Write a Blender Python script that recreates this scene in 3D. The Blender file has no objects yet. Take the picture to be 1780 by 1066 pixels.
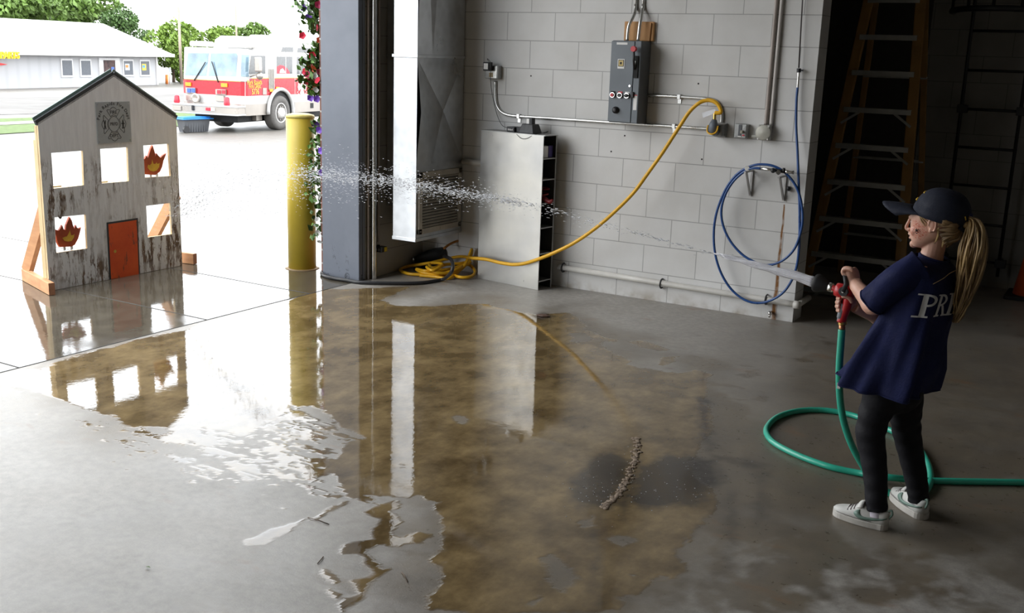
import bpy, bmesh, math, random
import numpy as np
from math import sin, cos, pi, radians, sqrt, atan2
from mathutils import Vector, Matrix, Euler
from mathutils import noise as mnoise
random.seed(7)
SC = bpy.context.scene
COL = SC.collection
# ------------------------------------------------------------------ camera solved from the block courses of the wall
FPX = 1824.27
CAM = np.array([3.2308, -6.9869, 1.7120])
YAW, PITCH, ROLL = -0.53362, 0.23407, 0.03298
FW = np.array([sin(YAW)*cos(PITCH), cos(YAW)*cos(PITCH), -sin(PITCH)])
RT = np.array([cos(YAW), -sin(YAW), 0.0]); UP = np.cross(RT, FW)
R2 = cos(ROLL)*RT + sin(ROLL)*UP; U2 = -sin(ROLL)*RT + cos(ROLL)*UP
def ray(px, py):
    return FW + (px-890)/FPX*R2 - (py-533)/FPX*U2
def on(px, py, axis, val):            # the point seen at a measured spot of the photograph, on a plane of the place
    d = ray(px, py); return Vector(CAM + d*(val-CAM[axis])/d[axis])
def fl(px, py, z=0.0): return on(px, py, 2, z)
def wl(px, py, y=0.0): return on(px, py, 1, y)
def xl(px, py, x): return on(px, py, 0, x)
cam_d = bpy.data.cameras.new('camera'); cam_o = bpy.data.objects.new('camera', cam_d); COL.objects.link(cam_o)
cam_d.sensor_width = 36; cam_d.lens = FPX/1780*36; cam_d.clip_start = .05; cam_d.clip_end = 900
cam_o.matrix_world = Matrix(((R2[0], U2[0], -FW[0], CAM[0]), (R2[1], U2[1], -FW[1], CAM[1]), (R2[2], U2[2], -FW[2], CAM[2]), (0, 0, 0, 1)))
SC.camera = cam_o
# ------------------------------------------------------------------ materials
MATS = {}
def new_mat(name):
    m = bpy.data.materials.new(name); m.use_nodes = True
    nt = m.node_tree; b = nt.nodes['Principled BSDF']
    MATS[name] = m
    return m, nt, b
def srgb(*c):
    return tuple(((v/255)/12.92 if v/255 <= .04045 else ((v/255+.055)/1.055)**2.4) for v in c)
class NT:
    def __init__(s, nt): s.nt = nt; s.co = None
    def n(s, t, **kw):
        nd = s.nt.nodes.new(t)
        for k, v in kw.items(): setattr(nd, k, v)
        return nd
    def link(s, a, b): s.nt.links.new(a, b)
    def obj(s):
        if s.co is None: s.co = s.n('ShaderNodeTexCoord').outputs['Object']
        return s.co
    def math(s, op, a, b=None, clamp=False):
        nd = s.n('ShaderNodeMath', operation=op); nd.use_clamp = clamp
        for i, v in enumerate((a, b)):
            if v is None: continue
            if isinstance(v, (int, float)): nd.inputs[i].default_value = v
            else: s.link(v, nd.inputs[i])
        return nd.outputs[0]
    def noise(s, scale, detail=4, rough=.55, vec=None, stretch=None):
        nd = s.n('ShaderNodeTexNoise'); nd.inputs['Scale'].default_value = scale
        nd.inputs['Detail'].default_value = detail; nd.inputs['Roughness'].default_value = rough
        v = vec or s.obj()
        if stretch:
            mp = s.n('ShaderNodeMapping'); mp.inputs['Scale'].default_value = stretch
            s.link(v, mp.inputs['Vector']); v = mp.outputs[0]
        s.link(v, nd.inputs['Vector']); return nd.outputs[0]
    def ramp(s, fac, stops):
        nd = s.n('ShaderNodeValToRGB'); el = nd.color_ramp.elements
        while len(el) < len(stops): el.new(.5)
        for e, (p, c) in zip(el, stops):
            e.position = p; e.color = (c[0], c[1], c[2], 1) if isinstance(c, tuple) else (c, c, c, 1)
        s.link(fac, nd.inputs[0]); return nd.outputs[0]
    def mix(s, fac, a, b, mode='MIX'):
        nd = s.n('ShaderNodeMix', data_type='RGBA', blend_type=mode)
        for sock, v in ((nd.inputs[0], fac), (nd.inputs[6], a), (nd.inputs[7], b)):
            if isinstance(v, (int, float)): sock.default_value = v
            elif isinstance(v, tuple): sock.default_value = (v[0], v[1], v[2], 1)
            else: s.link(v, sock)
        return nd.outputs[2]
    def bump(s, h, strength, dist=.01):
        nd = s.n('ShaderNodeBump'); nd.inputs['Strength'].default_value = strength
        nd.inputs['Distance'].default_value = dist; s.link(h, nd.inputs['Height']); return nd.outputs[0]
def mat(name, col, rough=.5, metal=0.0, var=.12, scale=14, bump=0.0, bscale=None, spec=.5, stretch=None, coat=0):
    """plain surface with procedural variation of its own colour"""
    if name in MATS: return MATS[name]
    m, nt, b = new_mat(name); N = NT(nt)
    f = N.noise(scale, 5, stretch=stretch)
    lo = tuple(max(0, c*(1-var)) for c in col); hi = tuple(min(1, c*(1+var)) for c in col)
    N.link(N.ramp(f, [(.3, lo), (.7, hi)]), b.inputs['Base Color'])
    b.inputs['Metallic'].default_value = metal
    b.inputs['Specular IOR Level'].default_value = spec
    N.link(N.ramp(N.noise(scale*1.7, 3), [(.3, max(.02, rough*.85)), (.7, min(1, rough*1.15))]), b.inputs['Roughness'])
    if coat: b.inputs['Coat Weight'].default_value = coat; b.inputs['Coat Roughness'].default_value = .08
    if bump: N.link(N.bump(N.noise(bscale or scale*3, 6), bump, .01), b.inputs['Normal'])
    return m
# ------------------------------------------------------------------ things, parts
WORLD_OF = {}
def T(o, label=None, cat=None, group=None, kind=None):
    if label: o['label'] = label
    if cat: o['category'] = cat
    if group: o['group'] = group
    if kind: o['kind'] = kind
    return o
def thing(name, label, cat, loc=(0, 0, 0), rotz=0.0, group=None):
    o = bpy.data.objects.new(name, None); COL.objects.link(o)
    o.empty_display_size = .05
    o.location = loc; o.rotation_euler = (0, 0, rotz)
    WORLD_OF[o.name] = Matrix.Translation(Vector(loc)) @ Matrix.Rotation(rotz, 4, 'Z')
    return T(o, label, cat, group)
def frame(d, hint=(0, 0, 1)):
    d = Vector(d).normalized(); h = Vector(hint)
    if abs(d.dot(h)) > .98: h = Vector((1, 0, 0)) if abs(d.x) < .9 else Vector((0, 1, 0))
    a = d.cross(h).normalized(); return a, d.cross(a).normalized()
class MB:
    """collects shapes; build() links them as ONE mesh object"""
    def __init__(s): s.v = []; s.f = []; s.mi = []; s.sm = []; s.cur = 0
    def add(s, vs, fs, smooth=False):
        o = len(s.v); s.v += [tuple(v) for v in vs]
        for f in fs: s.f.append([i+o for i in f]); s.mi.append(s.cur); s.sm.append(smooth)
        return s
    def box(s, lo, hi, M=None):
        x0, y0, z0 = lo; x1, y1, z1 = hi
        vs = [Vector(p) for p in ((x0,y0,z0),(x1,y0,z0),(x1,y1,z0),(x0,y1,z0),(x0,y0,z1),(x1,y0,z1),(x1,y1,z1),(x0,y1,z1))]
        if M is not None: vs = [M @ v for v in vs]
        return s.add(vs, [(0,3,2,1),(4,5,6,7),(0,1,5,4),(1,2,6,5),(2,3,7,6),(3,0,4,7)])
    def hexa(s, p8):
        return s.add(p8, [(0,3,2,1),(4,5,6,7),(0,1,5,4),(1,2,6,5),(2,3,7,6),(3,0,4,7)])
    def bar(s, p, q, w, h, hint=(0, 0, 1)):
        p, q = Vector(p), Vector(q); a, b = frame(q-p, hint)
        a = a*w/2; b = b*h/2
        return s.hexa([p-a-b, p+a-b, p+a+b, p-a+b, q-a-b, q+a-b, q+a+b, q-a+b])
    def tube(s, path, r, n=10, cap=True, closed=False, sq=1.0):
        P = [Vector(p) for p in path]; m = len(P)
        R = r if isinstance(r, (list, tuple)) else [r]*m
        d0 = P[1]-P[0]; a, b = frame(d0); vs = []; fs = []
        prev = d0.normalized()
        for i in range(m):
            if closed: d = P[(i+1) % m]-P[i-1]
            else: d = P[min(i+1, m-1)]-P[max(i-1, 0)]
            if d.length < 1e-9: d = prev.copy()
            d.normalize()
            ax = prev.cross(d)
            if ax.length > 1e-7:
                q = Matrix.Rotation(prev.angle(d), 3, ax.normalized()); a = q @ a; b = q @ b
            prev = d
            for k in range(n):
                t = 2*pi*k/n; vs.append(P[i]+(a*cos(t)+b*sin(t)*sq)*R[i])
        for i in range(m if closed else m-1):
            j = (i+1) % m
            for k in range(n):
                l = (k+1) % n; fs.append((i*n+k, i*n+l, j*n+l, j*n+k))
        if cap and not closed:
            fs.append(tuple(range(n))[::-1]); fs.append(tuple((m-1)*n+k for k in range(n)))
        return s.add(vs, fs, True)
    def cyl(s, p, q, r, n=20, r2=None):
        p, q = Vector(p), Vector(q); a, b = frame(q-p); r2 = r if r2 is None else r2
        vs = [p+(a*cos(2*pi*k/n)+b*sin(2*pi*k/n))*r for k in range(n)]+[q+(a*cos(2*pi*k/n)+b*sin(2*pi*k/n))*r2 for k in range(n)]
        o = len(s.v); s.add(vs, [(k, (k+1) % n, n+(k+1) % n, n+k) for k in range(n)], True)
        s.add(vs, [tuple(range(n))[::-1], tuple(range(n, 2*n))]); return s
    def lathe(s, prof, M=None, n=24):
        """prof [(r, z)]"""
        M = M or Matrix(); vs = []; fs = []
        for r, z in prof:
            for k in range(n): vs.append(M @ Vector((r*cos(2*pi*k/n), r*sin(2*pi*k/n), z)))
        for i in range(len(prof)-1):
            for k in range(n):
                l = (k+1) % n; fs.append((i*n+k, i*n+l, (i+1)*n+l, (i+1)*n+k))
        fs.append(tuple(range(n))[::-1]); fs.append(tuple((len(prof)-1)*n+k for k in range(n)))
        return s.add(vs, fs, True)
    def prism(s, poly, M, depth):
        """poly in local xy, extruded along local z by depth"""
        n = len(poly)
        vs = [M @ Vector((x, y, 0)) for x, y in poly]+[M @ Vector((x, y, depth)) for x, y in poly]
        return s.add(vs, [tuple(range(n))[::-1], tuple(range(n, 2*n))]+[(k, (k+1) % n, n+(k+1) % n, n+k) for k in range(n)])
    def loft(s, rings, cap=True, smooth=True):
        n = len(rings[0]); vs = [p for r in rings for p in r]; fs = []
        for i in range(len(rings)-1):
            for k in range(n):
                l = (k+1) % n; fs.append((i*n+k, i*n+l, (i+1)*n+l, (i+1)*n+k))
        if cap: fs.append(tuple(range(n))[::-1]); fs.append(tuple((len(rings)-1)*n+k for k in range(n)))
        return s.add(vs, fs, smooth)
    def ball(s, c, r, n=12, m=8, sc=(1, 1, 1), M=None):
        c = Vector(c); M3 = M or Matrix.Identity(3); prof = []
        rings = []
        for i in range(m+1):
            t = -pi/2+pi*i/m; rr = max(cos(t), 1e-3)
            rings.append([c+M3 @ Vector((rr*cos(2*pi*k/n)*r*sc[0], rr*sin(2*pi*k/n)*r*sc[1], sin(t)*r*sc[2])) for k in range(n)])
        return s.loft(rings)
    def build(s, name, mats, parent=None, bevel=0, segs=2, smooth=None, mods=None):
        me = bpy.data.meshes.new(name)
        vs = s.v
        if parent is not None:
            root = parent
            while root.parent: root = root.parent
            inv = WORLD_OF[root.name].inverted() if root.name in WORLD_OF else Matrix()
            vs = [tuple(inv @ Vector(v)) for v in vs]
        me.from_pydata(vs, [], s.f)
        if not isinstance(mats, (list, tuple)): mats = [mats]
        for m in mats: me.materials.append(m)
        me.polygons.foreach_set('material_index', s.mi)
        me.polygons.foreach_set('use_smooth', s.sm if smooth is None else [smooth]*len(s.f))
        bm = bmesh.new(); bm.from_mesh(me); bmesh.ops.recalc_face_normals(bm, faces=bm.faces); bm.to_mesh(me); bm.free()
        o = bpy.data.objects.new(name, me); COL.objects.link(o)
        if parent is not None: o.parent = parent
        if bevel:
            md = o.modifiers.new('bevel', 'BEVEL'); md.width = bevel; md.segments = segs; md.limit_method = 'ANGLE'; md.angle_limit = radians(40)
            md.harden_normals = False
        return o
def struct(o): o['kind'] = 'structure'; return o
def spline(pts, n=8, closed=False):
    """Catmull-Rom through the points"""
    P = [Vector(p) for p in pts]; m = len(P); out = []
    for i in range(m if closed else m-1):
        if closed: p0, p1, p2, p3 = P[i-1], P[i], P[(i+1) % m], P[(i+2) % m]
        else: p0, p1, p2, p3 = P[max(i-1, 0)], P[i], P[i+1], P[min(i+2, m-1)]
        for k in range(n):
            t = k/n
            out.append(.5*((2*p1)+(p2-p0)*t+(2*p0-5*p1+4*p2-p3)*t*t+(3*p1-p0-3*p2+p3)*t**3))
    if not closed: out.append(P[-1])
    return out
def text_mesh(txt, size, depth=.0, bold=0.0, sx=1.0):
    """verts/faces of lettering centred on its box, in local xy"""
    cu = bpy.data.curves.new('letters', 'FONT'); cu.body = txt; cu.size = size; cu.extrude = depth; cu.offset = bold
    cu.align_x = 'CENTER'; cu.align_y = 'CENTER'; cu.resolution_u = 4
    ob = bpy.data.objects.new('letters', cu); COL.objects.link(ob)
    dg = bpy.context.evaluated_depsgraph_get(); me = ob.evaluated_get(dg).to_mesh()
    vs = [Vector((v.co.x*sx, v.co.y, v.co.z)) for v in me.vertices]; fs = [tuple(p.vertices) for p in me.polygons]
    ob.evaluated_get(dg).to_mesh_clear(); bpy.data.objects.remove(ob); bpy.data.curves.remove(cu)
    return vs, fs
def put_text(mb, txt, size, M, depth=.001, bold=0.0, sx=1.0):
    vs, fs = text_mesh(txt, size, depth, bold, sx); mb.add([M @ v for v in vs], fs)
def plane_M(o, x, y):
    """matrix whose local x,y run along the given world directions"""
    x = Vector(x).normalized(); y = Vector(y); y = (y-x*y.dot(x)).normalized(); z = x.cross(y)
    return Matrix(((x.x, y.x, z.x, o[0]), (x.y, y.y, z.y, o[1]), (x.z, y.z, z.z, o[2]), (0, 0, 0, 1)))
# ------------------------------------------------------------------ numpy value noise
_rs = np.random.RandomState(3); _tab = _rs.rand(256, 256)
def vnoise(x, y):
    xi = np.floor(x).astype(int); yi = np.floor(y).astype(int); fx = x-xi; fy = y-yi
    fx = fx*fx*(3-2*fx); fy = fy*fy*(3-2*fy)
    g = lambda a, b: _tab[a % 256, b % 256]
    return (g(xi, yi)*(1-fx)+g(xi+1, yi)*fx)*(1-fy)+(g(xi, yi+1)*(1-fx)+g(xi+1, yi+1)*fx)*fy
def fbm(x, y, sc, oct=4):
    s = 0; a = .5; t = 0
    for i in range(oct):
        s = s+a*vnoise(x*sc+i*17.3, y*sc+i*9.1); t += a; a *= .55; sc *= 2.1
    return s/t-.5
def poly_sd(X, Y, poly):
    """signed distance to polygon, + inside"""
    d = np.full(X.shape, 1e9); ins = np.zeros(X.shape, bool); n = len(poly)
    for i in range(n):
        ax, ay = poly[i][:2]; bx, by = poly[(i+1) % n][:2]
        ex, ey = bx-ax, by-ay; t = np.clip(((X-ax)*ex+(Y-ay)*ey)/(ex*ex+ey*ey+1e-12), 0, 1)
        d = np.minimum(d, np.hypot(X-ax-t*ex, Y-ay-t*ey))
        c = ((ay > Y) != (by > Y)) & (X < (bx-ax)*(Y-ay)/(by-ay+1e-15)+ax); ins ^= c
    return np.where(ins, d, -d)
def fpoly(pts): return [tuple(fl(*p))[:2] for p in pts]
def grid_obj(name, xs, ys, zfun, attrs, m):
    X, Y = np.meshgrid(xs, ys, indexing='ij'); nx, ny = X.shape
    Z = zfun(X, Y) if zfun else np.zeros_like(X)
    me = bpy.data.meshes.new(name); nv = nx*ny
    me.vertices.add(nv); me.vertices.foreach_set('co', np.stack([X, Y, Z], -1).reshape(-1).astype(np.float32))
    i = np.arange(nx-1)[:, None]*ny+np.arange(ny-1)[None, :]
    q = np.stack([i, i+ny, i+ny+1, i+1], -1).reshape(-1); nf = len(q)//4
    me.loops.add(len(q)); me.loops.foreach_set('vertex_index', q.astype(np.int32))
    me.polygons.add(nf); me.polygons.foreach_set('loop_start', np.arange(0, len(q), 4, dtype=np.int32))
    me.polygons.foreach_set('loop_total', np.full(nf, 4, np.int32)); me.update(calc_edges=True); me.validate()
    for k, fn in attrs.items():
        a = me.attributes.new(k, 'FLOAT', 'POINT'); a.data.foreach_set('value', fn(X, Y).reshape(-1).astype(np.float32))
    me.materials.append(m)
    o = bpy.data.objects.new(name, me); COL.objects.link(o); return o
# ================================================================== THE SETTING
XD = -1.775          # inner face of the doorway wall
XW = 1.335           # free end of the block wall
def block_material(name, base, dark, joint=.35, rust=False):
    m, nt, b = new_mat(name); N = NT(nt)
    sx = N.n('ShaderNodeSeparateXYZ'); N.link(N.obj(), sx.inputs[0])
    cx = N.n('ShaderNodeCombineXYZ'); N.link(N.math('ADD', sx.outputs[0], .2032+81.28), cx.inputs[0]); N.link(N.math('ADD', sx.outputs[2], 40.64), cx.inputs[1])
    N.link(N.math('MULTIPLY', sx.outputs[1], 1.0), cx.inputs[2])
    br = N.n('ShaderNodeTexBrick'); br.offset = .5; br.offset_frequency = 2
    br.inputs['Scale'].default_value = 1; br.inputs['Brick Width'].default_value = .4064; br.inputs['Row Height'].default_value = .2032
    br.inputs['Mortar Size'].default_value = .0035; br.inputs['Mortar Smooth'].default_value = .35; br.inputs['Bias'].default_value = 0
    br.inputs['Color1'].default_value = (.93, .93, .93, 1); br.inputs['Color2'].default_value = (1, 1, 1, 1)
    N.link(cx.outputs[0], br.inputs['Vector'])
    c = N.ramp(N.noise(2.2, 5), [(.32, dark), (.62, base)])
    c = N.mix(.55, c, br.outputs['Color'], 'MULTIPLY')
    jv = N.ramp(N.noise(3.1, 2), [(.35, .10), (.8, .55)])            # some joints are filled with paint, others open
    jf = N.math('MULTIPLY', br.outputs['Fac'], jv)
    c = N.mix(jf, c, tuple(v*.85 for v in base))
    # grime low down
    low = N.math('MULTIPLY', N.ramp(sx.outputs[2], [(0.0, 1.0), (.10, 0.0)]), N.ramp(N.noise(6, 4), [(.42, 0.0), (.65, .7)]))
    c = N.mix(low, c, (.25, .19, .12))
    if rust:
        cen = N.math('ADD', N.math('MULTIPLY', N.noise(4, 2), .03), 1.189)
        d = N.math('ABSOLUTE', N.math('SUBTRACT', sx.outputs[0], cen))
        w = N.math('ADD', N.math('MULTIPLY', N.math('SUBTRACT', 1.0, sx.outputs[2]), .016), .004)
        k = N.math('MULTIPLY', N.math('SUBTRACT', 1.0, N.math('DIVIDE', d, w), True), 1.8, True)
        zz = N.math('LESS_THAN', sx.outputs[2], .80)
        k = N.math('MULTIPLY', N.math('MULTIPLY', k, zz), N.ramp(N.noise(14, 3), [(.25, .35), (.55, 1.0)]))
        c = N.mix(k, c, (.22, .095, .025))
    N.link(c, b.inputs['Base Color'])
    b.inputs['Roughness'].default_value = .55; b.inputs['Specular IOR Level'].default_value = .35
    h = N.math('SUBTRACT', N.math('MULTIPLY', N.noise(60, 4), .18), N.math('MULTIPLY', jf, joint))
    N.link(N.bump(h, .6, .006), b.inputs['Normal'])
    return m
M_BLOCK = block_material('painted_block', (.72, .715, .705), (.63, .62, .60), rust=True)
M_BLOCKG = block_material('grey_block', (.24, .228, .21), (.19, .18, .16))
M_ROOM = mat('room_paint', (.58, .56, .52), .7, scale=3)
M_CEIL = mat('ceiling_deck', (.42, .41, .39), .8, scale=2)
# ---- inside floor
wet_main = fpoly([(520,514),(560,501),(600,503),(640,502),(680,499),(706,499),(690,511),(655,522),(690,531),(750,533),(800,529),(850,529),(890,540),(935,546),(985,545),(1008,556),(1018,574),(1050,585),(1075,590),(1062,606),(1085,614),(1105,620),(1085,634),(1130,642),(1180,645),(1215,640),(1240,650),(1225,690),(1232,745),(1200,800),(1235,850),(1230,905),(1200,950),(1180,990),(1140,1010),(1120,1030),(1085,1066),(740,1066),(760,1010),(775,985),(772,930),(755,890),(715,868),(700,840),(690,800),(640,770),(600,740),(565,715),(545,706),(500,706),(470,735),(420,760),(360,745),(320,770),(280,745),(225,745),(190,725),(95,690),(20,672),(0,668),(0,655),(200,602),(400,551)])
wet_more = [fpoly(q) for q in (
 [(690,1066),(640,1066),(590,1066),(594,1046),(612,1044),(628,1040),(624,1022),(612,1008),(640,1000),(632,974),(622,962),(598,962),(603,946),(618,938),(646,936),(650,920),(660,905),(640,895),(628,888),(650,880),(690,870),(700,900),(690,930),(700,938),(740,925),(755,930),(735,945),(690,950),(652,958),(655,968),(700,972),(706,962),(714,962),(696,974),(658,974),(656,992),(680,990),(668,1000),(645,1014),(640,1026),(632,1044),(600,1066)],
 [(600,770),(660,760),(690,800),(716,850),(712,868),(660,862),(610,860),(575,820),(590,790)],
 [(745,972),(764,955),(790,962),(758,990),(738,974)],
 [(428,940),(470,922),(520,905),(535,900),(505,925),(462,948),(430,948)],
 [(540,905),(590,870),(612,866),(585,884),(552,906)],
 [(555,985),(590,1010),(586,1012),(556,998)], [(575,1020),(590,1035),(586,1046),(578,1046)],
 [(1088,594),(1112,592),(1165,607),(1150,609),(1110,604)], [(1150,622),(1180,620),(1172,632),(1152,638),(1140,634)],
 [(1178,655),(1210,650),(1225,690),(1235,740),(1222,745),(1205,700)])]
dry_isl = [fpoly(q) for q in (
 [(640,955),(660,945),(690,952),(740,950),(768,932),(771,950),(742,975),(765,1000),(760,1020),(728,1045),(690,1062),(655,1066),(625,1066),(642,1040),(650,1010),(668,1000),(690,990),(655,975)],
 [(692,870),(735,862),(757,875),(755,885),(768,915),(764,930),(740,922),(735,905),(700,908),(690,888)],
 [(940,968),(965,963),(977,980),(1003,990),(1002,1006),(985,1020),(975,1036),(958,1022),(947,1008),(952,990)],
 [(1075,1038),(1105,1035),(1125,1022),(1145,1003),(1165,1008),(1150,1016),(1165,1033),(1190,1040),(1172,1058),(1180,1066),(1075,1066)],
 [(1172,955),(1182,942),(1200,938),(1194,950),(1205,966),(1190,976),(1174,968)],
 [(1052,935),(1075,928),(1108,936),(1085,952)], [(1000,905),(1030,900),(1040,915),(1010,918)],
 [(1085,996),(1104,1000),(1098,1006)], [(914,1046),(932,1038),(940,1045),(922,1056)],
 [(784,729),(792,722),(808,722),(818,729),(810,736),(792,737)],
 [(1235,985),(1270,990),(1240,1010),(1215,1030),(1200,1045),(1185,1030),(1210,1005)],
 [(990,580),(1010,578),(1035,588),(1020,595),(995,594)], [(1042,590),(1090,600),(1150,618),(1145,634),(1100,628),(1060,612)])]
stain_polys = [(fpoly([(1010,800),(1060,785),(1095,800),(1085,850),(1060,885),(1000,880),(985,850)]), .8), (fpoly([(1110,815),(1160,790),(1240,800),(1260,840),(1200,880),(1130,888),(1090,874)]), .92),
 (fpoly([(1070,880),(1095,830),(1112,800),(1108,850),(1085,905)]), .8), (fpoly([(1030,930),(1042,925),(1040,1000),(1036,1066),(1028,1066)]), .8),
 (fpoly([(1215,690),(1230,690),(1228,740),(1245,780),(1235,785),(1218,740)]), .9), (fpoly([(1265,860),(1280,860),(1275,960),(1265,985),(1262,920)]), .6),
 (fpoly([(1320,820),(1340,815),(1322,900),(1310,910)]), .6), (fpoly([(930,546),(945,543),(962,550),(950,557),(932,556)]), 1.0), (fpoly([(1240,790),(1330,808),(1325,816),(1245,800)]), .7)]
def f_wet(X, Y):
    W = np.zeros_like(X)
    nz = fbm(X, Y, 5, 5)*.16+fbm(X+9, Y*1.0, 22, 4)*.05
    near = (X > -1.78) & (X < 3.6) & (Y > -6.3) & (Y < .1)
    x = X[near]; y = Y[near]; n = nz[near]
    wx = x+fbm(x+3.3, y, 8, 5)*.075; wy = y+fbm(x, y+8.7, 8, 5)*.075
    sd = poly_sd(wx, wy, wet_main)+n*.55
    for q in wet_more: sd = np.maximum(sd, poly_sd(wx, wy, q)+n*.12)
    pn = fbm(x*.75+2, y*1.6, 9, 5)+.6*fbm(x*.8, y*1.9+3, 30, 3)
    sd = np.maximum(sd, np.minimum(poly_sd(x, y, patch_poly)*.6+.05, .10)+pn*.42-.10)
    wx2 = x+fbm(x+3.3, y, 16, 5)*.07; wy2 = y+fbm(x, y+8.7, 16, 5)*.07
    for q in dry_isl: sd = np.minimum(sd, -poly_sd(wx2, wy2, q)-n*.10)
    # shallow film tears into spots toward the dry front corner
    W[near] = np.clip(sd/.012+.5, 0, 1)
    return W
damp_poly = fpoly([(1180,640),(1300,700),(1420,780),(1520,840),(1660,900),(1740,960),(1640,990),(1480,960),(1330,975),(1240,1010),(1100,1066),(1040,1000),(1150,800)])
def f_damp_shade(X, Y):
    # dampness around puddle and girl, plus low light painted on the far floor
    D = np.full(X.shape, 0.0)
    sd = poly_sd(X, Y, wet_main)+fbm(X, Y, 3, 5)*.9
    D = np.clip(sd/.5+.75, 0, 1)
    g = np.exp(-(((X-2.5)/1.2)**2+((Y+2.4)/1.0)**2))
    D = np.maximum(D, np.clip(g*1.3+fbm(X+5, Y, 5, 5)*1.1, 0, 1))
    D = np.maximum(D, np.clip((poly_sd(X, Y, damp_poly)+fbm(X, Y, 6, 5)*.35)/.10+.5, 0, 1))
    D = np.maximum(D, np.clip((fbm(X*.8+1, Y*1.5, 6, 4)-.15)*12, 0, 1)*np.clip((X-.6)*2, 0, 1))
    far = np.clip((X-.5)*.6, 0, .9)*np.clip((Y+3.2)*1.5, 0, 1)*np.clip(1.2-np.abs(Y+1.2)*.25, .5, 1)  # painted shade: the floor behind the girl lies in low light
    D = np.maximum(D, far+fbm(X, Y, 4, 4)*.25)
    fr = np.clip((-3.05-Y)*2.5, 0, 1)*np.clip((X-1.9)*2, 0, 1)
    D = D*(1-fr)+fr*np.clip((fbm(X*1.3, Y, 4.5, 5)+.5*fbm(X+3, Y*1.2, 9, 3)+.04)*6+.4, 0, 1)
    dry = np.clip((-.2-X)*2, 0, 1)*np.clip((-1.2-Y), 0, 1)
    return np.clip(D, 0, 1)
thin_poly = fpoly([(1070,655),(1120,640),(1250,640),(1520,850),(1340,1066),(1075,1066),(1010,960),(1000,860),(1045,770)])
def f_thin(X, Y): return np.clip((poly_sd(X, Y, thin_poly)+fbm(X, Y, 4, 4)*.3)/.22+.5, 0, 1)
patch_poly = fpoly([(150,690),(330,735),(430,740),(520,705),(640,765),(700,830),(690,870),(600,880),(520,850),(400,820),(250,790)])
def f_stain(X, Y):
    S = np.zeros_like(X)
    for q, a in stain_polys:
        sd = poly_sd(X+fbm(X, Y, 12, 3)*.06, Y+fbm(X+4, Y, 12, 3)*.06, q)
        S = np.maximum(S, a*np.clip((sd+fbm(X, Y, 30, 4)*.06)/.07+.4, 0, 1))
    return S
def floor_material(name, dry0, dry1, wet0, wet1, outside=False):
    m, nt, b = new_mat(name); N = NT(nt)
    at = lambda k: (lambda nd: nd.outputs['Fac'])(N.n('ShaderNodeAttribute', attribute_name=k))
    w = at('wet'); dmp = at('damp'); st = at('stain')  # inside, damp also carries the shade painted on the far floor
    fine = N.noise(26, 6, .65); mid = N.noise(3.5, 6, .6); spk = N.noise(160, 3)
    dry = N.mix(N.ramp(mid, [(.3, 0.0), (.72, 1.0)]), dry0, dry1)
    dry = N.mix(.65, dry, N.ramp(fine, [(.34, .62), (.64, 1.0)]), 'MULTIPLY'); dry = N.mix(.5, dry, N.ramp(N.noise(1.3, 6, .7), [(.38, .70), (.6, 1.0)]), 'MULTIPLY')
    dry = N.mix(.25, dry, N.ramp(spk, [(.35, .6), (.6, 1.0)]), 'MULTIPLY')
    wetc = N.mix(N.ramp(N.noise(4.5, 6, .62, stretch=(1, .8, 1)), [(.38, 0.0), (.62, 1.0)]), wet0, wet1)
    wetc = N.mix(.55, wetc, N.ramp(N.noise(11, 7, .7, stretch=(1, .6, 1)), [(.36, .45), (.62, 1.0)]), 'MULTIPLY')
    dampc = N.mix(.80, dry, N.mix(.35, (.098, .083, .065), wetc))
    c = N.mix(dmp, dry, dampc)
    c = N.mix(w, c, wetc)
    c = N.mix(st, c, (.035, .03, .026))
    # orange rust streaks
    ru = N.math('MULTIPLY', N.ramp(N.noise(2.2, 5, .6, stretch=(1, 2.2, 1)), [(.62, 0.0), (.74, .5)]), N.math('SUBTRACT', 1.0, w))
    c = N.mix(ru, c, (.26, .14, .07))
    N.link(c, b.inputs['Base Color'])
    rd = N.mix(dmp, N.ramp(mid, [(.3, .40), (.7, .56)]), N.ramp(fine, [(.35, .26), (.65, .42)]))
    wr = N.math('ADD', N.math('MULTIPLY', at('thin'), .10), .03); N.link(N.mix(w, rd, wr), b.inputs['Roughness'])
    b.inputs['Specular IOR Level'].default_value = .5
    h = N.math('ADD', N.math('MULTIPLY', N.math('SUBTRACT', 1.0, w), N.math('ADD', N.math('MULTIPLY', fine, .5), N.math('MULTIPLY', spk, .25))), N.math('MULTIPLY', w, .9))
    h = N.math('ADD', h, N.math('MULTIPLY', N.math('MULTIPLY', w, N.math('ADD', N.noise(9, 2), N.math('MULTIPLY', N.noise(45, 3), .35))), .25 if not outside else .5))
    N.link(N.bump(h, .35, .004), b.inputs['Normal'])
    return m
M_FLOOR = floor_material('concrete_inside', (.37, .345, .31), (.50, .475, .44), (.130, .088, .040), (.280, .200, .098))
xs = np.concatenate([np.concatenate([[XD-.003], np.arange(XD+.01, 3.55, .0125)]), np.linspace(3.6, 9, 12)])
ys = np.concatenate([np.linspace(-14, -5.7, 12), np.arange(-5.6, -.0, .0125), np.linspace(.03, 2.25, 30)])
floor_o = struct(grid_obj('floor', xs, ys, None, {'wet': f_wet, 'damp': f_damp_shade, 'stain': f_stain, 'thin': f_thin}, M_FLOOR))
# joint at the doorway and its filler
M_DARK = mat('black_gap', (.02, .02, .02), .9)
mb = MB(); mb.box((XD-.004, -6.2, -.03), (XD+.004, -.84, .0016)); struct(mb.build('trim_threshold', M_DARK))
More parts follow.
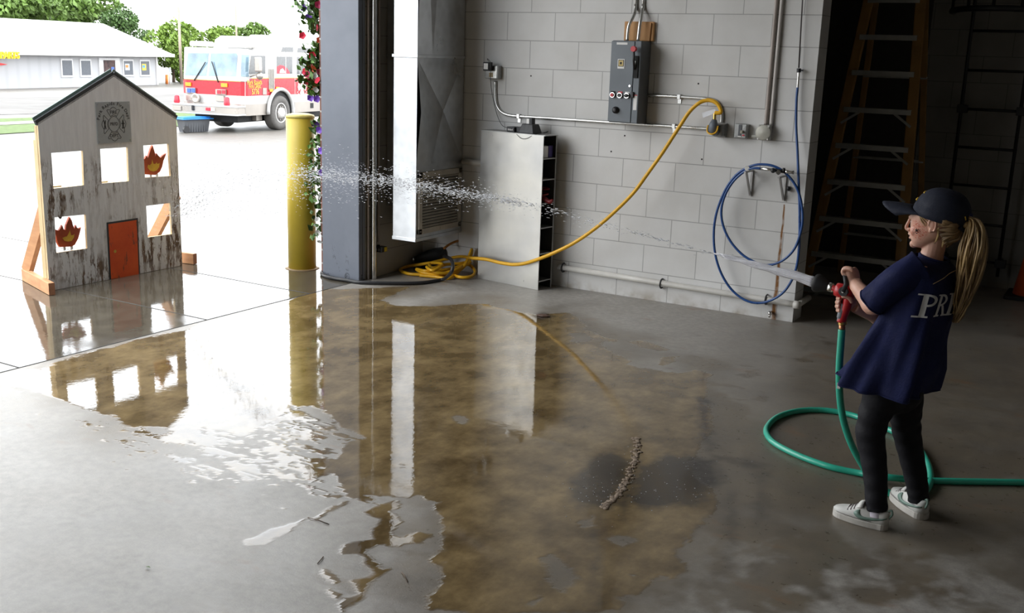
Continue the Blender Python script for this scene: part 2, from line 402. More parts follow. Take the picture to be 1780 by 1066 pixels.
# ---- outside ground: apron, driveway falling away from the building, street
PROF = [(-400, -3.2), (-62, -1.455), (-20.1, -.77), (-5.8, 0.0), (50, 0.0)]
def gz(x): return np.interp(x, [p[0] for p in PROF], [p[1] for p in PROF])
def gnd(px, py, lift=0.0):
    d = ray(px, py); lo, hi = 1.0, 400.0
    for _ in range(60):
        t = (lo+hi)/2; P = CAM+d*t
        if P[2] > gz(P[0])+lift: lo = t
        else: hi = t
    return Vector(CAM+d*lo)
def o_wet(X, Y):
    n = fbm(X, Y, 1.6, 5)*1.5+fbm(X, Y, 8, 3)*.35
    sd = 1.0-np.abs(X+3.3)*.42-np.clip(Y+.1, 0, 9)*.9-np.clip(-3.9-Y, 0, 9)*.12
    pool = poly_sd(X, Y, [(-2.4,-2.35),(-3.1,-2.9),(-6.2,-4.5),(-10,-4),(-13,-1),(-9.5,.2),(-6.2,-.9),(-4.2,-1.75)])*.8+.1
    return np.clip(np.maximum(sd+n*.5, pool+n*.5)/.5+.25, 0, 1)*np.where(X < XD, 1, 0)
def o_damp(X, Y): return np.clip(1.25-np.abs(X+3.2)*.33+fbm(X, Y, 2, 5)*.8-np.clip(Y, 0, 9)*.6, 0, 1)
M_APRON = floor_material('concrete_apron', (.112, .104, .092), (.142, .132, .117), (.085, .072, .054), (.115, .10, .075), True)
xs = np.concatenate([[-400, -250, -150, -100, -75, -62, -50, -40, -30, -20.1, -17, -14], np.arange(-12, -5.8, .25), np.arange(-5.8, XD-.003, .03), [XD-.003]])
ys = np.concatenate([[-120, -60, -30, -20, -14, -10], np.arange(-8, 1.5, .035), np.arange(1.6, 9, .4), [10, 14, 20, 30, 45, 60, 90, 140, 220, 350]])
ground_o = struct(grid_obj('ground', xs, ys, lambda X, Y: gz(X), {'wet': o_wet, 'damp': o_damp, 'stain': lambda X, Y: 0*X, 'thin': lambda X, Y: 0*X+.15}, M_APRON))
mb = MB()
for y in (-1.385, -2.36, -3.69, -4.95): mb.box((-5.8, y-.004, -.02), (XD-.004, y+.004, .0015))
struct(mb.build('trim_joints', mat('slab_joint', (.07, .065, .06), .9)))
def gpatch(name, pix, m, lift=.01, n=10):
    """a strip of ground between two rows of measured points (far row, near row)"""
    mb = MB(); far, near = pix; A = [gnd(*p) for p in far]; B = [gnd(*p) for p in near]
    vs = []; fs = []; m_ = len(A)
    for j in range(n+1):
        for a, b_ in zip(A, B):
            p = a.lerp(b_, j/n); vs.append((p.x, p.y, float(gz(p.x))+lift))
    for j in range(n):
        for k in range(m_-1): fs.append((j*m_+k, j*m_+k+1, (j+1)*m_+k+1, (j+1)*m_+k))
    mb.add(vs, fs); return mb.build(name, m)
M_LOT = mat('pale_lot', (.20, .185, .165), .8, scale=.8, var=.12)
M_ROAD = mat('road_surface', (.105, .10, .094), .8, scale=.4, var=.1)
M_GRASS = mat('mown_grass', (.062, .105, .018), .9, scale=5, var=.35, bump=.5)
M_WALK = mat('walk_concrete', (.20, .185, .165), .8, scale=2)
struct(gpatch('ground_street', ([(-160,178),(0,170),(150,168),(300,164),(420,158)], [(-160,207),(0,200),(150,196),(330,190),(420,186)]), M_ROAD, .012))
struct(gpatch('ground_sidewalk', ([(-160,222),(0,214),(62,211),(345,203)], [(-160,227),(0,219),(62,216),(345,207)]), M_WALK, .03))
T(gpatch('lawn_strip', ([(-160,214),(0,207),(62,205),(310,196),(352,195)], [(-160,224),(0,216),(62,212),(310,204),(352,203)]), M_GRASS, .02), 'narrow strip of green lawn between street and pale sidewalk', 'lawn', kind='structure')
T(gpatch('lawn_verge', ([(-160,227),(0,219),(62,216),(330,207)], [(-160,244),(0,234),(62,230),(345,219)]), M_GRASS, .02), 'grass verge between sidewalk and parking lot behind the plywood house', 'lawn', kind='structure')
# ---- walls
def wall_box(name, lo, hi, m): mb = MB(); mb.box(lo, hi); return struct(mb.build(name, m))
HT = 4.6
wall_box('wall_back', (-2.14, 0, -.1), (XW, .2, HT), M_BLOCK)
YO = -6.0
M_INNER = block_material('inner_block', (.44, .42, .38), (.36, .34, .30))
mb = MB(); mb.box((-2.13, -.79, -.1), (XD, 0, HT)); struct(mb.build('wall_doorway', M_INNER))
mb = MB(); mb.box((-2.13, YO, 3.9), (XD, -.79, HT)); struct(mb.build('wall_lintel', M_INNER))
YP, YQ = -7.0, -8.6     # added opening, out of view, letting extra daylight into room and alcove
mb = MB(); mb.box((-2.13, YP, -.1), (XD, YO, HT)); mb.box((-2.13, YQ, 3.9), (XD, YP, HT)); mb.box((-2.13, -14, -.1), (XD, YQ, HT)); struct(mb.build('wall_left', M_INNER))
wall_box('wall_near', (-2.13, -14.2, 0), (9.2, -14, HT), M_ROOM)
wall_box('wall_right', (9, -14, 0), (9.2, 2.25, HT), M_ROOM)
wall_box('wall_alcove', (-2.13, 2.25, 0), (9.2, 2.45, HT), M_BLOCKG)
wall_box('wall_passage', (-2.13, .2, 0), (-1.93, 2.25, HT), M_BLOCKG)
wall_box('ceiling', (-2.3, -14.2, HT), (9.2, 2.45, HT+.2), M_CEIL)
# brick veneer outside
def brick_material():
    m, nt, b = new_mat('face_brick'); N = NT(nt)
    sx = N.n('ShaderNodeSeparateXYZ'); N.link(N.obj(), sx.inputs[0])
    cx = N.n('ShaderNodeCombineXYZ'); N.link(N.math('ADD', N.math('ADD', sx.outputs[0], sx.outputs[1]), 30), cx.inputs[0]); N.link(N.math('ADD', sx.outputs[2], 10.03), cx.inputs[1])
    br = N.n('ShaderNodeTexBrick'); br.inputs['Scale'].default_value = 1; br.inputs['Brick Width'].default_value = .3; br.inputs['Row Height'].default_value = .1065
    br.inputs['Mortar Size'].default_value = .007; br.inputs['Color1'].default_value = (.19, .085, .06, 1); br.inputs['Color2'].default_value = (.27, .12, .085, 1)
    br.inputs['Mortar'].default_value = (.5, .45, .4, 1); N.link(cx.outputs[0], br.inputs['Vector'])
    N.link(br.outputs['Color'], b.inputs['Base Color']); b.inputs['Roughness'].default_value = .8
    N.link(N.bump(N.math('SUBTRACT', N.math('MULTIPLY', N.noise(90, 4), .3), br.outputs['Fac']), .5, .006), b.inputs['Normal'])
    return m
M_BRICK = brick_material()
mb = MB(); mb.box((-2.172, -.80, 0), (-2.13, 9, HT+.6)); struct(mb.build('wall_outside_brick', M_BRICK))
M_BOUNCE = mat('pale_bounce_wall', (.74, .74, .74), .6, scale=2)  # unseen outer wall, made pale to bounce light onto the plywood house
mb = MB(); mb.box((-2.172, YP, 0), (-2.13, YO, HT+.6)); mb.box((-2.172, -14.2, 0), (-2.13, YQ, HT+.6)); mb.box((-2.172, YQ, 3.9), (-2.13, YP, HT+.6)); mb.box((-2.172, YO, 3.9), (-2.13, -.80, HT+.6)); struct(mb.build('wall_outside_far', M_BOUNCE))
# steel jamb of the overhead door (grey, scuffed at the foot)
def jamb_material():
    m, nt, b = new_mat('jamb_paint'); N = NT(nt)
    sx = N.n('ShaderNodeSeparateXYZ'); N.link(N.obj(), sx.inputs[0])
    c = N.ramp(N.noise(5, 4), [(.3, (.165, .185, .225)), (.7, (.195, .215, .26))])
    scr = N.ramp(N.noise(9, 5, .75, stretch=(1.6, 1, .9)), [(.60, 0.0), (.615, 1.0), (.63, 1.0), (.645, 0.0)])
    k = N.math('MULTIPLY', scr, N.ramp(sx.outputs[2], [(.05, 1.0), (.28, 0.0)]))
    N.link(N.mix(k, c, (.02, .02, .025)), b.inputs['Base Color']); b.inputs['Roughness'].default_value = .42
    return m
M_JAMB = jamb_material()
mb = MB(); mb.box((-2.13, -.835, 0), (XD+.006, -.79, 3.9)); mb.box((XD-.02, -.79, 0), (XD+.012, -.765, 3.9)); struct(mb.build('trim_jamb', M_JAMB, bevel=.004))
mb = MB(); mb.box((-2.13, YO, 0), (XD+.006, YO+.045, 3.9)); struct(mb.build('trim_jamb_far', M_JAMB))
# ---- light: the bright overcast sky through the open doorway
W = bpy.data.worlds.new('sky'); SC.world = W; W.use_nodes = True
N = NT(W.node_tree); bg = W.node_tree.nodes['Background']
co = N.n('ShaderNodeTexCoord').outputs['Generated']
cl = N.noise(2.4, 6, .6, vec=co)
sep = N.n('ShaderNodeSeparateXYZ'); N.link(co, sep.inputs[0])
c = N.mix(N.ramp(cl, [(.42, 0.0), (.68, 1.0)]), (.90, .95, 1.0), (1, .985, .96))
N.link(c, bg.inputs['Color']); bg.inputs['Strength'].default_value = SKY = 3.4
sun = bpy.data.lights.new('sun', 'SUN'); sun.energy = .5; sun.angle = radians(12); sun.color = (1, .95, .86)
so = bpy.data.objects.new('sun', sun); COL.objects.link(so); so.rotation_euler = Vector((-.42, -.30, -1.0)).to_track_quat('-Z', 'Y').to_euler()
pl_ = bpy.data.lights.new('doorway_daylight_portal', 'AREA'); pl_.shape = 'RECTANGLE'; pl_.size = 3.9; pl_.size_y = abs(YO)-.84; pl_.cycles.is_portal = True
po = bpy.data.objects.new('doorway_daylight_portal', pl_); COL.objects.link(po)
p2_ = pl_.copy(); p2_.size_y = YP-YQ; po2 = bpy.data.objects.new('added_bay_portal', p2_); COL.objects.link(po2)  # second portal guides daylight through the added opening
po2.location = (XD-.05, (YP+YQ)/2, 1.95); po2.rotation_euler = (0, radians(-90), 0)
po.location = (XD-.05, (YO-.84)/2, 1.95); po.rotation_euler = (0, radians(-90), 0)
SC.view_settings.view_transform = 'Standard'; SC.view_settings.look = 'None'; SC.view_settings.gamma = 1
SC.view_settings.exposure = 0.64; SC.view_settings.use_curve_mapping = False
SC.cycles.max_bounces = 10; SC.cycles.diffuse_bounces = 6; SC.cycles.use_denoising = True; SC.cycles.sample_clamp_indirect = 6
SC.cycles.caustics_reflective = False; SC.cycles.caustics_refractive = False
# ================================================================== THINGS ON AND BY THE BLOCK WALL
M_GALV = None
def galv_material(name, base=(.62, .64, .66), rough=.32, cell=16):
    m, nt, b = new_mat(name); N = NT(nt)
    v = N.n('ShaderNodeTexVoronoi'); v.inputs['Scale'].default_value = cell; N.link(N.obj(), v.inputs['Vector'])
    c = N.ramp(N.math('ADD', N.math('MULTIPLY', v.outputs['Distance'], .25), N.noise(3.2, 4)), [(.35, tuple(x*.74 for x in base)), (.75, base)])
    N.link(c, b.inputs['Base Color']); b.inputs['Metallic'].default_value = .85
    N.link(N.ramp(N.noise(5, 4), [(.3, rough*.8), (.7, rough*1.25)]), b.inputs['Roughness'])
    N.link(N.bump(N.noise(4, 3), .12, .02), b.inputs['Normal'])
    return m
M_GALV = galv_material('galvanised_sheet'); M_GALVD = galv_material('galvanised_dull', (.45, .45, .44), .45)
M_EMT = mat('conduit_zinc', (.60, .60, .58), .30, .9, scale=20)
M_BLACK = mat('black_plastic', (.018, .018, .02), .45, scale=30)
M_BLACKM = mat('black_matte', (.012, .012, .012), .8)
M_PBOX = mat('panel_grey', (.135, .155, .175), .42, scale=4, var=.06)
M_PBOX2 = mat('panel_grey_side', (.10, .105, .11), .5, scale=4, var=.06)
M_WHITE = mat('white_label', (.78, .77, .75), .5, var=.03)
M_RED = mat('red_plastic', (.55, .02, .03), .35)
M_STEEL = mat('bright_steel', (.72, .71, .68), .22, 1.0)
M_CAST = mat('cast_box', (.34, .345, .34), .45, .6, scale=25, bump=.2)
M_CASTP = mat('painted_box', (.46, .46, .42), .5, .0, scale=25, bump=.2)
M_PAINT = mat('wall_paint_pipe', (.52, .49, .46), .5)
M_PIPEB = mat('brown_pipe_paint', (.40, .345, .31), .45)
M_PVC = mat('pvc_white', (.62, .60, .56), .4, scale=6)
M_YEL = mat('yellow_hose', (.80, .43, .015), .38, scale=8, var=.1)
M_BLUE = mat('blue_hose', (.02, .075, .25), .3, scale=8)
M_BRASS = mat('brass', (.62, .42, .13), .3, 1.0)
M_COPPER = mat('copper_fitting', (.45, .20, .10), .35, .8)
M_PLY = None
def wood_material(name, c0, c1, stretch=(1, 1, 14), scale=3.0):
    m, nt, b = new_mat(name); N = NT(nt)
    N.link(N.ramp(N.noise(scale, 6, .62, stretch=stretch), [(.3, c0), (.72, c1)]), b.inputs['Base Color']); b.inputs['Roughness'].default_value = .6
    N.link(N.bump(N.noise(scale*6, 4, stretch=stretch), .2, .004), b.inputs['Normal']); return m
M_BOARD = wood_material('orange_board', (.42, .20, .07), (.66, .36, .14), (4, 4, .5))
def Y(y): return y
# ---- air duct in the corner, with a cross-broken side and a return grille
D = thing('air_duct', 'large galvanized sheet metal air duct with a louvred grille hung in the corner', 'air duct', (-1.5, -.3, .33))
xd, yd, z0 = -1.39, -.632, .335
mb = MB()
x0d = -1.602
ZF = 1.69
def crossbreak(za, zb, out):
    mid = Vector((xd+out, (yd-.02)/2, (za+zb)/2)); a, b_, c_, d_ = Vector((xd, yd, za)), Vector((xd, -.02, za)), Vector((xd, -.02, zb)), Vector((xd, yd, zb))
    mb.add([a, b_, c_, d_, mid], [(0, 1, 4), (1, 2, 4), (2, 3, 4), (3, 0, 4)])
crossbreak(z0, .90, .0); 
# diamond break between grille and seam, and again above the seam
def diamond(za, zb):
    ys_ = (yd, yd*.66, yd*.33, -.02); zm = (za+zb)/2
    P = [Vector((xd, yd, za)), Vector((xd, -.02, za)), Vector((xd, -.02, zb)), Vector((xd, yd, zb)), Vector((xd+.004, yd*.70, za)), Vector((xd-.035, yd*.38, zm)), Vector((xd+.004, yd*.30, zb)), Vector((xd+.022, yd*.96, zm))]
    mb.add(P, [(0, 4, 7), (4, 5, 7), (7, 5, 3), (5, 6, 3), (4, 1, 5), (1, 2, 5), (5, 2, 6)])
diamond(.90, ZF-.012); diamond(ZF+.012, 4.55)
mb.add([(x0d, yd, z0), (xd, yd, z0), (xd, yd, 4.55), (x0d, yd, 4.55)], [(0, 1, 2, 3)])
mb.add([(x0d, yd, z0), (x0d, -.02, z0), (x0d, -.02, 4.55), (x0d, yd, 4.55)], [(0, 1, 2, 3)])
mb.add([(x0d, yd, z0), (xd, yd, z0), (xd, -.02, z0), (x0d, -.02, z0)], [(0, 1, 2, 3)])
mb.add([(x0d, yd, 4.55), (xd, yd, 4.55), (xd, -.02, 4.55), (x0d, -.02, 4.55)], [(0, 1, 2, 3)])
mb.add([(x0d, -.02, z0), (xd, -.02, z0), (xd, -.02, 4.55), (x0d, -.02, 4.55)], [(0, 1, 2, 3)])
mb.build('duct_body', M_GALV, D)
mb = MB(); mb.box((x0d-.012, yd-.012, ZF-.012), (xd+.012, -.02, ZF+.012)); mb.build('seam_flange', M_GALV, D, bevel=.003)
mb = MB(); mb.box((x0d-.004, yd-.008, z0-.014), (xd+.006, -.02, z0+.014)); mb.build('bottom_flange', M_GALV, D, bevel=.003)
mb = MB(); mb.box((XD+.01, -.50, .55), (x0d-.002, -.02, 4.5)); mb.box((XD+.01, -.515, ZF-.012), (x0d-.002, -.02, ZF+.012)); mb.build('side_plenum', M_GALVD, D)
g0, g1 = xl(727, 300, xd), xl(803, 393, xd)
ga, gb, gza, gzb = -.607, -.035, .375, .845
G = MB(); fr = .042; xg = xd+.008
for lo, hi in (((xd, ga, gza), (xg+.006, gb, gza+fr)), ((xd, ga, gzb-fr), (xg+.006, gb, gzb)), ((xd, ga, gza), (xg+.006, ga+fr, gzb)), ((xd, gb-fr, gza), (xg+.006, gb, gzb))): G.box(lo, hi)
for yy, zz in ((ga+.02, gza+.02), (gb-.02, gza+.02), (ga+.02, gzb-.02), (gb-.02, gzb-.02), ((ga+gb)/2, gza+.02), ((ga+gb)/2, gzb-.02)): G.cyl((xg+.004, yy, zz), (xg+.009, yy, zz), .006, 10)
M_GRILLE = mat('grille_paint', (.50, .46, .39), .5)
gr = G.build('grille', M_GRILLE, D, bevel=.002)
G = MB(); G.box((xd+.0005, ga+fr, gza+fr), (xd+.002, gb-fr, gzb-fr)); G.build('grille_back', M_BLACKM, gr)
G = MB(); nl = 17
for i in range(nl):
    z = gza+fr+(i+.5)*(gzb-gza-2*fr)/nl
    G.hexa([Vector(p) for p in ((xd+.002, ga+fr, z+.006), (xd+.011, ga+fr, z-.006), (xd+.011, gb-fr, z-.006), (xd+.002, gb-fr, z+.006), (xd+.002, ga+fr, z+.008), (xd+.012, ga+fr, z-.003), (xd+.012, gb-fr, z-.003), (xd+.002, gb-fr, z+.008))])
G.build('louvre', M_GRILLE, gr)
# ---- vertical pipes by the doorway
def vpipe(name, x, y, z0, z1, r, m, label, cat='pipe', group=None, straps=()):
    t = MB().cyl((x, y, z0), (x, y, z1), r, 16).build(name, m); T(t, label, cat, group)
    for z in straps: MB().box((x-r*1.6, y-r*1.3, z-.01), (x+r*1.6, y+r*1.1, z+.01)).build('strap', m, t)
    return t
p = xl(647, 490, XD+.035); vpipe('door_track', p.x, p.y+.02, 0, 4.5, .021, M_STEEL, 'bright vertical steel pipe rising beside the grey door jamb', 'pipe')
p = xl(641, 300, XD+.02); vpipe('thin_conduit', p.x-.005, p.y, 0, 4.5, .009, M_PIPEB, 'thin brown vertical conduit just left of the bright steel pipe', 'conduit')
p = xl(659, 300, XD+.02); vpipe('thin_conduit', p.x-.005, p.y, .28, 4.5, .011, M_PIPEB, 'thin brown vertical conduit just right of the bright steel pipe', 'conduit')
# door eye
e = xl(660, 433, XD+.03)
S = thing('door_sensor', 'small black door sensor with yellow face low on the wall by the jamb', 'sensor', (XD, e.y, e.z))
MB().box((XD+.001, e.y-.035, e.z-.025), (XD+.02, e.y+.02, e.z+.03)).build('bracket', M_BLACK, S, bevel=.003)
MB().box((XD+.02, e.y-.03, e.z-.02), (XD+.075, e.y+.035, e.z+.022)).build('sensor_body', M_BLACK, S, bevel=.004)
MB().box((XD+.0755, e.y-.0, e.z-.016), (XD+.078, e.y+.032, e.z+.018)).build('yellow_face', mat('sensor_yellow', (.75, .55, .03), .5), S)
MB().cyl((XD+.05, e.y-.036, e.z), (XD+.05, e.y-.03, e.z), .012, 14).build('lens', M_STEEL, S)
# black rubber hose along the foot of the jamb
pts = [fl(562, 470, .012), fl(560, 477, .014), fl(575, 483, .014), fl(600, 487, .014), fl(625, 491, .014), fl(680, 492.5, .014), fl(730, 492, .014), fl(765, 487, .014)]
pts = pts+[fl(776, 482, .05), fl(785, 472, .12), fl(787, 460, .165), fl(783, 450, .175), fl(772, 446, .15)]
T(MB().tube(spline(pts, 6), .014, 10).build('black_hose', mat('black_rubber', (.02, .02, .022), .4)), 'black rubber hose lying along the foot of the grey door jamb', 'hose')
# rags / boots heap behind the yellow coil
pa, pb = fl(716, 452, .07), fl(765, 441, .12)
tt = thing('hose_fitting', 'dark tapered hose nozzle with pale metal tip lying behind the yellow coil', 'nozzle', (pa.x, pa.y, 0))
dd = (pb-pa)
MB().tube([pa+dd*.08, pa+dd*.35, pa+dd*.8, pa+dd*1.2], [.022, .04, .055, .05], 16).build('sleeve', M_BLACK, tt)
MB().tube([pa, pa+dd*.1], [.020, .022], 16, cap=True).build('metal_tip', M_STEEL, tt)
MB().tube([fl(735, 462, .03), fl(760, 455, .04), fl(780, 456, .04), fl(795, 466, .02)], [.03, .04, .04, .025], 12).build('black_cuff', M_BLACK, tt)
# ---- metal shelf cabinet standing end-on
cA, cB = fl(830, 483.5), fl(935, 505)
ex = (cB-cA); wd = ex.length; ex.normalize(); ey = Vector((-ex.y, ex.x, 0)); ang = atan2(ex.y, ex.x)
CT = 1.152; CD = .165
cab = thing('metal_shelf_cabinet', 'scuffed sheet metal shelf cabinet standing on the floor against the block wall', 'cabinet', (cA.x, cA.y, 0), ang)
def cabp(a, b_, z): return cA+ex*a+ey*b_+Vector((0, 0, z))
CM = Matrix(((ex.x, ey.x, 0, cA.x), (ex.y, ey.y, 0, cA.y), (0, 0, 1, 0), (0, 0, 0, 1)))
def scuffed_sheet():
    m, nt, b = new_mat('scuffed_sheet'); N = NT(nt)
    c = N.ramp(N.noise(1.6, 5), [(.3, (.40, .40, .40)), (.7, (.60, .58, .52))])
    scr = N.ramp(N.noise(7, 3, .7, stretch=(7, 1, 1.1)), [(.70, 0.0), (.72, .8)])
    N.link(N.mix(scr, c, (.10, .09, .08)), b.inputs['Base Color']); b.inputs['Metallic'].default_value = .8
    N.link(N.ramp(N.noise(9, 4), [(.3, .30), (.7, .46)]), b.inputs['Roughness'])
    N.link(N.bump(N.noise(2.2, 2), .15, .03), b.inputs['Normal']); return m
M_SCUFF = scuffed_sheet(); M_SHIN = mat('shelf_inner', (.10, .10, .10), .5, .6)
MB().box((0, 0, 0), (wd, .006, CT), CM).build('side_panel', M_SCUFF, cab, bevel=.0015)
MB().box((0, CD-.004, 0), (wd, CD, CT), CM).build('back_panel', M_SHIN, cab)
MB().box((0, 0, CT), (wd+.012, CD, CT+.006), CM).build('top', M_GALVD, cab)
MB().box((0, .006, 0), (.004, CD-.004, CT), CM).build('inner_panel', M_SHIN, cab)
MB().box((wd-.003, CD-.012, 0), (wd, CD+.002, CT), CM).build('edge_trim', M_GALVD, cab)
for z in (.065, .275, .47, .655, .83, .985): MB().box((.004, .006, z-.004), (wd-.002, CD-.004, z+.004), CM).build('shelf', M_GALVD, cab)
tb = MB().box((wd-.20, .035, .991), (wd-.03, .145, 1.075), CM).build('carton', M_WHITE); T(tb, 'pale carton with purple edge on the upper cabinet shelf', 'box')
MB().box((wd-.055, .10, .992), (wd-.025, .148, 1.077), CM).build('purple_edge', mat('purple_print', (.07, .05, .22), .5), tb)
pts = []
rng = random.Random(3)
for i in range(26):
    t = i/25*5*pi; pts.append(CM @ Vector((wd-.10+.07*cos(t), .085+.045*sin(t*1.1), .675+.10*i/25)))
rc = MB().tube(spline(pts, 4), .006, 8).build('red_cable_coil', mat('dark_red_cable', (.26, .015, .02), .4)); T(rc, 'coil of dark red cable on the middle cabinet shelf', 'cable')
rh = MB(); rh.tube(spline([CM @ Vector((wd-.06, .06, .70)), CM @ Vector((wd-.01, .055, .685)), CM @ Vector((wd+.03, .06, .67)), CM @ Vector((wd+.055, .065, .685))], 4), [.014, .016, .018, .019, .02, .019, .017, .016, .016, .016, .014, .012, .01], 12)
T(rh.build('red_tool_grip', mat('tool_red_dark', (.20, .012, .016), .5)), 'dark red tool handle sticking out of the middle cabinet shelf', 'tool')
# ---- charger sets on top of the cabinet
M_CHG = mat('charger_black', (.022, .023, .026), .5, scale=30)
def on_top(px, py, b_): # a place on the cabinet lid
    P = fl(px, py, CT+.006); return P
c1 = on_top(893, 231, .05); loc = CM.inverted() @ c1
CH = thing('radio_charger', 'black radio charger dock with a white labelled battery standing in it on the cabinet', 'charger', (c1.x, c1.y, CT+.006), ang)
a0 = loc.x
def slopebox(x0, x1, y0, y1, z0, z1, inx, iny, M):
    return MB().hexa([M @ Vector(p) for p in ((x0,y0,z0),(x1,y0,z0),(x1,y1,z0),(x0,y1,z0),(x0+inx,y0+iny,z1),(x1-inx,y0+iny,z1),(x1-inx,y1-iny,z1),(x0+inx,y1-iny,z1))])
slopebox(.345, .49, .02, .13, CT+.006, CT+.075, .022, .014, CM).build('dock', M_CHG, CH, bevel=.006)
bt = MB().box((.395, .05, CT+.070), (.45, .09, CT+.122), CM).build('battery', M_CHG, CH, bevel=.003)
MB().box((.399, .0488, CT+.077), (.424, .0498, CT+.114), CM).build('label', M_WHITE, bt)
CH2 = thing('battery_charger', 'flat black charger with white lettering on the cabinet left of the dock', 'charger', (cA.x, cA.y, CT+.006), ang)
MB().box((.225, .03, CT+.006), (.30, .12, CT+.045), CM).build('charger_body', M_CHG, CH2, bevel=.005)
MB().box((.30, .05, CT+.006), (.35, .12, CT+.048), CM).build('charger_slot', M_CHG, CH2, bevel=.004)
mb = MB(); put_text(mb, 'Bullard', .017, plane_M(CM @ Vector((.262, .0295, CT+.024)), ex, (0, 0, 1)), .0004, .0003); mb.build('lettering', M_WHITE, CH2)
cab_cord = [CM @ Vector(p) for p in ((.30, .03, CT+.012), (.34, .004, CT+.0), (.40, -.006, CT-.03), (.455, -.004, CT-.025), (.51, .01, CT+.006), (.55, .07, CT+.02), (.565, .10, CT+.03), (.53, .11, CT+.014), (.49, .10, CT+.015))]
T(MB().tube(spline(cab_cord, 6), .0022, 6).build('charging_lead', M_BLACK), 'thin black cord looping over the front edge of the cabinet top', 'cord')
# ---- outlet, plug-in transformer and cord at the left end
o = wl(864, 124, -.0)
OB = thing('outlet_box', 'galvanized outlet box at the far left end of the lower conduit', 'outlet', (o.x, 0, o.z))
a, b_ = wl(842, 105, -.06), wl(866, 140, -.06)
bx0, bx1, bz0, bz1 = wl(843, 138, -.05).x, wl(866, 138, -.05).x, wl(858, 137, -.05).z, wl(862, 114, -.05).z
MB().box((bx0, -.055, bz0), (bx1, 0, bz1)).build('box', M_CAST, OB, bevel=.006)
MB().box((bx0+.005, -.058, bz0+.004), (bx1-.01, -.055, bz1-.004)).build('cover_plate', M_STEEL, OB, bevel=.002)
MB().box(((bx0+bx1)/2-.018, -.0605, bz0+.012), ((bx0+bx1)/2+.016, -.058, bz0+.045)).build('receptacle', mat('receptacle_tan', (.42, .32, .17), .5), OB, bevel=.004)
ta, tb_ = wl(841, 123, -.10), wl(852, 108, -.10)
TR = thing('plug_transformer', 'black plug-in transformer with white label on the outlet box', 'adapter', ((ta.x+tb_.x)/2, -.08, ta.z))
MB().box((ta.x, -.115, ta.z), (tb_.x, -.059, tb_.z)).build('body', M_BLACK, TR, bevel=.005)
MB().box((ta.x+.008, -.1165, ta.z+.012), (tb_.x-.010, -.1152, tb_.z-.010)).build('label', M_WHITE, TR)
cc = [Vector((tb_.x-.02, -.09, tb_.z+.003)), wl(847, 102, -.13), wl(852, 108, -.135), wl(853, 125, -.135), wl(853, 142, -.09), wl(855, 160, -.02), wl(860, 185, -.02), wl(866, 205, -.03), wl(874, 219, -.05), CM @ Vector((.222, .08, CT+.03)), CM @ Vector((.232, .08, CT+.03))]
T(MB().tube(spline(cc, 6), .0022, 6).build('adapter_lead', M_BLACK), 'thin black cord hanging from the transformer down to the cabinet top', 'cord')
# ---- conduits
def conduit(name, pts, r, m, label, straps=(), group=None, n=6):
    t = MB().tube(spline(pts, n), r, 12).build(name, m); T(t, label, 'conduit', group)
    for s_ in straps:
        q = Vector(s_); MB().box((q.x-.012, -.001-2*r-.004, q.z-r*1.5), (q.x+.012, -.0005, q.z+r*1.4)).build('strap', M_EMT, t, bevel=.002)
        MB().box((q.x-.012, -.006, q.z-r*1.5-.03), (q.x+.012, -.0005, q.z-r*1.4)).build('strap_tab', M_EMT, t)
    return t
r_ = .0115
L = [wl(861, 141, -r_), wl(861, 165, -r_), wl(863, 180, -r_), wl(869, 192, -r_), wl(880, 199, -r_), wl(900, 202.5, -r_)]
R = [wl(960, 206.5, -r_), wl(1060, 212, -r_), wl(1160, 219, -r_), wl(1236, 224.5, -r_)]
zL = sum(p.z for p in R)/len(R)
for p in L[-1:]+R: p.z = zL
conduit('wall_conduit', L+R, r_, M_EMT, 'long horizontal conduit running from the left outlet box to the yellow plug', (wl(902, 202, -r_), wl(1172, 219, -r_)))
R = [wl(1126, 166, -r_), wl(1160, 167, -r_), wl(1200, 169.5, -r_), wl(1228, 171.5, -r_), wl(1240, 174, -r_), wl(1249, 181, -r_), wl(1254, 192, -r_), wl(1254.5, 205, -r_), wl(1254, 213, -r_)]
conduit('wall_conduit', R, r_, M_EMT, 'short upper conduit curving down from panel to the yellow plug', (wl(1181, 168, -r_),))
for k, (tx, bx, lab) in enumerate(((1106, 1090, 'left of the two conduits rising from the grey control panel'), (1119, 1109, 'right of the two conduits rising from the grey control panel'))):
    a = wl(bx, 71, -.085); b2 = wl(bx+3, 45, -.08); c2 = wl(tx-3.5, 25, -.048); d2 = wl(tx-1, 8, -r_)
    e2 = Vector((d2.x, -r_, 4.5)); conduit('riser_conduit', [a, b2, c2, d2, Vector((d2.x, -r_, d2.z+.2)), e2], r_, M_EMT, lab)
# the two painted risers above the right box
for tx, bx, lab in ((1350, 1333, 'left of two painted pipes rising above the round-cover box'), (1359.5, 1341, 'right of two painted pipes rising above the round-cover box')):
    a = wl(bx, 216, -.03); d2 = wl(tx, 0, -.014); zz = a.z
    conduit('painted_riser', [Vector((d2.x, -.014, a.z)), Vector((d2.x, -.014, a.z+.3)), Vector((d2.x, -.014, 4.5))], .0125, M_PIPEB if tx < 1355 else M_PAINT, lab)
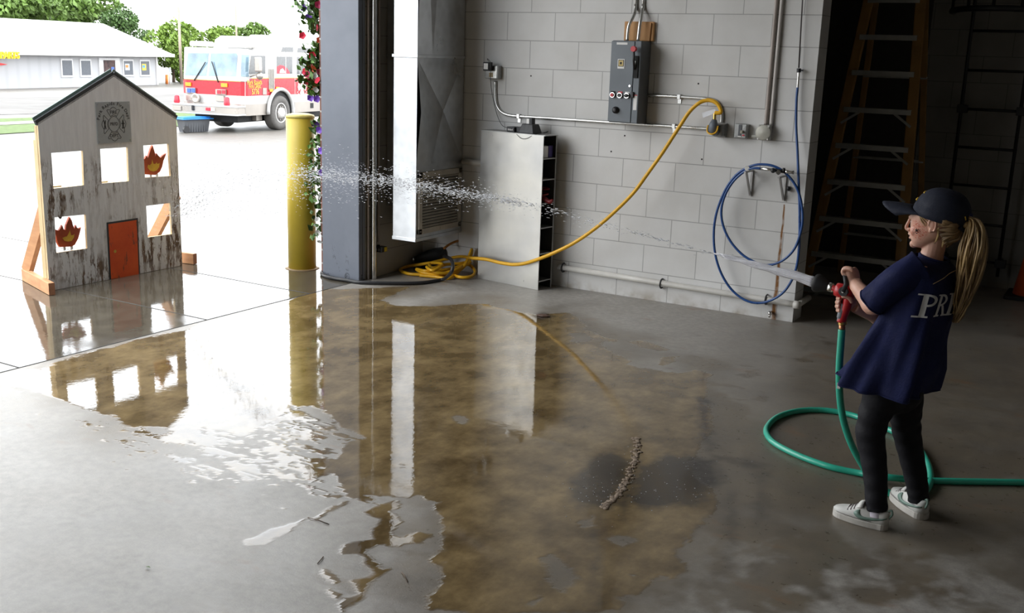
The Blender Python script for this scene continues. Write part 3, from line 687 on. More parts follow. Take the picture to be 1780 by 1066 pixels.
# ---- control panel
pa, pb = wl(1062, 70, -.0), wl(1057, 212, -.0)
PD = .17
x0p, x1p = wl(1059.5, 140, -PD).x, wl(1111, 145, -PD).x
zt, zb = wl(1064, 70, -PD).z, wl(1110, 216, -PD).z
xs_ = wl(1130.5, 140, 0).x
PN = thing('control_panel', 'tall grey electrical control panel with push buttons on the block wall', 'electrical panel', ((x0p+x1p)/2, 0, zb))
w = x1p-x0p
MB().box((x0p+.004, -PD+.012, zb), (x1p, -.001, zt)).build('enclosure', M_PBOX2, PN, bevel=.004)
MB().box((x0p, -PD, zb+.006), (x0p+w*.78, -PD+.012, zt-.004)).build('panel_door', M_PBOX, PN, bevel=.004)
MB().box((x0p+w*.80, -PD-.001, zb+.004), (x1p, -PD+.013, zt-.002)).build('flange_strip', M_PBOX, PN, bevel=.003)
MB().box((x0p+w*.18, -PD-.002, zt-.028), (x0p+w*.54, -PD-.0003, zt-.013)).build('warning_label', M_WHITE, PN)
emb = MB().box((x0p+w*.25, -PD-.003, zt-.19), (x0p+w*.48, -PD-.0003, zt-.125)).build('square_plate', M_WHITE, PN)
M_GOLD = mat('plate_gold', (.55, .42, .14), .4)
MB().box((x0p+w*.275, -PD-.0042, zt-.176), (x0p+w*.455, -PD-.003, zt-.130)).build('dark_square', M_BLACKM, emb)
MB().box((x0p+w*.292, -PD-.0052, zt-.172), (x0p+w*.438, -PD-.0042, zt-.134)).build('gold_square', M_GOLD, emb)
MB().box((x0p+w*.335, -PD-.0060, zt-.161), (x0p+w*.395, -PD-.0052, zt-.145)).build('centre_square', M_BLACKM, emb)
hx = x0p+w*.83
hd = MB().box((hx-.006, -PD-.012, zt-.25), (hx+.028, -PD-.0005, zt-.10)).build('disconnect_plate', M_BLACKM, PN, bevel=.003)
MB().tube([(hx+.003, -PD-.015, zt-.19), (hx+.003, -PD-.034, zt-.13), (hx+.003, -PD-.038, zt-.06)], .008, 10).build('disconnect_lever', M_BLACK, hd)
MB().box((hx-.006, -PD-.0145, zt-.185), (hx+.010, -PD-.012, zt-.135)).build('position_label', M_WHITE, hd)
MB().cyl((hx+.003, -PD-.056, zt-.055), (hx+.003, -PD-.028, zt-.055), .019, 16).build('red_knob', M_RED, hd)
MB().box((hx-.010, -PD-.018, zt-.385), (hx+.006, -PD-.0005, zt-.345)).build('latch', M_BLACK, PN, bevel=.003)
MB().cyl((x0p+w*.70, -PD-.008, zt-.305), (x0p+w*.70, -PD, zt-.305), .008, 12).build('door_screw', M_STEEL, PN)
MB().box((hx+.004, -PD-.0026, zb+.095), (hx+.030, -PD-.0012, zb+.20)).build('data_label', M_WHITE, PN)
MB().box((hx+.004, -PD-.0030, zb+.193), (hx+.030, -PD-.0012, zb+.20)).build('red_stripe', M_RED, PN)
zz = zt-.372
for k, (fx, cm) in enumerate(((.12, M_RED), (.365, M_BLACK), (.60, M_BLACK))):
    xx = x0p+w*fx+.006
    bt = MB().cyl((xx, -PD-.016, zz), (xx, -PD, zz), .019, 20).build('push_button', M_STEEL, PN)
    MB().cyl((xx, -PD-.024, zz), (xx, -PD-.012, zz), .0125, 16).build('button_cap', cm, bt)
    MB().box((xx-.017, -PD-.0022, zz+.016), (xx+.017, -PD-.0004, zz+.026)).build('legend', (M_BLACKM, M_RED, M_WHITE)[k], bt)
MB().box((x0p+w*.60-.012, -PD-.034, zz-.006), (x0p+w*.60+.02, -PD-.022, zz+.006)).build('selector_handle', M_BLACK, PN, bevel=.003)
MB().lathe([(.024, 0), (.024, .012), (.016, .014), (.016, .026), (.011, .028)], plane_M((x0p+w*.27, -PD, zb+.088), (1, 0, 0), (0, 0, 1)), 20).build('reset_knob', M_BLACK, PN)
# orange board behind the conduits
ba, bb = wl(1081, 36, -.05), wl(1137, 70, -.05)
x0b, x1b = wl(1081.5, 50, -.06).x, wl(1133, 50, -.06).x
bd = MB(); bd.box((x0b, -.028, zt+.002), (x1b, -.001, wl(1100, 37, -.06).z)); T(bd.build('mounting_board', M_BOARD, bevel=.006), 'short orange wooden board on the wall above the control panel', 'board')
MB().bar((x1b-.03, -.034, zt+.004), (x1b-.022, -.035, wl(1100, 37, -.06).z-.01), .012, .012).build('torn_edge', M_BOARD, bpy.data.objects['mounting_board'])
# ---- the three boxes
def wbox(name, px0, py0, px1, py1, dep, label, m, cat):
    a, b2 = wl(px0, py1, -dep), wl(px1, py0, -dep)
    return a.x, b2.x, a.z, b2.z, thing(name, label, cat, ((a.x+b2.x)/2, 0, a.z))
X0, X1, Z0, Z1, t = wbox('power_outlet', 1237.5, 216, 1257, 237, .075, 'heavy cast outlet box that the yellow cable plugs into', M_CAST, 'outlet')
MB().box((X0, -.075, Z0), (X1, -.001, Z1)).build('box', M_CAST, t, bevel=.012, segs=3)
MB().box((X0-.004, -.02, Z0-.006), (X1+.006, -.001, Z1+.004)).build('mounting_flange', M_CAST, t, bevel=.004)
pm = Vector(((X0+X1)/2-.018, -.10, (Z0+Z1)/2+.02))
PL = thing('yellow_plug', 'grey plug with yellow clamp on the end of the yellow cable', 'plug', (pm.x, pm.y, pm.z))
MB().tube([pm+Vector((0, .022, -.03)), pm+Vector((0, -.01, -.028)), pm+Vector((.0, -.012, .02)), pm+Vector((.002, -.006, .052))], [.030, .034, .030, .016], 16).build('plug_body', mat('plug_grey', (.13, .15, .18), .5), PL)
MB().tube(spline([pm+Vector((-.036, -.018, .012)), pm+Vector((-.032, -.035, -.028)), pm+Vector((0, -.042, -.044)), pm+Vector((.032, -.035, -.028)), pm+Vector((.036, -.018, .012))], 6), .0055, 8).build('yellow_clamp', M_YEL, PL)
MB().cyl(pm+Vector((.002, -.006, .050)), pm+Vector((0, -.004, .095)), .011, 14).build('gland', M_BRASS, PL)
pt = pm+Vector((0, -.004, .095))
X0, X1, Z0, Z1, t = wbox('switch_box', 1275, 216, 1299, 240, .055, 'middle grey box with a dark switch plate on the block wall', M_CAST, 'switch')
MB().box((X0, -.055, Z0), (X1, -.001, Z1)).build('box', M_CAST, t, bevel=.008, segs=3)
sp = MB().box((X0+.03, -.058, Z0+.012), (X1-.035, -.0555, Z1-.006)).build('switch_plate', mat('switch_plate_dark', (.10, .105, .115), .45), t, bevel=.002)
MB().box((X0+.05, -.078, (Z0+Z1)/2-.014), (X0+.066, -.058, (Z0+Z1)/2+.006)).build('toggle', mat('toggle_tan', (.35, .33, .26), .5), sp, bevel=.002)
MB().box((X0+.030, -.0592, Z0+.010), (X1-.036, -.0582, Z0+.017)).build('label_strip', M_WHITE, sp)
MB().box((X0+.060, -.0592, Z0+.018), (X0+.075, -.0582, Z0+.027)).build('red_mark', M_RED, sp)
X0, X1, Z0, Z1, t = wbox('junction_box', 1315, 218, 1339, 243, .055, 'paint-covered junction box with round cover nearest the wall end', M_CASTP, 'junction box')
MB().box((X0, -.055, Z0), (X1, -.001, Z1)).build('box', M_CASTP, t, bevel=.006)
MB().lathe([(.052, 0), (.052, .004), (.046, .006), (.010, .010), (.003, .011)], plane_M(((X0+X1)/2, -.055, (Z0+Z1)/2), (1, 0, 0), (0, 0, 1)), 28).build('round_cover', mat('cover_spun', (.42, .41, .36), .5, .3), t)
MB().box((X0-.045, -.03, Z0+.012), (X0+.01, -.02, Z0+.028)).build('side_lug', M_CASTP, t, bevel=.003)
for sx, sz in ((X0+.01, Z1-.008), (X1-.01, Z1-.008), (X1-.01, Z0+.008), (X0+.01, Z0+.008)): MB().cyl((sx, -.062, sz), (sx, -.055, sz), .006, 8).build('corner_screw', M_STEEL, t)
# painted pipe drop on the wall above upper conduit (caulked joint)
a = wl(1228, 170, -.004); 
# tag
ta = wl(1221, 200, -.09); tb_ = wl(1244, 193, -.095)
tg = MB(); Mx = plane_M((ta+tb_)/2, tb_-ta, (0, 0, 1)); L_ = (tb_-ta).length
tg.prism([(-L_/2, -.02), (L_/2, -.012), (L_/2, .014), (-L_/2, .016)], Mx, .0008)
tgo = T(tg.build('cable_tag', mat('clear_tag', (.72, .74, .78), .25)), 'small white tag tied to the yellow cable beside its plug', 'tag')
mb = MB()
for k in range(4): mb.box((-L_*.35+k*.018, -.008, -.0006), (-L_*.35+k*.018+.012, .006, -.0001), Mx)
mb.build('red_print', mat('tag_red', (.55, .18, .18), .5), tgo)
# ---- yellow cable: plug, swag along the wall, cabinet front, coil
path = [pt, wl(1253, 195, -.10), wl(1249, 183, -.10), wl(1240, 176, -.10), wl(1228, 174.5, -.10), wl(1214, 180, -.11), wl(1198, 195, -.12), wl(1180, 222, -.14), wl(1150, 268, -.17), wl(1125, 303, -.19), wl(1103, 333, -.21), wl(1075, 362, -.23), wl(1040, 393, -.26), wl(1000, 421, -.28), wl(960, 441, -.29), wl(920, 456, -.275), wl(895, 460, -.262), wl(870, 457, -.24), wl(845, 451, -.22), wl(822, 449, -.21)]
T(MB().tube(spline(path, 7), .0135, 12).build('yellow_cable', M_YEL), 'thick yellow cable swagging from wall plug down past the metal cabinet', 'cable')
coil = []
cl_pts = [(822,449,.16),(800,446,.13),(770,452,.10),(748,458,.08),(752,466,.07),(775,460,.08),(800,458,.09),(818,455,.10),(790,466,.06),(765,470,.05),(740,471,.05),(724,468,.045),(735,474,.035),(760,477,.03),(790,470,.06),(812,460,.08),(822,466,.05),(826,474,.03),(818,481,.022),(800,482,.02),(780,477,.02),(760,481,.016),(735,478,.016),(710,476,.016),(696,470,.02),(706,464,.03),(730,460,.06),(752,457,.09),(770,460,.10),(752,470,.07),(742,464,.08),(760,474,.05),(790,474,.04),(808,462,.07),(818,446,.14),(820,434,.20),(815,446,.15),(808,460,.09),(795,474,.03),(780,484,.016),(755,481,.015),(730,479,.015)]
for x, y, z in cl_pts: coil.append(fl(x, y, z))
cobj = MB().tube(spline(coil, 7), .0125, 10).build('yellow_cable_coil', M_YEL); T(cobj, 'tangled heap of yellow cable on the floor beside the metal cabinet', 'cable')
M_OR = mat('orange_cord', (.42, .17, .03), .45)
oc = [xl(p[0], p[1], p[2]) for p in ((772,432,-1.45),(783,424,-1.45),(800,418,-1.42),(818,420,-1.40),(822,428,-1.36))]
T(MB().tube(spline(oc, 6), .010, 8).build('orange_cord', M_OR), 'dull orange cord arching behind the yellow cable coil', 'cord')
oc = [fl(*p) for p in ((716,462,.02),(705,458,.04),(703,446,.08),(711,434,.12),(728,428,.14),(742,429,.13),(752,434,.11),(742,437,.09))]
T(MB().tube(spline(oc, 6), .0085, 8).build('orange_cord', M_OR), 'thin orange cord looped around the dark nozzle in the corner', 'cord')
# ---- drain pipe along the foot of the wall
zp = .135
pr = .021
tp = MB().tube([(-.485, -pr-.004, zp+.021), (.30, -pr-.004, zp+.012), (1.29, -pr-.004, zp-.0), (XW+.02, -pr-.004, zp-.002)], pr, 14).build('drain_pipe', M_PVC)
T(tp, 'white plastic drain pipe running along the foot of the block wall', 'pipe')
MB().tube([(XW+.005, -pr-.004, zp-.002), (XW+.045, -pr-.004, zp-.002)], .027, 16).build('elbow', M_PVC, tp)
MB().tube([(XW+.03, -pr-.004, zp-.002), (XW+.03, .25, zp-.002)], pr, 14).build('return_run', M_PVC, tp)
for x, z in ((wl(1150, 490, -.02).x, zp+.005), (wl(1332, 522, -.02).x, zp), (wl(979, 461, -.02).x, zp+.018)):
    MB().tube(spline([(x, -.003, z+.034), (x, -.03, z+.03), (x, -.05, z), (x, -.03, z-.028), (x, -.003, z-.03)], 5), .006, 8).build('pipe_strap', mat('dark_strap', (.07, .07, .07), .5, .6), tp)
# same pipe further left behind the cabinet
q0 = wl(812, 281, -.03); T(MB().tube([(-1.375, -.03, q0.z), (-1.165, -.03, q0.z-.005)], .022, 14).build('cross_pipe', M_PVC), 'short white pipe showing between the duct and the metal cabinet', 'pipe')
# spigot at the rust streak
sp = wl(1341, 543, -.0)
st = thing('wall_spigot', 'small corroded tap at the foot of the rust streak', 'tap', (sp.x, 0, sp.z))
MB().cyl((sp.x, -.03, sp.z), (sp.x, 0, sp.z), .012, 12).build('stem', M_STEEL, st)
MB().ball((sp.x, -.035, sp.z), .015, 10, 6).build('valve', M_STEEL, st)
MB().tube([(sp.x, -.035, sp.z), (sp.x, -.04, sp.z-.03)], .008, 8).build('spout', M_STEEL, st)
# ---- bracket with blue air hose
M_BRK = mat('bracket_steel', (.42, .41, .40), .45, .7)
for (tx, ty, bx, by, lab) in ((1305, 297, 1302.5, 341, 'left of the two steel brackets carrying the blue air hose'), (1363, 306, 1359, 349, 'right of the two steel brackets carrying the blue air hose')):
    a = wl(tx, ty, -.03); b2 = wl(bx, by, -.012)
    t = thing('hose_bracket', lab, 'bracket', (a.x, 0, b2.z))
    MB().box((a.x-.006, -.012, b2.z), (a.x+.012, -.001, a.z)).build('wall_strip', M_BRK, t, bevel=.002)
    MB().bar((a.x+.003, -.012, b2.z+.01), (a.x+.003, -.13, a.z), .012, .012).build('strut', M_BRK, t)
    MB().bar((a.x+.003, -.002, a.z), (a.x+.003, -.16, a.z), .014, .010).build('arm', M_BRK, t)
# blue hose: drop from the ceiling and two loops
hy = -.10
r_ = .0085
drop = [Vector((wl(1395, 0, -.03).x, -.03, 4.5)), wl(1395, 0, -.03), wl(1388.5, 118, -.03)]
wire = MB().tube(drop, .0045, 8).build('hanging_cable', mat('dark_wire', (.05, .04, .04), .4)); T(wire, 'thin dark cable dropping from above to the blue air hose', 'cable')
cp = thing('hose_coupler', 'bright metal coupler joining the dark cable and blue air hose', 'coupler', tuple(wl(1387, 130, -.03)))
MB().cyl(wl(1388.5, 126, -.03), wl(1386.5, 152, -.03), .0085, 12).build('coupler_body', M_STEEL, cp)
MB().cyl(wl(1388.8, 119, -.03), wl(1388.5, 126, -.03), .014, 12).build('collar', M_BLACK, cp)
MB().bar(wl(1389, 122, -.03), wl(1396, 122.5, -.03), .010, .012).build('tab', M_BLACK, cp)
loopA = [wl(1386.5, 152, -.03), wl(1384.5, 175, -.035), wl(1384, 220, -.04), wl(1386, 260, -.06), wl(1388, 310, -.09), wl(1390, 370, -.10), wl(1389, 430, -.10), wl(1383, 470, -.09), wl(1370, 498, -.085), wl(1352, 516, -.085), wl(1325, 526.5, -.085), wl(1298, 523, -.085), wl(1273, 505, -.085), wl(1254, 476, -.09), wl(1243, 440, -.095), wl(1241, 400, -.10), wl(1247, 365, -.105), wl(1261, 330, -.11), wl(1278, 306, -.115), wl(1296, 293, -.12), wl(1312, 287, -.125), wl(1328, 286, -.125), wl(1345, 289, -.125), wl(1362, 298, -.12), wl(1378, 315, -.115), wl(1388, 334, -.11), wl(1394, 360, -.11), wl(1395, 385, -.11), wl(1390, 410, -.11), wl(1380, 434, -.11), wl(1362, 452, -.11), wl(1340, 460.5, -.11), wl(1318, 458, -.11), wl(1292, 444, -.11), wl(1270, 420, -.11), wl(1257, 392, -.11), wl(1254, 365, -.115), wl(1261, 338, -.12), wl(1276, 314, -.125), wl(1296, 297, -.13), wl(1310, 292.5, -.135), wl(1322, 293, -.135)]
T(MB().tube(spline(loopA, 6), r_, 10).build('blue_air_hose', M_BLUE), 'blue air hose hanging in two loops on the wall brackets', 'hose')
an, bn = wl(1322, 293, -.135), wl(1380, 300, -.12)
ch = thing('air_chuck', 'metal air gun with black knobs resting on the right bracket', 'air gun', tuple(an))
MB().tube([an, an.lerp(bn, .25), an.lerp(bn, .45)], [.008, .010, .007], 10).build('hose_end', M_STEEL, ch)
MB().tube([an.lerp(bn, .40), an.lerp(bn, .75)], [.012, .013], 12).build('gun_body', M_BLACK, ch)
MB().tube([an.lerp(bn, .72), an.lerp(bn, .80), an.lerp(bn, .92), bn], [.010, .013, .010, .013], 12).build('chuck', M_STEEL, ch)
MB().ball(wl(1344, 296.5, -.15), .017, 14, 10).build('gauge_knob', M_BLACK, ch)
MB().cyl(wl(1353, 300, -.165), wl(1353, 300, -.14), .015, 14).build('end_cap', M_STEEL, ch)
MB().cyl(wl(1363, 292, -.13), wl(1362, 298, -.13), .009, 10).build('valve_knob', M_BLACK, ch)
k1 = wl(1298.5, 293, -.14); T(MB().cyl(k1, k1+Vector((0, .05, 0)), .017, 14).build('bracket_cap', M_STEEL), 'round steel end cap at the tip of the left hose bracket', 'cap')
k2 = wl(1371, 328, -.012)
T(MB().ball(k2, .0165, 14, 10).build('black_ball', M_BLACK), 'small black ball hanging on the wall below the air gun', 'knob')
MB().cyl(k2, (k2.x, -.008, wl(1371, 312, -.008).z), .0012, 6).build('string', M_STEEL, bpy.data.objects['black_ball'])
MB().cyl((k2.x, 0, wl(1371, 312, 0).z), (k2.x, -.012, wl(1371, 312, 0).z), .004, 8).build('nail', M_STEEL, bpy.data.objects['black_ball'])
# drilled holes in the wall
for px, py in ((923, 132), (1214, 145.5), (1086, 236), (1062.5, 263.5), (1220, 277)):
    pass
# ================================================================== OUTSIDE
# ---- plywood practice house
M_PLYE = wood_material('plywood_edge', (.52, .38, .20), (.68, .52, .30), (1, 1, 1), 8)
M_LUM = wood_material('fir_lumber', (.46, .22, .10), (.62, .33, .16), (1, 5, 5), 4)
M_LUMD = wood_material('fir_lumber_dark', (.30, .13, .07), (.42, .20, .11), (1, 5, 5), 4)  # darker lumber tone for the end faces of the feet
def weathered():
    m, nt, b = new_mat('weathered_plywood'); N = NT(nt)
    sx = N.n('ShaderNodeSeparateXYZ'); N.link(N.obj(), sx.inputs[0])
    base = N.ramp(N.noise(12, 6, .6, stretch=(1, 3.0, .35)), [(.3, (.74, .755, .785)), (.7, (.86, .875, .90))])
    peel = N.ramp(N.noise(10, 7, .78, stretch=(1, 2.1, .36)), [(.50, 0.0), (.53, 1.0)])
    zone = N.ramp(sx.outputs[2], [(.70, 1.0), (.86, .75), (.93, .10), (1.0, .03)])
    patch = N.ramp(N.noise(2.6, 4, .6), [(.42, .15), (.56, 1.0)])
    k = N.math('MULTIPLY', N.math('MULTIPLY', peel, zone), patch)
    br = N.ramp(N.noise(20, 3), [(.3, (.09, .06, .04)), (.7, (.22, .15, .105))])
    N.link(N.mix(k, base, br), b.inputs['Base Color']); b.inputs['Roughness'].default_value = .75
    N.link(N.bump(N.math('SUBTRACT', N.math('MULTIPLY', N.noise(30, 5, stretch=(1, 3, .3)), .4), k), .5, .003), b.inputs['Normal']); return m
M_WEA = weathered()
XH = -3.222
def hp(px, py): return xl(px, py, XH)
fA, fB = fl(89, 505), fl(316, 463)
yA, yB = hp(64, 300).y, hp(309, 300).y
yA = (hp(64, 213).y+hp(86, 480).y)/2; yB = (hp(307, 206).y+hp(316, 455).y)/2
zL, zR, pk = hp(64, 214).z, hp(307, 205).z, hp(198, 130)
H = thing('plywood_house', 'weathered grey plywood house front with orange door and window holes standing on wet concrete', 'house front', (XH, (yA+yB)/2, 0))
outer = [(yA, .002), (yB, .002), (yB, zR), (pk.y, pk.z), (yA, zL)]
def win(pts): return [(hp(*p).y, hp(*p).z) for p in pts]
wins = [win([(93,328),(146,322),(144,262),(89,266)]), win([(177,319),(224,315),(222,256),(174,259)]), win([(252,309),(297,306),(293,250),(249,253)]), win([(98,440),(152,432),(149,373),(95,378)]), win([(257,413),(299,407),(296,353),(254,358)])]
bm = bmesh.new(); TH = .019
def loopv(pts, x): return [bm.verts.new((x, y, z)) for y, z in pts]
loops = [loopv(outer, XH)]+[loopv(w_, XH) for w_ in wins]
ed = []
for L in loops:
    for i in range(len(L)): ed.append(bm.edges.new((L[i], L[(i+1) % len(L)])))
res = bmesh.ops.triangle_fill(bm, use_beauty=True, edges=ed)
def inside_any(c):
    for w_ in wins:
        if poly_sd(np.array([c.y]), np.array([c.z]), w_)[0] > 0: return True
    return False
kill = [f for f in bm.faces if inside_any(f.calc_center_median())]
bmesh.ops.delete(bm, geom=kill, context='FACES_ONLY')
r = bmesh.ops.extrude_face_region(bm, geom=list(bm.faces)); bmesh.ops.translate(bm, vec=(-TH, 0, 0), verts=[g for g in r['geom'] if isinstance(g, bmesh.types.BMVert)])
bmesh.ops.recalc_face_normals(bm, faces=bm.faces)
me = bpy.data.meshes.new('panel'); 
for f in bm.faces: f.material_index = 1 if abs(f.normal.x) < .5 else 0
bmesh.ops.translate(bm, vec=(-XH, -(yA+yB)/2, 0), verts=bm.verts); bm.to_mesh(me); bm.free()
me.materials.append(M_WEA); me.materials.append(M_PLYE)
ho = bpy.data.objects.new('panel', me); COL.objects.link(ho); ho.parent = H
# roof trim
M_TRIM = mat('dark_trim', (.03, .035, .04), .6); M_TRIMG = mat('green_flashing', (.16, .24, .22), .5)
rt = MB()
for (a, b_) in (((yA-.012, zL), (pk.y, pk.z+.006)), ((pk.y, pk.z+.006), (yB+.008, zR))):
    rt.bar((XH-.01, a[0], a[1]), (XH-.01, b_[0], b_[1]), .035, .020, (1, 0, 0))
rt.build('roof_trim', M_TRIM, H)
rt = MB(); rt.bar((XH-.024, yA-.012, zL+.012), (XH-.024, pk.y, pk.z+.018), .05, .006, (1, 0, 0)); rt.bar((XH-.024, pk.y, pk.z+.018), (XH-.024, yB+.008, zR+.012), .05, .006, (1, 0, 0)); rt.build('roof_flashing', M_TRIMG, H)
# frame lumber behind
fr_ = MB()
for yy in (yA+.02, yB-.02): MB().box((XH-TH-.045, yy-.019, .01), (XH-TH, yy+.019, .9*zL)).build('stud', M_PLYE, H)
# side battens seen from the left edge
MB().box((XH-TH-.02, yA-.002, .09), (XH-TH, yA+.03, zL-.02)).build('edge_batten', M_PLYE, H)
for nm, A0, B0 in (('left', (-3.665, -2.345), (-3.10, -2.528)), ('right', (-3.70, yB+.035), (-3.185, yB+.10))):
    A3, B3 = Vector((A0[0], A0[1], .045)), Vector((B0[0], B0[1], .045)); dv = (B3-A3).normalized()
    MB().bar(A3, B3, .042, .086).build('foot', M_LUM, H, bevel=.003)
    MB().bar(B3+dv*.0003, B3+dv*.002, .041, .085).build('foot_end', M_LUMD, H)
    ye = (yA if nm == 'left' else yB-.03); T0 = Vector((XH-.04, ye+.03, .57))
    MB().bar(A3+Vector((.035, 0, .03)), T0, .085, .04, (0, 1, 0)).build('brace', M_LUM, H)
# sill brackets and hinges in the two empty upper windows
for i, px in ((0, 104), (1, 186)):
    y0, z0 = hp(px-8, 323 if i == 0 else 316).y, min(wins[i][0][1], wins[i][1][1])
    MB().box((XH-.06, y0-.012, z0+.003), (XH-.028, y0+.07, z0+.012)).build('hinge', M_BRASS, H, bevel=.001)
# door
dc = [(hp(*p).y, hp(*p).z) for p in ((190, 486), (243, 477), (239, 379), (185, 387))]
def dpoly(pts, x, dp): 
    mb = MB(); mb.prism([(y, z) for y, z in pts], Matrix(((0, 0, 1, x), (1, 0, 0, 0), (0, 1, 0, 0), (0, 0, 0, 1))), dp); return mb
def door_material():
    m, nt, b = new_mat('orange_door'); N = NT(nt)
    c = N.ramp(N.noise(6, 5), [(.3, (.66, .075, .012)), (.7, (.80, .12, .02))])
    k = N.ramp(N.noise(11, 6, .7, stretch=(1, 2.2, .5)), [(.60, 0.0), (.64, .75)])
    N.link(N.mix(k, c, (.10, .05, .03)), b.inputs['Base Color']); b.inputs['Roughness'].default_value = .55; return m
dpoly(dc, XH+.001, .0015).build('door_outline', M_TRIM, H)
ins = [(dc[0][0]+.014, dc[0][1]), (dc[1][0]-.012, dc[1][1]), (dc[2][0]-.012, dc[2][1]-.014), (dc[3][0]+.014, dc[3][1]-.014)]
dd = dpoly(ins, XH+.0026, .0012).build('door', door_material(), H)
kn = hp(199.5, 437); MB().cyl((XH+.0038, kn.y, kn.z), (XH+.005, kn.y, kn.z), .012, 14).build('door_knob', mat('knob_yellow', (.62, .40, .05), .5), dd)
# badge plate: plain grey sheet with the department lettering and the cross outline
bc = hp(196, 213); bw, bh = .27, .325
b0, b1, b2, b3 = hp(170, 250), hp(228, 247), hp(225, 176), hp(165, 178)
bw = ((b1-b0).length+(b2-b3).length)/2; bh = ((b3-b0).length+(b2-b1).length)/2; cen = (b0+b1+b2+b3)/4
M_PLATE = mat('badge_plate', (.36, .39, .41), .5, var=.05)
M_INK = mat('badge_ink', (.025, .028, .032), .6)
pl8 = MB().box((XH+.0005, cen.y-bw/2, cen.z-bh/2), (XH+.0035, cen.y+bw/2, cen.z+bh/2)).build('badge_plate', M_PLATE, H)
BM = plane_M((XH+.0036, cen.y, cen.z), (0, 1, 0), (0, 0, 1))
k = bw/.30       # everything below drawn on a plate .30 wide
def B(x, y): return BM @ Matrix.Translation((x*k, y*k, 0)) @ Matrix.Scale(1, 4)
ink = MB()
word = 'Park Rapids Fire Dept'; R_ = .135; n_ = len(word)
adv = {'i': .55, ' ': .6, 'r': .75, 'a': 1, 'F': 1, 'P': 1.05, 'R': 1.1, 'D': 1.15, 't': .7}
ws = [adv.get(c_, 1.0) for c_ in word]; tot = sum(ws); acc = 0; span = radians(168)
for c_, w_ in zip(word, ws):
    th = pi/2+span/2-span*(acc+w_/2)/tot; acc += w_
    if c_ == ' ': continue
    Mt = BM @ Matrix.Translation((R_*cos(th)*k, (R_*sin(th)*.98+.005)*k, 0)) @ Matrix.Rotation(th-pi/2, 4, 'Z')
    put_text(ink, c_, .034*k, Mt, .0004, .0006)
def line(pts, w=.0032, closed=True):
    P = [Vector((x*k, y*k, .0003)) for x, y in pts]; m_ = len(P)
    for i in range(m_ if closed else m_-1):
        a, b_ = P[i], P[(i+1) % m_]
        d = (b_-a).normalized()*w*k*.3
        ink.bar(BM @ (a-d), BM @ (b_+d), w*k, .0008, (1, 0, 0))
def arc(cx, cy, r, a0, a1, n=10): return [(cx+r*cos(radians(a0+(a1-a0)*i/n)), cy+r*sin(radians(a0+(a1-a0)*i/n))) for i in range(n+1)]
oy = -.012
line([(x*.048, y*.056+oy) for x, y in arc(0, 0, 1, 0, 340, 17)])
def arm_shape(rot):
    up = [(-.030, .055), (-.066, .098), (-.060, .106), (-.034, .104), (-.018, .118), (0, .124), (.018, .118), (.034, .104), (.060, .106), (.066, .098), (.030, .055), (.016, .064), (0, .067), (-.016, .064)]
    c_, s_ = cos(rot), sin(rot); out = []
    for x, y in up:
        X, Y_ = x*c_-y*s_, x*s_+y*c_
        out.append((X*.86, Y_*1.0+oy))
    return out
for q in range(4): line(arm_shape(q*pi/2))
put_text(ink, 'FIRE', .034*k, B(0, .085+oy), .0004, .0005)
put_text(ink, 'PRFD', .033*k, B(0, oy), .0004, .0006, .92)
put_text(ink, 'DEPT.', .032*k, B(0, -.085+oy), .0004, .0005)
hyd = [(.068, -.035), (.092, -.035), (.092, -.028), (.087, -.026), (.087, -.004), (.094, -.003), (.094, .006), (.087, .007), (.086, .022), (.080, .034), (.074, .022), (.073, .007), (.066, .006), (.066, -.003), (.073, -.004), (.073, -.026), (.068, -.028)]
def blob(pts): ink.prism([(x*k, (y+oy)*k) for x, y in pts], BM @ Matrix.Translation((0, 0, .0001)), .0006)
blob(hyd)
blob([(-.090, -.035), (-.084, -.036), (-.080, -.020), (-.075, -.036), (-.069, -.034), (-.075, -.002), (-.070, .028), (-.076, .032), (-.080, .014), (-.085, .033), (-.091, .028), (-.085, -.002)])
ink.build('badge_print', M_INK, pl8)
for sx in (-1, 1):
    for sy in (-1, 1): MB().cyl((XH+.0035, cen.y+sx*(bw/2-.014), cen.z+sy*(bh/2-.016)), (XH+.006, cen.y+sx*(bw/2-.014), cen.z+sy*(bh/2-.016)), .005, 8).build('screw', M_STEEL, pl8)
# flame cut-outs standing in two windows
def flame(pix, inner, label, tipshade):
    P = [hp(*p) for p in pix]; x0 = XH-.055
    c_ = sum((p for p in P), Vector())/len(P)
    t = thing('flame_cutout', label, 'flame cut-out', (x0, c_.y, min(p.z for p in P)))
    Mx = Matrix(((0, 0, 1, x0), (1, 0, 0, 0), (0, 1, 0, 0), (0, 0, 0, 1)))
    MB().prism([(p.y, p.z) for p in P], Mx, .019).build('flame_board', mat('flame_red', (.48, .08, .025), .55, scale=9, var=.3), t, bevel=.002)
    Q = [hp(*p) for p in inner]
    MB().prism([(p.y, p.z) for p in Q], Mx @ Matrix.Translation((0, 0, .0192)), .0015).build('yellow_centre', mat('flame_yellow', (.88, .52, .06), .55, scale=12, var=.25), t)
    zz = min(p.z for p in P)
    for dy in (-.03, .03): MB().box((x0+.004, c_.y+dy-.008, zz-.022), (x0+.014, c_.y+dy+.008, zz+.008)).build('hinge', M_BRK, t)
flame([(258,304),(253,297),(252,285),(252,276),(255,278),(258,276),(261,271),(263,276),(266,266),(268,259),(271,253),(274,262),(276,270),(275,276),(278,267),(281,271),(285,275),(290,270),(295,267),(293,273),(290,280),(288,290),(284,299),(279,303),(276,305)], [(262,292),(263,287),(266,288),(269,285),(270,278),(272,285),(275,286),(278,283),(279,286),(283,284),(282,291),(278,297),(272,299),(266,297)], 'red flame cut-out with yellow centre in the upper right window hole', 0)
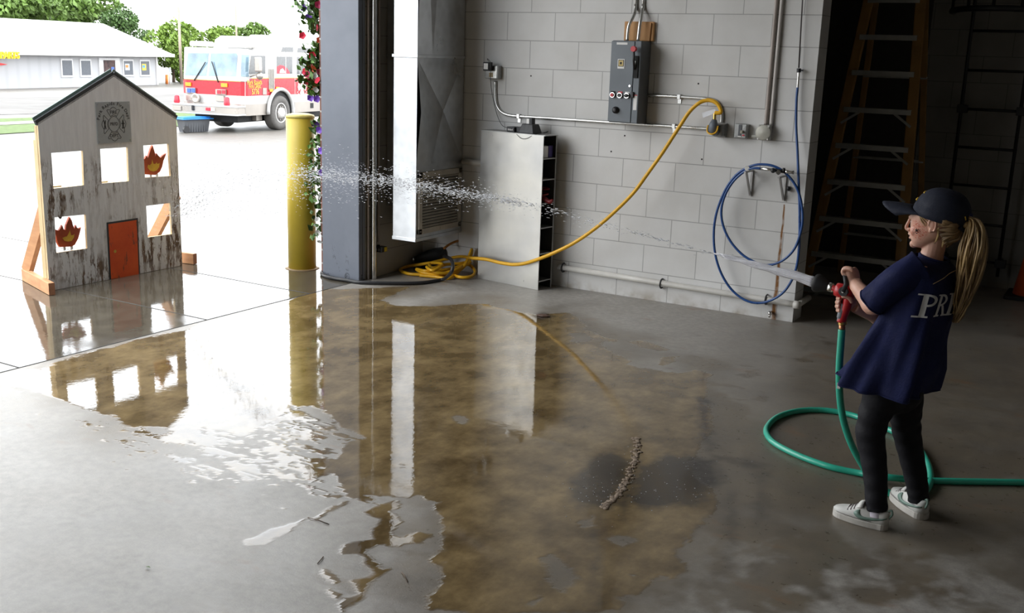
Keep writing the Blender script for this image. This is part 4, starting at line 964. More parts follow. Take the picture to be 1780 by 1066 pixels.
flame([(110,431),(106,424),(104,413),(101,405),(98,399),(102,400),(108,402),(111,398),(114,392),(117,400),(120,401),(121,392),(124,385),(127,378),(131,385),(133,393),(135,399),(138,392),(140,397),(143,398),(147,396),(145,405),(142,416),(136,427),(130,430)], [(114,415),(118,413),(122,412),(126,405),(127,401),(129,410),(132,410),(135,408),(134,414),(130,420),(124,421),(118,420)], 'dark red flame cut-out with yellow centre in the lower left window hole', 1)
a_ = hp(116, 378); fb = MB(); fb.prism([(a_.y-.035, a_.z+.01), (a_.y+.012, a_.z+.01), (a_.y+.004, a_.z-.012), (a_.y-.004, a_.z-.018), (a_.y-.014, a_.z-.004)], Matrix(((0, 0, 1, XH-.075), (1, 0, 0, 0), (0, 1, 0, 0), (0, 0, 0, 1))), .012); fb.build('rag_tip', M_BLACKM, H)
# ---- yellow bollard
bA, bB = fl(503, 470), fl(548, 466)
bcx = (bA+bB)/2; dirv = Vector((bcx.x-CAM[0], bcx.y-CAM[1], 0)).normalized()
br_ = (bB-bA).length/2; bcx = bcx+dirv*br_*.35
bo = thing('bollard', 'yellow painted steel bollard standing outside beside the brick wall', 'bollard', (bcx.x, bcx.y, 0))
M_BOL = mat('bollard_yellow', (.56, .42, .045), .42, scale=3, var=.1, bump=.05)
zt = 1.215; R_ = br_*1.0
MB().lathe([(R_, 0), (R_, zt-.02)], Matrix.Translation((bcx.x, bcx.y, 0)), 40).build('post', M_BOL, bo)
MB().lathe([(R_*1.01, zt-.022), (R_*1.01, zt-.008), (R_*.96, zt+.002), (R_*.6, zt+.012), (R_*.02, zt+.016)], Matrix.Translation((bcx.x, bcx.y, 0)), 40).build('domed_cap', mat('bollard_cap', (.62, .52, .14), .5), bo)
MB().lathe([(R_*1.25, 0), (R_*1.06, .008)], Matrix.Translation((bcx.x, bcx.y, 0)), 32).build('base_ring', mat('rusty_base', (.22, .15, .07), .7), bo)
# ---- hanging flower baskets on the brick wall
M_LEAF = mat('petunia_leaf', (.09, .20, .03), .5, scale=40, var=.5)
M_LEAFB = mat('petunia_leaf_dark', (.045, .11, .02), .5, scale=40, var=.4)
FLC = {'red': mat('petal_red', (.62, .02, .06), .5), 'pink': mat('petal_pink', (.66, .05, .16), .5), 'violet': mat('petal_violet', (.24, .10, .60), .5), 'white': mat('petal_white', (.80, .80, .78), .5), 'orange': mat('petal_orange', (.75, .14, .05), .5)}
def leaf_cloud(mb, pts, size, rng, up=.3):
    for c_ in pts:
        d = Vector((rng.gauss(0, 1), rng.gauss(0, 1), rng.gauss(0, 1)+up)).normalized(); a, b_ = frame(d, (rng.random(), rng.random(), rng.random()))
        s_ = size*rng.uniform(.6, 1.25); c_ = Vector(c_)
        mb.add([c_-a*s_*.5, c_-b_*s_*.33+d*s_*.06, c_+a*s_*.55-d*s_*.1, c_+b_*s_*.33+d*s_*.06], [(0, 1, 2), (0, 2, 3)])
def blossom(mb, c_, d, r, rng):
    d = Vector(d).normalized(); a, b_ = frame(d); c_ = Vector(c_)
    n = 10; ring = [c_+(a*cos(2*pi*i/n)+b_*sin(2*pi*i/n))*r*(1.0 if i % 2 else .82)+d*r*.12 for i in range(n)]
    mb.add([c_-d*r*.45]+ring, [(0, i+1, (i+1) % n+1) for i in range(n)])
def basket(z0, z1, w, label, rng, cols, nleaf, y0=-.70):
    x0 = -2.176
    t = thing('flower_basket', label, 'hanging basket', (x0, y0, z0))
    P = []; P2 = []
    for _ in range(nleaf):
        z = rng.uniform(z0, z1); q = (z-z0)/(z1-z0); wd_ = w*(.55+.45*sin(pi*min(1, q*1.15)))
        x = x0-.02-min(1.15, abs(rng.gauss(0, .5)))*wd_; y = y0+max(-.14, min(.3, rng.gauss(.05, .10)))
        if z < 1.25: x = max(x, -2.30); y = min(y, -.62)
        (P if rng.random() < .6 else P2).append((x, y, z))
    mb = MB(); leaf_cloud(mb, P, .06, rng); mb.build('foliage', M_LEAF, t)
    mb = MB(); leaf_cloud(mb, P2, .06, rng); mb.build('foliage', M_LEAFB, t)
    for (px, py, c_) in cols:
        yy = y0-.06-rng.random()*.08; q = wl(px, py, yy)
        m_ = MB(); blossom(m_, q, (rng.gauss(.3, .4), -1, rng.gauss(.1, .4)), .030 if c_ != 'white' else .026, rng); m_.build('blossom', FLC[c_], t)
    MB().tube([(-2.174, y0+.1, z1-.02), (x0-.12, y0+.1, z1)], .006, 6).build('hook', M_BLACKM, t)
    if z1 > 1.6: MB().lathe([(.10, 0), (.16, .16), (.165, .18)], Matrix.Translation((x0-.17, y0+.2, z1-.3)), 18).build('basket_pot', M_BLACKM, t)
    return t
rng = random.Random(5)
basket(1.83, 2.32, .19, 'upper hanging petunia basket at the top of the brick wall edge', rng, [(528,14,'violet'),(536,30,'violet'),(532,6,'white'),(548,20,'white'),(552,48,'red'),(545,38,'orange'),(526,62,'red'),(556,70,'orange'),(541,24,'white'),(553,8,'pink')], 900)
basket(1.38, 1.77, .19, 'middle petunia basket with red blossoms beside the brick wall edge', rng, [(543,96,'red'),(538,112,'red'),(530,124,'red'),(535,130,'pink'),(541,138,'red'),(546,120,'orange'),(534,142,'red'),(546,148,'orange'),(552,140,'red'),(540,170,'violet'),(551,172,'violet'),(546,105,'white'),(549,156,'white'),(543,158,'orange'),(554,126,'pink'),(548,132,'white')], 900)
basket(.28, 1.20, .10, 'lowest trailing petunias between the yellow bollard and brick wall', rng, [(549,216,'violet'),(555,226,'violet'),(558,262,'violet'),(552,382,'white'),(556,342,'white'),(553,405,'white'),(559,300,'violet'),(556,420,'white')], 700, -.70)
# ================================================================== STORE, TREES, STREET FURNITURE
def far_pt(px, py, k):       # ground point of the flat model pushed back to its real distance
    P = fl(px, py); return Vector(CAM+(np.array(P)-CAM)*k)
def at_depth(px, py, ref):   # the point seen at a spot of the photograph on the upright plane through ref facing the camera
    n = Vector((ref.x-CAM[0], ref.y-CAM[1], 0)).normalized(); d = Vector(ray(px, py)); t = (ref-Vector(CAM)).dot(n)/d.dot(n)
    return Vector(CAM)+d*t
def hitplane(px, py, P, n):
    d = Vector(ray(px, py)); t = (P-Vector(CAM)).dot(n)/d.dot(n); return Vector(CAM)+d*t
SA, SB = far_pt(-60, 156.5, 1.85), far_pt(274, 147, 1.85)
zs = float(gz(SA.x)); SA.z = SB.z = (gz(SA.x)+gz(SB.x))/2
u_ = (SB-SA); Ls = u_.length; u_.normalize(); vn = Vector((-u_.y, u_.x, 0)); 
if vn.dot(Vector((SA.x-CAM[0], SA.y-CAM[1], 0))) < 0: vn = -vn
ST = thing('store_building', 'long low white store with metal roof and yellow sign across the street', 'building', (SB.x, SB.y, SB.z))
SM = Matrix(((u_.x, vn.x, 0, SA.x), (u_.y, vn.y, 0, SA.y), (0, 0, 1, SA.z), (0, 0, 0, 1)))
def sp_(px, py): 
    q = SM.inverted() @ hitplane(px, py, SA, vn); return q
def white_siding():
    m, nt, b = new_mat('white_siding'); N = NT(nt)
    w_ = N.n('ShaderNodeTexWave'); w_.inputs['Scale'].default_value = 1.1; w_.bands_direction = 'X'; N.link(N.obj(), w_.inputs['Vector'])
    N.link(N.ramp(w_.outputs['Fac'], [(.0, (.36, .363, .38)), (.4, (.39, .393, .41))]), b.inputs['Base Color']); b.inputs['Roughness'].default_value = .6; return m
M_SID = white_siding(); M_ROOFW = mat('white_metal_roof', (.60, .60, .61), .5, scale=.3, var=.04)
eh = sp_(240, 94).z
DEP = 26
MB().box((0, 0, -.4), (Ls, DEP, eh), SM).build('wall', M_SID, ST)
rp = sp_(180, 40); ov = .7
e0 = sp_(287, 88)
rise = 4.6
A = [SM @ Vector(p) for p in ((-2, -ov, eh), (e0.x+.2, -ov, eh), (e0.x+.2, DEP+ov, eh), (-2, DEP+ov, eh))]
# hipped roof: ridge set by the sight line to its visible end
def ridge(px, py, yv): return SM.inverted() @ hitplane(px, py, SM @ Vector((0, yv, 0)), vn)
r1 = ridge(179, 41, DEP/2); r0 = ridge(-60, 29, DEP/2)
Rz = (r1.z+r0.z)/2
ra, rb = SM @ Vector((-2, DEP/2, r0.z)), SM @ Vector((r1.x, DEP/2, r1.z))
mb = MB(); mb.add([A[0], A[1], A[2], A[3], ra, rb], [(0, 1, 5, 4), (1, 2, 5), (2, 3, 4, 5), (3, 0, 4), (0, 3, 2, 1)]); mb.build('roof', M_ROOFW, ST)
mb = MB(); mb.box((-2, -ov-.05, eh-.18), (e0.x+.2, -ov+.08, eh+.06), SM); mb.build('gutter', M_WHITE, ST)
MB().bar(SM @ Vector((Ls-.1, -.06, .0)), SM @ Vector((Ls-.1, -.06, eh-.1)), .12, .1).build('downspout', M_WHITE, ST)
M_GLS = mat('store_glass', (.10, .11, .13), .12, .0); M_WFR = mat('window_frame_white', (.62, .62, .63), .5)
for i, (a, b_) in enumerate((((106.5, 105), (125, 131)), ((139.5, 105.5), (157, 130.5)), ((214, 106), (230.5, 130)), ((243.5, 106.5), (259, 130)))):
    p0, p1 = sp_(*a), sp_(*b_)
    wf = MB().box((p0.x-.12, -.06, p1.z-.12), (p1.x+.12, .05, p0.z+.12), SM).build('window', M_WFR, ST)
    MB().box((p0.x, -.075, p1.z), (p1.x, -.062, p0.z), SM).build('pane', M_GLS, wf)
    if i >= 2:
        MB().box((p0.x+.1, -.085, p1.z+.35), (p0.x+(p1.x-p0.x)*.6, -.076, p0.z-.2), SM).build('poster', mat('poster_yellow', (.55, .45, .06), .6) if i == 3 else mat('poster_pale', (.45, .50, .55), .6), wf)
        MB().box((p0.x+.15, -.09, p1.z+.55), (p0.x+(p1.x-p0.x)*.45, -.086, p1.z+.75), SM).build('poster_band', mat('poster_orange', (.65, .22, .05), .6) if i == 2 else mat('poster_blue', (.1, .3, .5), .6), wf)
p0, p1 = sp_(178, 104.5), sp_(200.5, 142)
dr = MB().box((p0.x-.5, -.07, .0), (p1.x+.6, .05, p0.z+.15), SM).build('doorway', M_WFR, ST)
MB().box((p0.x, -.08, .02), (p1.x, -.072, p0.z), SM).build('open_door_dark', mat('shop_interior', (.06, .03, .03), .7, scale=3, var=.7), dr)
MB().box((p0.x+.9, -.086, .5), (p0.x+1.25, -.081, p0.z-.5), SM).build('goods', mat('goods_blue', (.05, .12, .4), .6), dr)
# sign
s0, s1 = ridge(1, 103, -.95), ridge(34.5, 90.5, -.95)
M_SIGN = mat('sign_yellow', (.80, .55, .01), .5)
mb = MB(); Mx = SM @ Matrix.Translation(((s0.x+s1.x)/2-.05, -.95, (s0.z+s1.z)/2)) @ Matrix(((1, .12, 0, 0), (0, 0, -1, 0), (0, 1, 0, 0), (0, 0, 0, 1)))
put_text(mb, 'PARTS', (s1.z-s0.z)*1.32, Mx, .06, .008, (s1.x-s0.x)/((s1.z-s0.z)*1.32*2.95)); mb.build('sign_lettering', M_SIGN, ST)
for q in (.15, .5, .85):
    x = s0.x+(s1.x-s0.x)*q; MB().bar(SM @ Vector((x, -.95, (s0.z+s1.z)/2)), SM @ Vector((x, .0, (s0.z+s1.z)/2)), .06, .06).build('sign_bracket', M_WHITE, ST)
w0 = sp_(0, 112); mb = MB()
sw = [(-8, 109.3), (-2, 109.5), (4, 110.6), (11, 112), (5, 112.8), (-2, 113.6), (-8, 113.8)]
mb.prism([(sp_(*p).x, sp_(*p).z) for p in sw], SM @ Matrix(((1, 0, 0, 0), (0, 0, -1, -.06), (0, 1, 0, 0), (0, 0, 0, 1))), .05); mb.build('sign_swoosh', mat('sign_red', (.65, .02, .02), .5), ST)
# trees beyond
M_CR = [mat('crown_green', (.10, .175, .03), .6, scale=1.5, var=.4), mat('crown_lime', (.15, .24, .035), .6, scale=1.5, var=.35), mat('crown_deep', (.06, .12, .028), .6, scale=1.5, var=.4)]
M_BARK = mat('bark', (.14, .10, .07), .9)
def tree(px, py, rpx, hpx, dist, m, label, n=1500, seed=1, base=None):
    rng = random.Random(seed); d = Vector(ray(px, py)).normalized(); c_ = Vector(CAM)+d*(dist/Vector((d.x, d.y, 0)).length)
    sc = dist/FPX; R_ = rpx*sc; Hh = hpx*sc; g_ = float(gz(c_.x))
    t = thing('tree', label, 'tree', (c_.x, c_.y, g_), group=None)
    gc = lambda: max(-.62, min(.62, rng.gauss(0, .42)))
    lobes = [(Vector((gc()*R_, gc()*R_, gc()*Hh)), rng.uniform(.32, .62)) for _ in range(13)]
    pts = []
    for _ in range(int(n*1.7)):
        o_, s_ = rng.choice(lobes); v = Vector((rng.gauss(0, 1), rng.gauss(0, 1), rng.gauss(0, 1))).normalized()*rng.uniform(.75, 1.03)
        pts.append(c_+o_+Vector((v.x*R_*s_, v.y*R_*s_, v.z*Hh*s_)))
    mb = MB(); leaf_cloud(mb, pts, R_*.17, rng, .5); mb.build('crown', M_CR[m], t)
    MB().tube([(c_.x, c_.y, g_), (c_.x, c_.y, c_.z)], [R_*.07, R_*.03], 8).build('trunk', M_BARK, t)
tree(20, 12, 60, 34, 118, 0, 'big green tree showing above the roof at the far left', 2200, 1)
tree(120, 22, 66, 28, 134, 0, 'wide green tree behind the middle of the white roof', 2200, 2)
tree(60, 18, 40, 22, 146, 1, 'pale green tree above the left part of the white roof', 1200, 12)
tree(208, 40, 32, 26, 118, 2, 'dark green tree above the right end of the white roof', 1400, 3)
tree(255, 62, 20, 10, 150, 2, 'small distant tree just right of the white store roof', 500, 4)
tree(300, 92, 36, 46, 100, 1, 'bright lime green tree between the store and the fire engine', 2600, 5)
tree(324, 64, 24, 22, 122, 0, 'taller green tree behind the lime green one', 900, 6)
tree(384, 66, 34, 26, 120, 1, 'low lime tree showing over the front of the fire engine', 1200, 7)
tree(430, 60, 34, 20, 142, 0, 'green tree showing over the roof of the fire engine', 1300, 8)
tree(498, 66, 12, 11, 125, 0, 'small green tree top over the rear of the engine', 300, 9)
def pole(px0, py0, py1, dist, label, r=.11, m=None):
    d = Vector(ray(px0, py0)); c_ = Vector(CAM)+d*(dist/Vector((d.x, d.y, 0)).length); top = Vector(CAM)+Vector(ray(px0, py1))*(dist/Vector((ray(px0, py1)[0], ray(px0, py1)[1], 0)).length)
    t = thing('utility_pole', label, 'pole', (c_.x, c_.y, float(gz(c_.x))))
    MB().tube([(c_.x, c_.y, float(gz(c_.x))), (c_.x, c_.y, top.z)], [r, r*.75], 10).build('pole_shaft', m or mat('pole_wood', (.30, .25, .20), .8), t); return t, c_, top
t, c_, top = pole(314.5, 120, 12, 95, 'pale utility pole with small arms left of the fire engine', .13)
for q in (-1, 1): MB().tube([(c_.x, c_.y, top.z-.3), (c_.x+RT[0]*q*.9, c_.y+RT[1]*q*.9, top.z-.1)], .03, 6).build('arm', M_BRK, t)
pole(411, 60, 10, 110, 'thin utility pole rising behind the fire engine roof', .11)
# small street signs
g = gnd(295, 146); g = Vector(CAM)+Vector(ray(295, 146))*((Vector((g.x-CAM[0], g.y-CAM[1], 0)).length*1.0)/Vector((ray(295, 146)[0], ray(295, 146)[1], 0)).length)
sg = thing('street_sign', 'small pale blue sign on a post by the lime tree', 'sign', tuple(g)); top = at_depth(295.5, 117, g); tw = (at_depth(298.5, 117, g)-at_depth(292.5, 117, g))
MB().tube([g, top], .05, 8).build('post', M_WHITE, sg); MB().bar(top-Vector((0, 0, .05)), at_depth(295.5, 125, g), tw.length, .04, (RT[0], RT[1], 0)).build('sign_plate', mat('sign_pale_blue', (.42, .55, .62), .5), sg)
b0_ = at_depth(290, 146, g); mk_ = MB().tube([b0_, at_depth(290, 130, g)], .12, 10).build('marker_post', mat('marker_orange', (.80, .25, .06), .5)); T(mk_, 'orange marker post beside the pale blue street sign', 'post')
# bin
bg0, bg1 = gnd(322, 231.5), gnd(366, 229.5)
M_BIN = mat('bin_grey', (.085, .09, .10), .5, scale=3); M_LID = mat('bin_lid_blue', (.03, .22, .62), .4)
bx = (bg1-bg0); bl = bx.length; bx.normalize(); by = Vector((-bx.y, bx.x, 0)); 
if by.dot(Vector((bg0.x-CAM[0], bg0.y-CAM[1], 0))) < 0: by = -by
bz = float(gz((bg0.x+bg1.x)/2)); kk = bl/44
tb = thing('wheeled_tote', 'grey plastic tote with blue lid on the pavement below the bumper', 'tote', (bg0.x, bg0.y, bz), 0)
BMx = Matrix(((bx.x, by.x, 0, bg0.x), (bx.y, by.y, 0, bg0.y), (0, 0, 1, bz), (0, 0, 0, 1)))
hh = (at_depth(345, 203, bg0)-at_depth(345, 230, bg0)).length; dp = bl*.45
mb = MB(); q = kk*2.5
mb.hexa([BMx @ Vector(p) for p in ((q, q, .01), (bl-q, q, .01), (bl-q, dp-q, .01), (q, dp-q, .01), (0, 0, hh*.86), (bl, 0, hh*.86), (bl, dp, hh*.86), (0, dp, hh*.86))])
for i in range(9): mb.box((q+(bl-2*q)*i/9+.01, q*.4-.008, .03), (q+(bl-2*q)*i/9+.03, q*.9, hh*.8), BMx)
mb.build('tub', M_BIN, tb)
mb = MB(); o_ = kk*5; mb.box((-o_, -o_*.6, hh*.84), (bl+o_, dp+o_*.6, hh*.93), BMx); mb.box((-o_*.3, 0, hh*.93), (bl+o_*.3, dp, hh*1.02), BMx); mb.build('lid', M_LID, tb, bevel=kk*1.0)
MB().cyl(BMx @ Vector((kk*2, -kk*1.5, kk*5)), BMx @ Vector((kk*2, kk*2, kk*5)), kk*5, 16).build('wheel', M_BLACK, tb)
# ================================================================== FIRE ENGINE
WP = Vector((-20.104, 17.832, -.77))
v_ = Vector((CAM[0]-WP.x, CAM[1]-WP.y, 0)).normalized(); r_v = Vector((-v_.y, v_.x, 0)); AL = radians(33)
tf = cos(AL)*v_-sin(AL)*r_v; tn = sin(AL)*v_+cos(AL)*r_v
FE = thing('fire_engine', 'white and red fire engine parked on the street side pavement', 'fire engine', tuple(WP))
LM = Matrix(((-tf.x, tn.x, 0, WP.x), (-tf.y, tn.y, 0, WP.y), (0, 0, 1, WP.z), (0, 0, 0, 1)))   # s backward, l outward (0 = near side), z up
# keep it right handed: s, l, z -> use as plain affine map
LI = LM.inverted()
def SPt(px, py, l=0.0):      # spot on the near side of the engine
    q = LI @ hitplane(px, py, WP+tn*l, tn); return q.x, q.z
SF = -1.80
def FPt(px, py, s=None):     # spot on its front
    q = LI @ hitplane(px, py, WP-tf*(SF if s is None else s), tf); return q.y, q.z
WID = 2.22
M_TW = mat('engine_white', (.42, .42, .415), .28, var=.03, coat=.3, scale=1.2); M_TR = mat('engine_red', (.36, .008, .02), .28, var=.05, coat=.3, scale=1.2)
M_CHR = mat('engine_chrome', (.36, .33, .30), .3, .5, scale=1.2); M_GLASS = mat('cab_glass', (.16, .24, .30), .06, .1, var=.35, scale=2.2, coat=.5)
M_GLASSD = mat('side_glass', (.035, .04, .045), .08, .0, var=.4, coat=.5)
M_TYRE = mat('tyre_rubber', (.10, .095, .09), .8); M_RIM = mat('rim_white', (.62, .61, .60), .35, .3); M_UNDER = mat('chassis_black', (.015, .015, .016), .7)
M_AMB = mat('amber_lens', (.80, .28, .02), .3); M_REDL = mat('red_lens', (.62, .02, .04), .3); M_BLUL = mat('blue_lens', (.05, .12, .60), .3); M_YELT = mat('gold_leaf', (.78, .55, .10), .5)
M_SEAL = mat('window_seal', (.45, .44, .43), .5)
zs0 = .50; zw = SPt(426, 182)[1]; zrb = SPt(440, 166.7)[1]; zrt = SPt(470, 136.4)[1]; zrf = FPt(420, 142.6)[1]; zroof = FPt(400, 85.5)[1]+.02; zhi = SPt(510, 66)[1]
SR = 2.75
def sbox(mb, s0, s1, l0, l1, z0, z1): mb.box((s0, l0, z0), (s1, l1, z1), LM); return mb
# body shells stacked by colour; the front face leans back at the windscreen
lean = .10
def shell(z0, z1, f0, f1, l0=-WID, l1=0.0, s1=SR, ch=.14):
    mb = MB()
    def ring(z, f): return [LM @ Vector(p) for p in ((f+.05, l0, z), (f, l0+ch, z), (f, l1-ch, z), (f+.06, l1-.03, z), (f+.16, l1, z), (s1, l1, z), (s1, l0, z))]
    A, B_ = ring(z0, f0), ring(z1, f1); n = len(A)
    mb.add(A+B_, [tuple(range(n))[::-1], tuple(range(n, 2*n))]+[(i, (i+1) % n, n+(i+1) % n, n+i) for i in range(n)]); return mb
shell(zs0, zw, SF, SF).build('lower_panel', M_CHR, FE)
shell(zw, zrb, SF, SF).build('white_stripe', M_TW, FE)
shell(zrb, zrf, SF, SF).build('red_band', M_TR, FE)
shell(zrf, zroof, SF, SF+lean).build('cab_shell', M_TW, FE, bevel=.03)
MB().box((-1.55, -.01, zrf), (SR-.002, .004, zrt), LM).build('red_band_step', M_TR, FE)
MB().box((-1.45, .003, zrt), (SR, .006, zrt+.018), LM).build('gold_pinstripe', M_YELT, FE)
gl = MB(); gl.bar(LM @ Vector((SF-.003, -WID+.1, zrf+.008)), LM @ Vector((SF-.003, -.13, zrf+.008)), .018, .006, (0, 0, 1)); gl.build('front_pinstripe', M_YELT, FE)
# raised crew roof
s0, z_ = SPt(475, 70)
mb = MB(); P = [(s0, zroof-.02), (SR, zroof-.02), (SR, zhi), (s0+.42, zhi), (s0+.12, zhi-.12)]
A = [LM @ Vector((s, -WID, z)) for s, z in P]; B_ = [LM @ Vector((s, -.002, z)) for s, z in P]; n = len(P)
mb.add(A+B_, [tuple(range(n)), tuple(range(n, 2*n))[::-1]]+[(i, (i+1) % n, n+(i+1) % n, n+i) for i in range(n)]); mb.build('crew_roof', M_TW, FE, bevel=.03)
sbox(MB(), SR+.05, SR+3.2, -WID-.05, .05, .75, 2.35).build('hose_body', M_TW, FE)
sbox(MB(), SR+.05, SR+3.2, .045, .055, .78, 1.4).build('body_red_band', M_TR, FE)
sbox(MB(), SR-.4, SR+1.2, -WID*.8, -.3, zhi, zhi+.34).build('deck_box', M_TW, FE, bevel=.03)
# windscreens
def fquad(mb, pts, off=.006, s=SF):
    V = []
    for px, py in pts:
        l, z = FPt(px, py); ss = SF+lean*max(0, (z-zrf)/(zroof-zrf))-off
        l, z = FPt(px, py, ss); V.append(LM @ Vector((ss, l, z)))
    n = len(V); nn = tf*.012
    mb.add(V+[q-nn for q in V], [tuple(range(n)), tuple(range(n, 2*n))[::-1]]+[(i, (i+1) % n, n+(i+1) % n, n+i) for i in range(n)])
    return V
sl = MB(); fquad(sl, [(325.5,90.6),(364,90.6),(359.5,133.2),(320.2,132.4)], .004); fr1 = sl.build('windscreen_frame', M_SEAL, FE)
mb = MB(); fquad(mb, [(327,92.3),(363,92.3),(358.6,131.6),(321.6,131)], .010); mb.build('windscreen', M_GLASS, fr1)
sl = MB(); fquad(sl, [(366,91.2),(411,91.2),(414,97),(411,133.8),(361,133)], .004); fr2 = sl.build('windscreen_frame', M_SEAL, FE)
mb = MB(); fquad(mb, [(367,92.8),(410.5,92.8),(413,97),(410.2,132.4),(362.4,131.8)], .010); mb.build('windscreen', M_GLASS, fr2)
# wrap-round corner glass
def corner(z0, z1, out):
    f0 = SF+lean*(z0-zrf)/(zroof-zrf); f1 = SF+lean*(z1-zrf)/(zroof-zrf)
    A = [(f0, -.14, z0), (f0+.06, -.03, z0), (f0+.16, 0, z0), (f0+.20, 0, z0)]; B2 = [(f1, -.14, z1), (f1+.06, -.03, z1), (f1+.16, 0, z1), (f1+.20, 0, z1)]
    mb = MB(); V = [LM @ Vector((s-out, l+out, z)) for s, l, z in A+B2]
    mb.add(V, [(i, i+1, 5+i, 4+i) for i in range(3)]); return mb
zc0, zc1 = FPt(415, 133)[1], FPt(415, 95)[1]
corner(zc0, zc1, .006).build('corner_glass', M_GLASS, fr2)
for a, b_ in (((337, 140), (356, 108)), ((379, 143), (367, 107))):
    mb = MB(); la, za = FPt(*a, SF-.03); lb, zb_ = FPt(*b_, SF-.03); mb.tube([LM @ Vector((SF-.02, la, za)), LM @ Vector((SF+.0, lb, zb_))], .016, 6); mb.build('wiper', M_UNDER, FE)
# side windows
def squad(mb, pts, off=.006):
    V = [LM @ Vector((SPt(*p)[0], off, SPt(*p)[1])) for p in pts]; n = len(V)
    mb.add(V+[q-tn*.01 for q in V], [tuple(range(n)), tuple(range(n, 2*n))[::-1]]+[(i, (i+1) % n, n+(i+1) % n, n+i) for i in range(n)]); return mb
for nm, pts, ins in (('door_window', [(435,95.6),(462,95.6),(462,129.4),(431,129.6)], [(436.3,97),(460.9,97),(460.9,128.2),(432.3,128.5)]),
        ('crew_window', [(479.5,97),(509,97),(509,129.5),(479.5,129.5)], [(480.8,98.4),(507.7,98.4),(507.7,128.1),(480.8,128.1)]),
        ('crew_window', [(514.8,97.8),(542,97.8),(542,130.2),(514.8,130.2)], [(516,99.2),(540.8,99.2),(540.8,128.8),(516,128.8)]),
        ('roof_window', [(487,90.8),(490.5,81.2),(510,81.2),(510,91.2)], [(488.4,90.1),(491.2,82.2),(509.2,82.2),(509.2,90.4)]),
        ('roof_window', [(515.4,91.6),(516.6,82.5),(541,82.5),(541,92.4)], [(516.6,91),(517.6,83.4),(540.2,83.4),(540.2,91.7)])):
    w_ = squad(MB(), pts, .005).build(nm, M_SEAL, FE); squad(MB(), ins, .009).build('pane', M_GLASSD, w_)
    if nm == 'crew_window':
        x = ins[0][0]+(ins[1][0]-ins[0][0])*(.55 if pts[0][0] < 500 else .18); squad(MB(), [(x, ins[0][1]), (x+1.1, ins[0][1]), (x+1.1, ins[2][1]), (x, ins[2][1])], .012).build('slider_bar', M_SEAL, w_)
    if nm == 'crew_window' and pts[0][0] < 500:
        squad(MB(), [(481,128),(481,116),(486,113),(492,114),(498,118),(502,124),(503.5,128)], .0105).build('red_coat', M_REDL, w_)
        squad(MB(), [(485.5,127),(487,121),(491,119),(494,123),(497,127)], .0115).build('coat_band', M_WHITE, w_)
# door gaps, handles
for px in (425.8, 476.5, 512.3): squad(MB(), [(px, 92 if px > 430 else 137), (px+.5, 92 if px > 430 else 137), (px+.5, 190), (px, 190)], .0075).build('door_gap', M_SEAL, FE)
squad(MB(), [(466.8,119.5),(475.6,119.5),(475.6,157),(466.8,157)], .016).build('grab_plate', M_CHR, FE)
for px in (468.5, 471.2, 473.8): squad(MB(), [(px,120.5),(px+.8,120.5),(px+.8,155),(px,155)], .019).build('grab_rib', M_UNDER, FE)
squad(MB(), [(467.6,154.5),(473.4,154.5),(473.4,159.5),(467.6,159.5)], .03).build('marker_light', M_AMB, FE)
squad(MB(), [(479,151),(485,151),(485,154.5),(479,154.5)], .02).build('side_marker', M_AMB, FE)
squad(MB(), [(456.5,153),(463,153),(463,164.5),(456.5,164.5)], .012).build('door_latch', M_CHR, FE)
squad(MB(), [(539.5,179),(544.5,179),(544.5,188),(539.5,188)], .012).build('vent', M_UNDER, FE)
# mirror
mb = MB(); s_, z_ = SPt(449, 99, .28); s2, z2 = SPt(449, 125, .28); mb.box((s_-.12, .20, z2), (s_+.06, .38, z_), LM); mr = mb.build('mirror', M_CHR, FE, bevel=.04)
MB().tube([LM @ Vector((s_-.02, .0, z2-.15)), LM @ Vector((s_-.02, .28, z2-.05))], .02, 6).build('mirror_arm', M_CHR, mr)
MB().ball(LM @ Vector((s_+.02, .30, z2-.12)), .11, 12, 8).build('round_mirror', M_CHR, mr)
# lettering on the door and the white badge on the rear door (plain round badge of the same kind)
TM = lambda px, py: plane_M(LM @ Vector((SPt(px, py)[0], .009, SPt(px, py)[1])), -tf, (0, 0, 1))
mb = MB(); put_text(mb, 'Park Rapids', .205, TM(442.4, 143.4), .004, -.002, .78); put_text(mb, 'Fire Dept.', .195, TM(443, 150.2), .004, -.002, .8); put_text(mb, '5776', .22, TM(443.5, 160), .004, -.001, .85); mb.build('door_lettering', M_YELT, FE)
bd = MB(); Mb = TM(524.5, 151)
for q in range(4):
    th = q*pi/2; pts = []
    for x, y in ((-.05, .06), (-.13, .20), (-.06, .23), (0, .25), (.06, .23), (.13, .20), (.05, .06)): pts.append((x*cos(th)-y*sin(th), x*sin(th)+y*cos(th)))
    bd.prism(pts, Mb, .004)
bd.cyl(Mb @ Vector((0, 0, .004)), Mb @ Vector((0, 0, .008)), .10, 16)
for i in range(9):
    th = radians(150-i*15); bd.box((-.012, -.02, 0), (.012, .02, .004), Mb @ Matrix.Translation((.33*cos(th), .30*sin(th)+.02, 0)) @ Matrix.Rotation(th-pi/2, 4, 'Z'))
for i in range(9):
    th = radians(-150+i*15); bd.box((-.012, -.02, 0), (.012, .02, .004), Mb @ Matrix.Translation((.30*cos(th), .28*sin(th)-.02, 0)) @ Matrix.Rotation(th-pi/2, 4, 'Z'))
bd.build('door_badge', M_WHITE, FE)
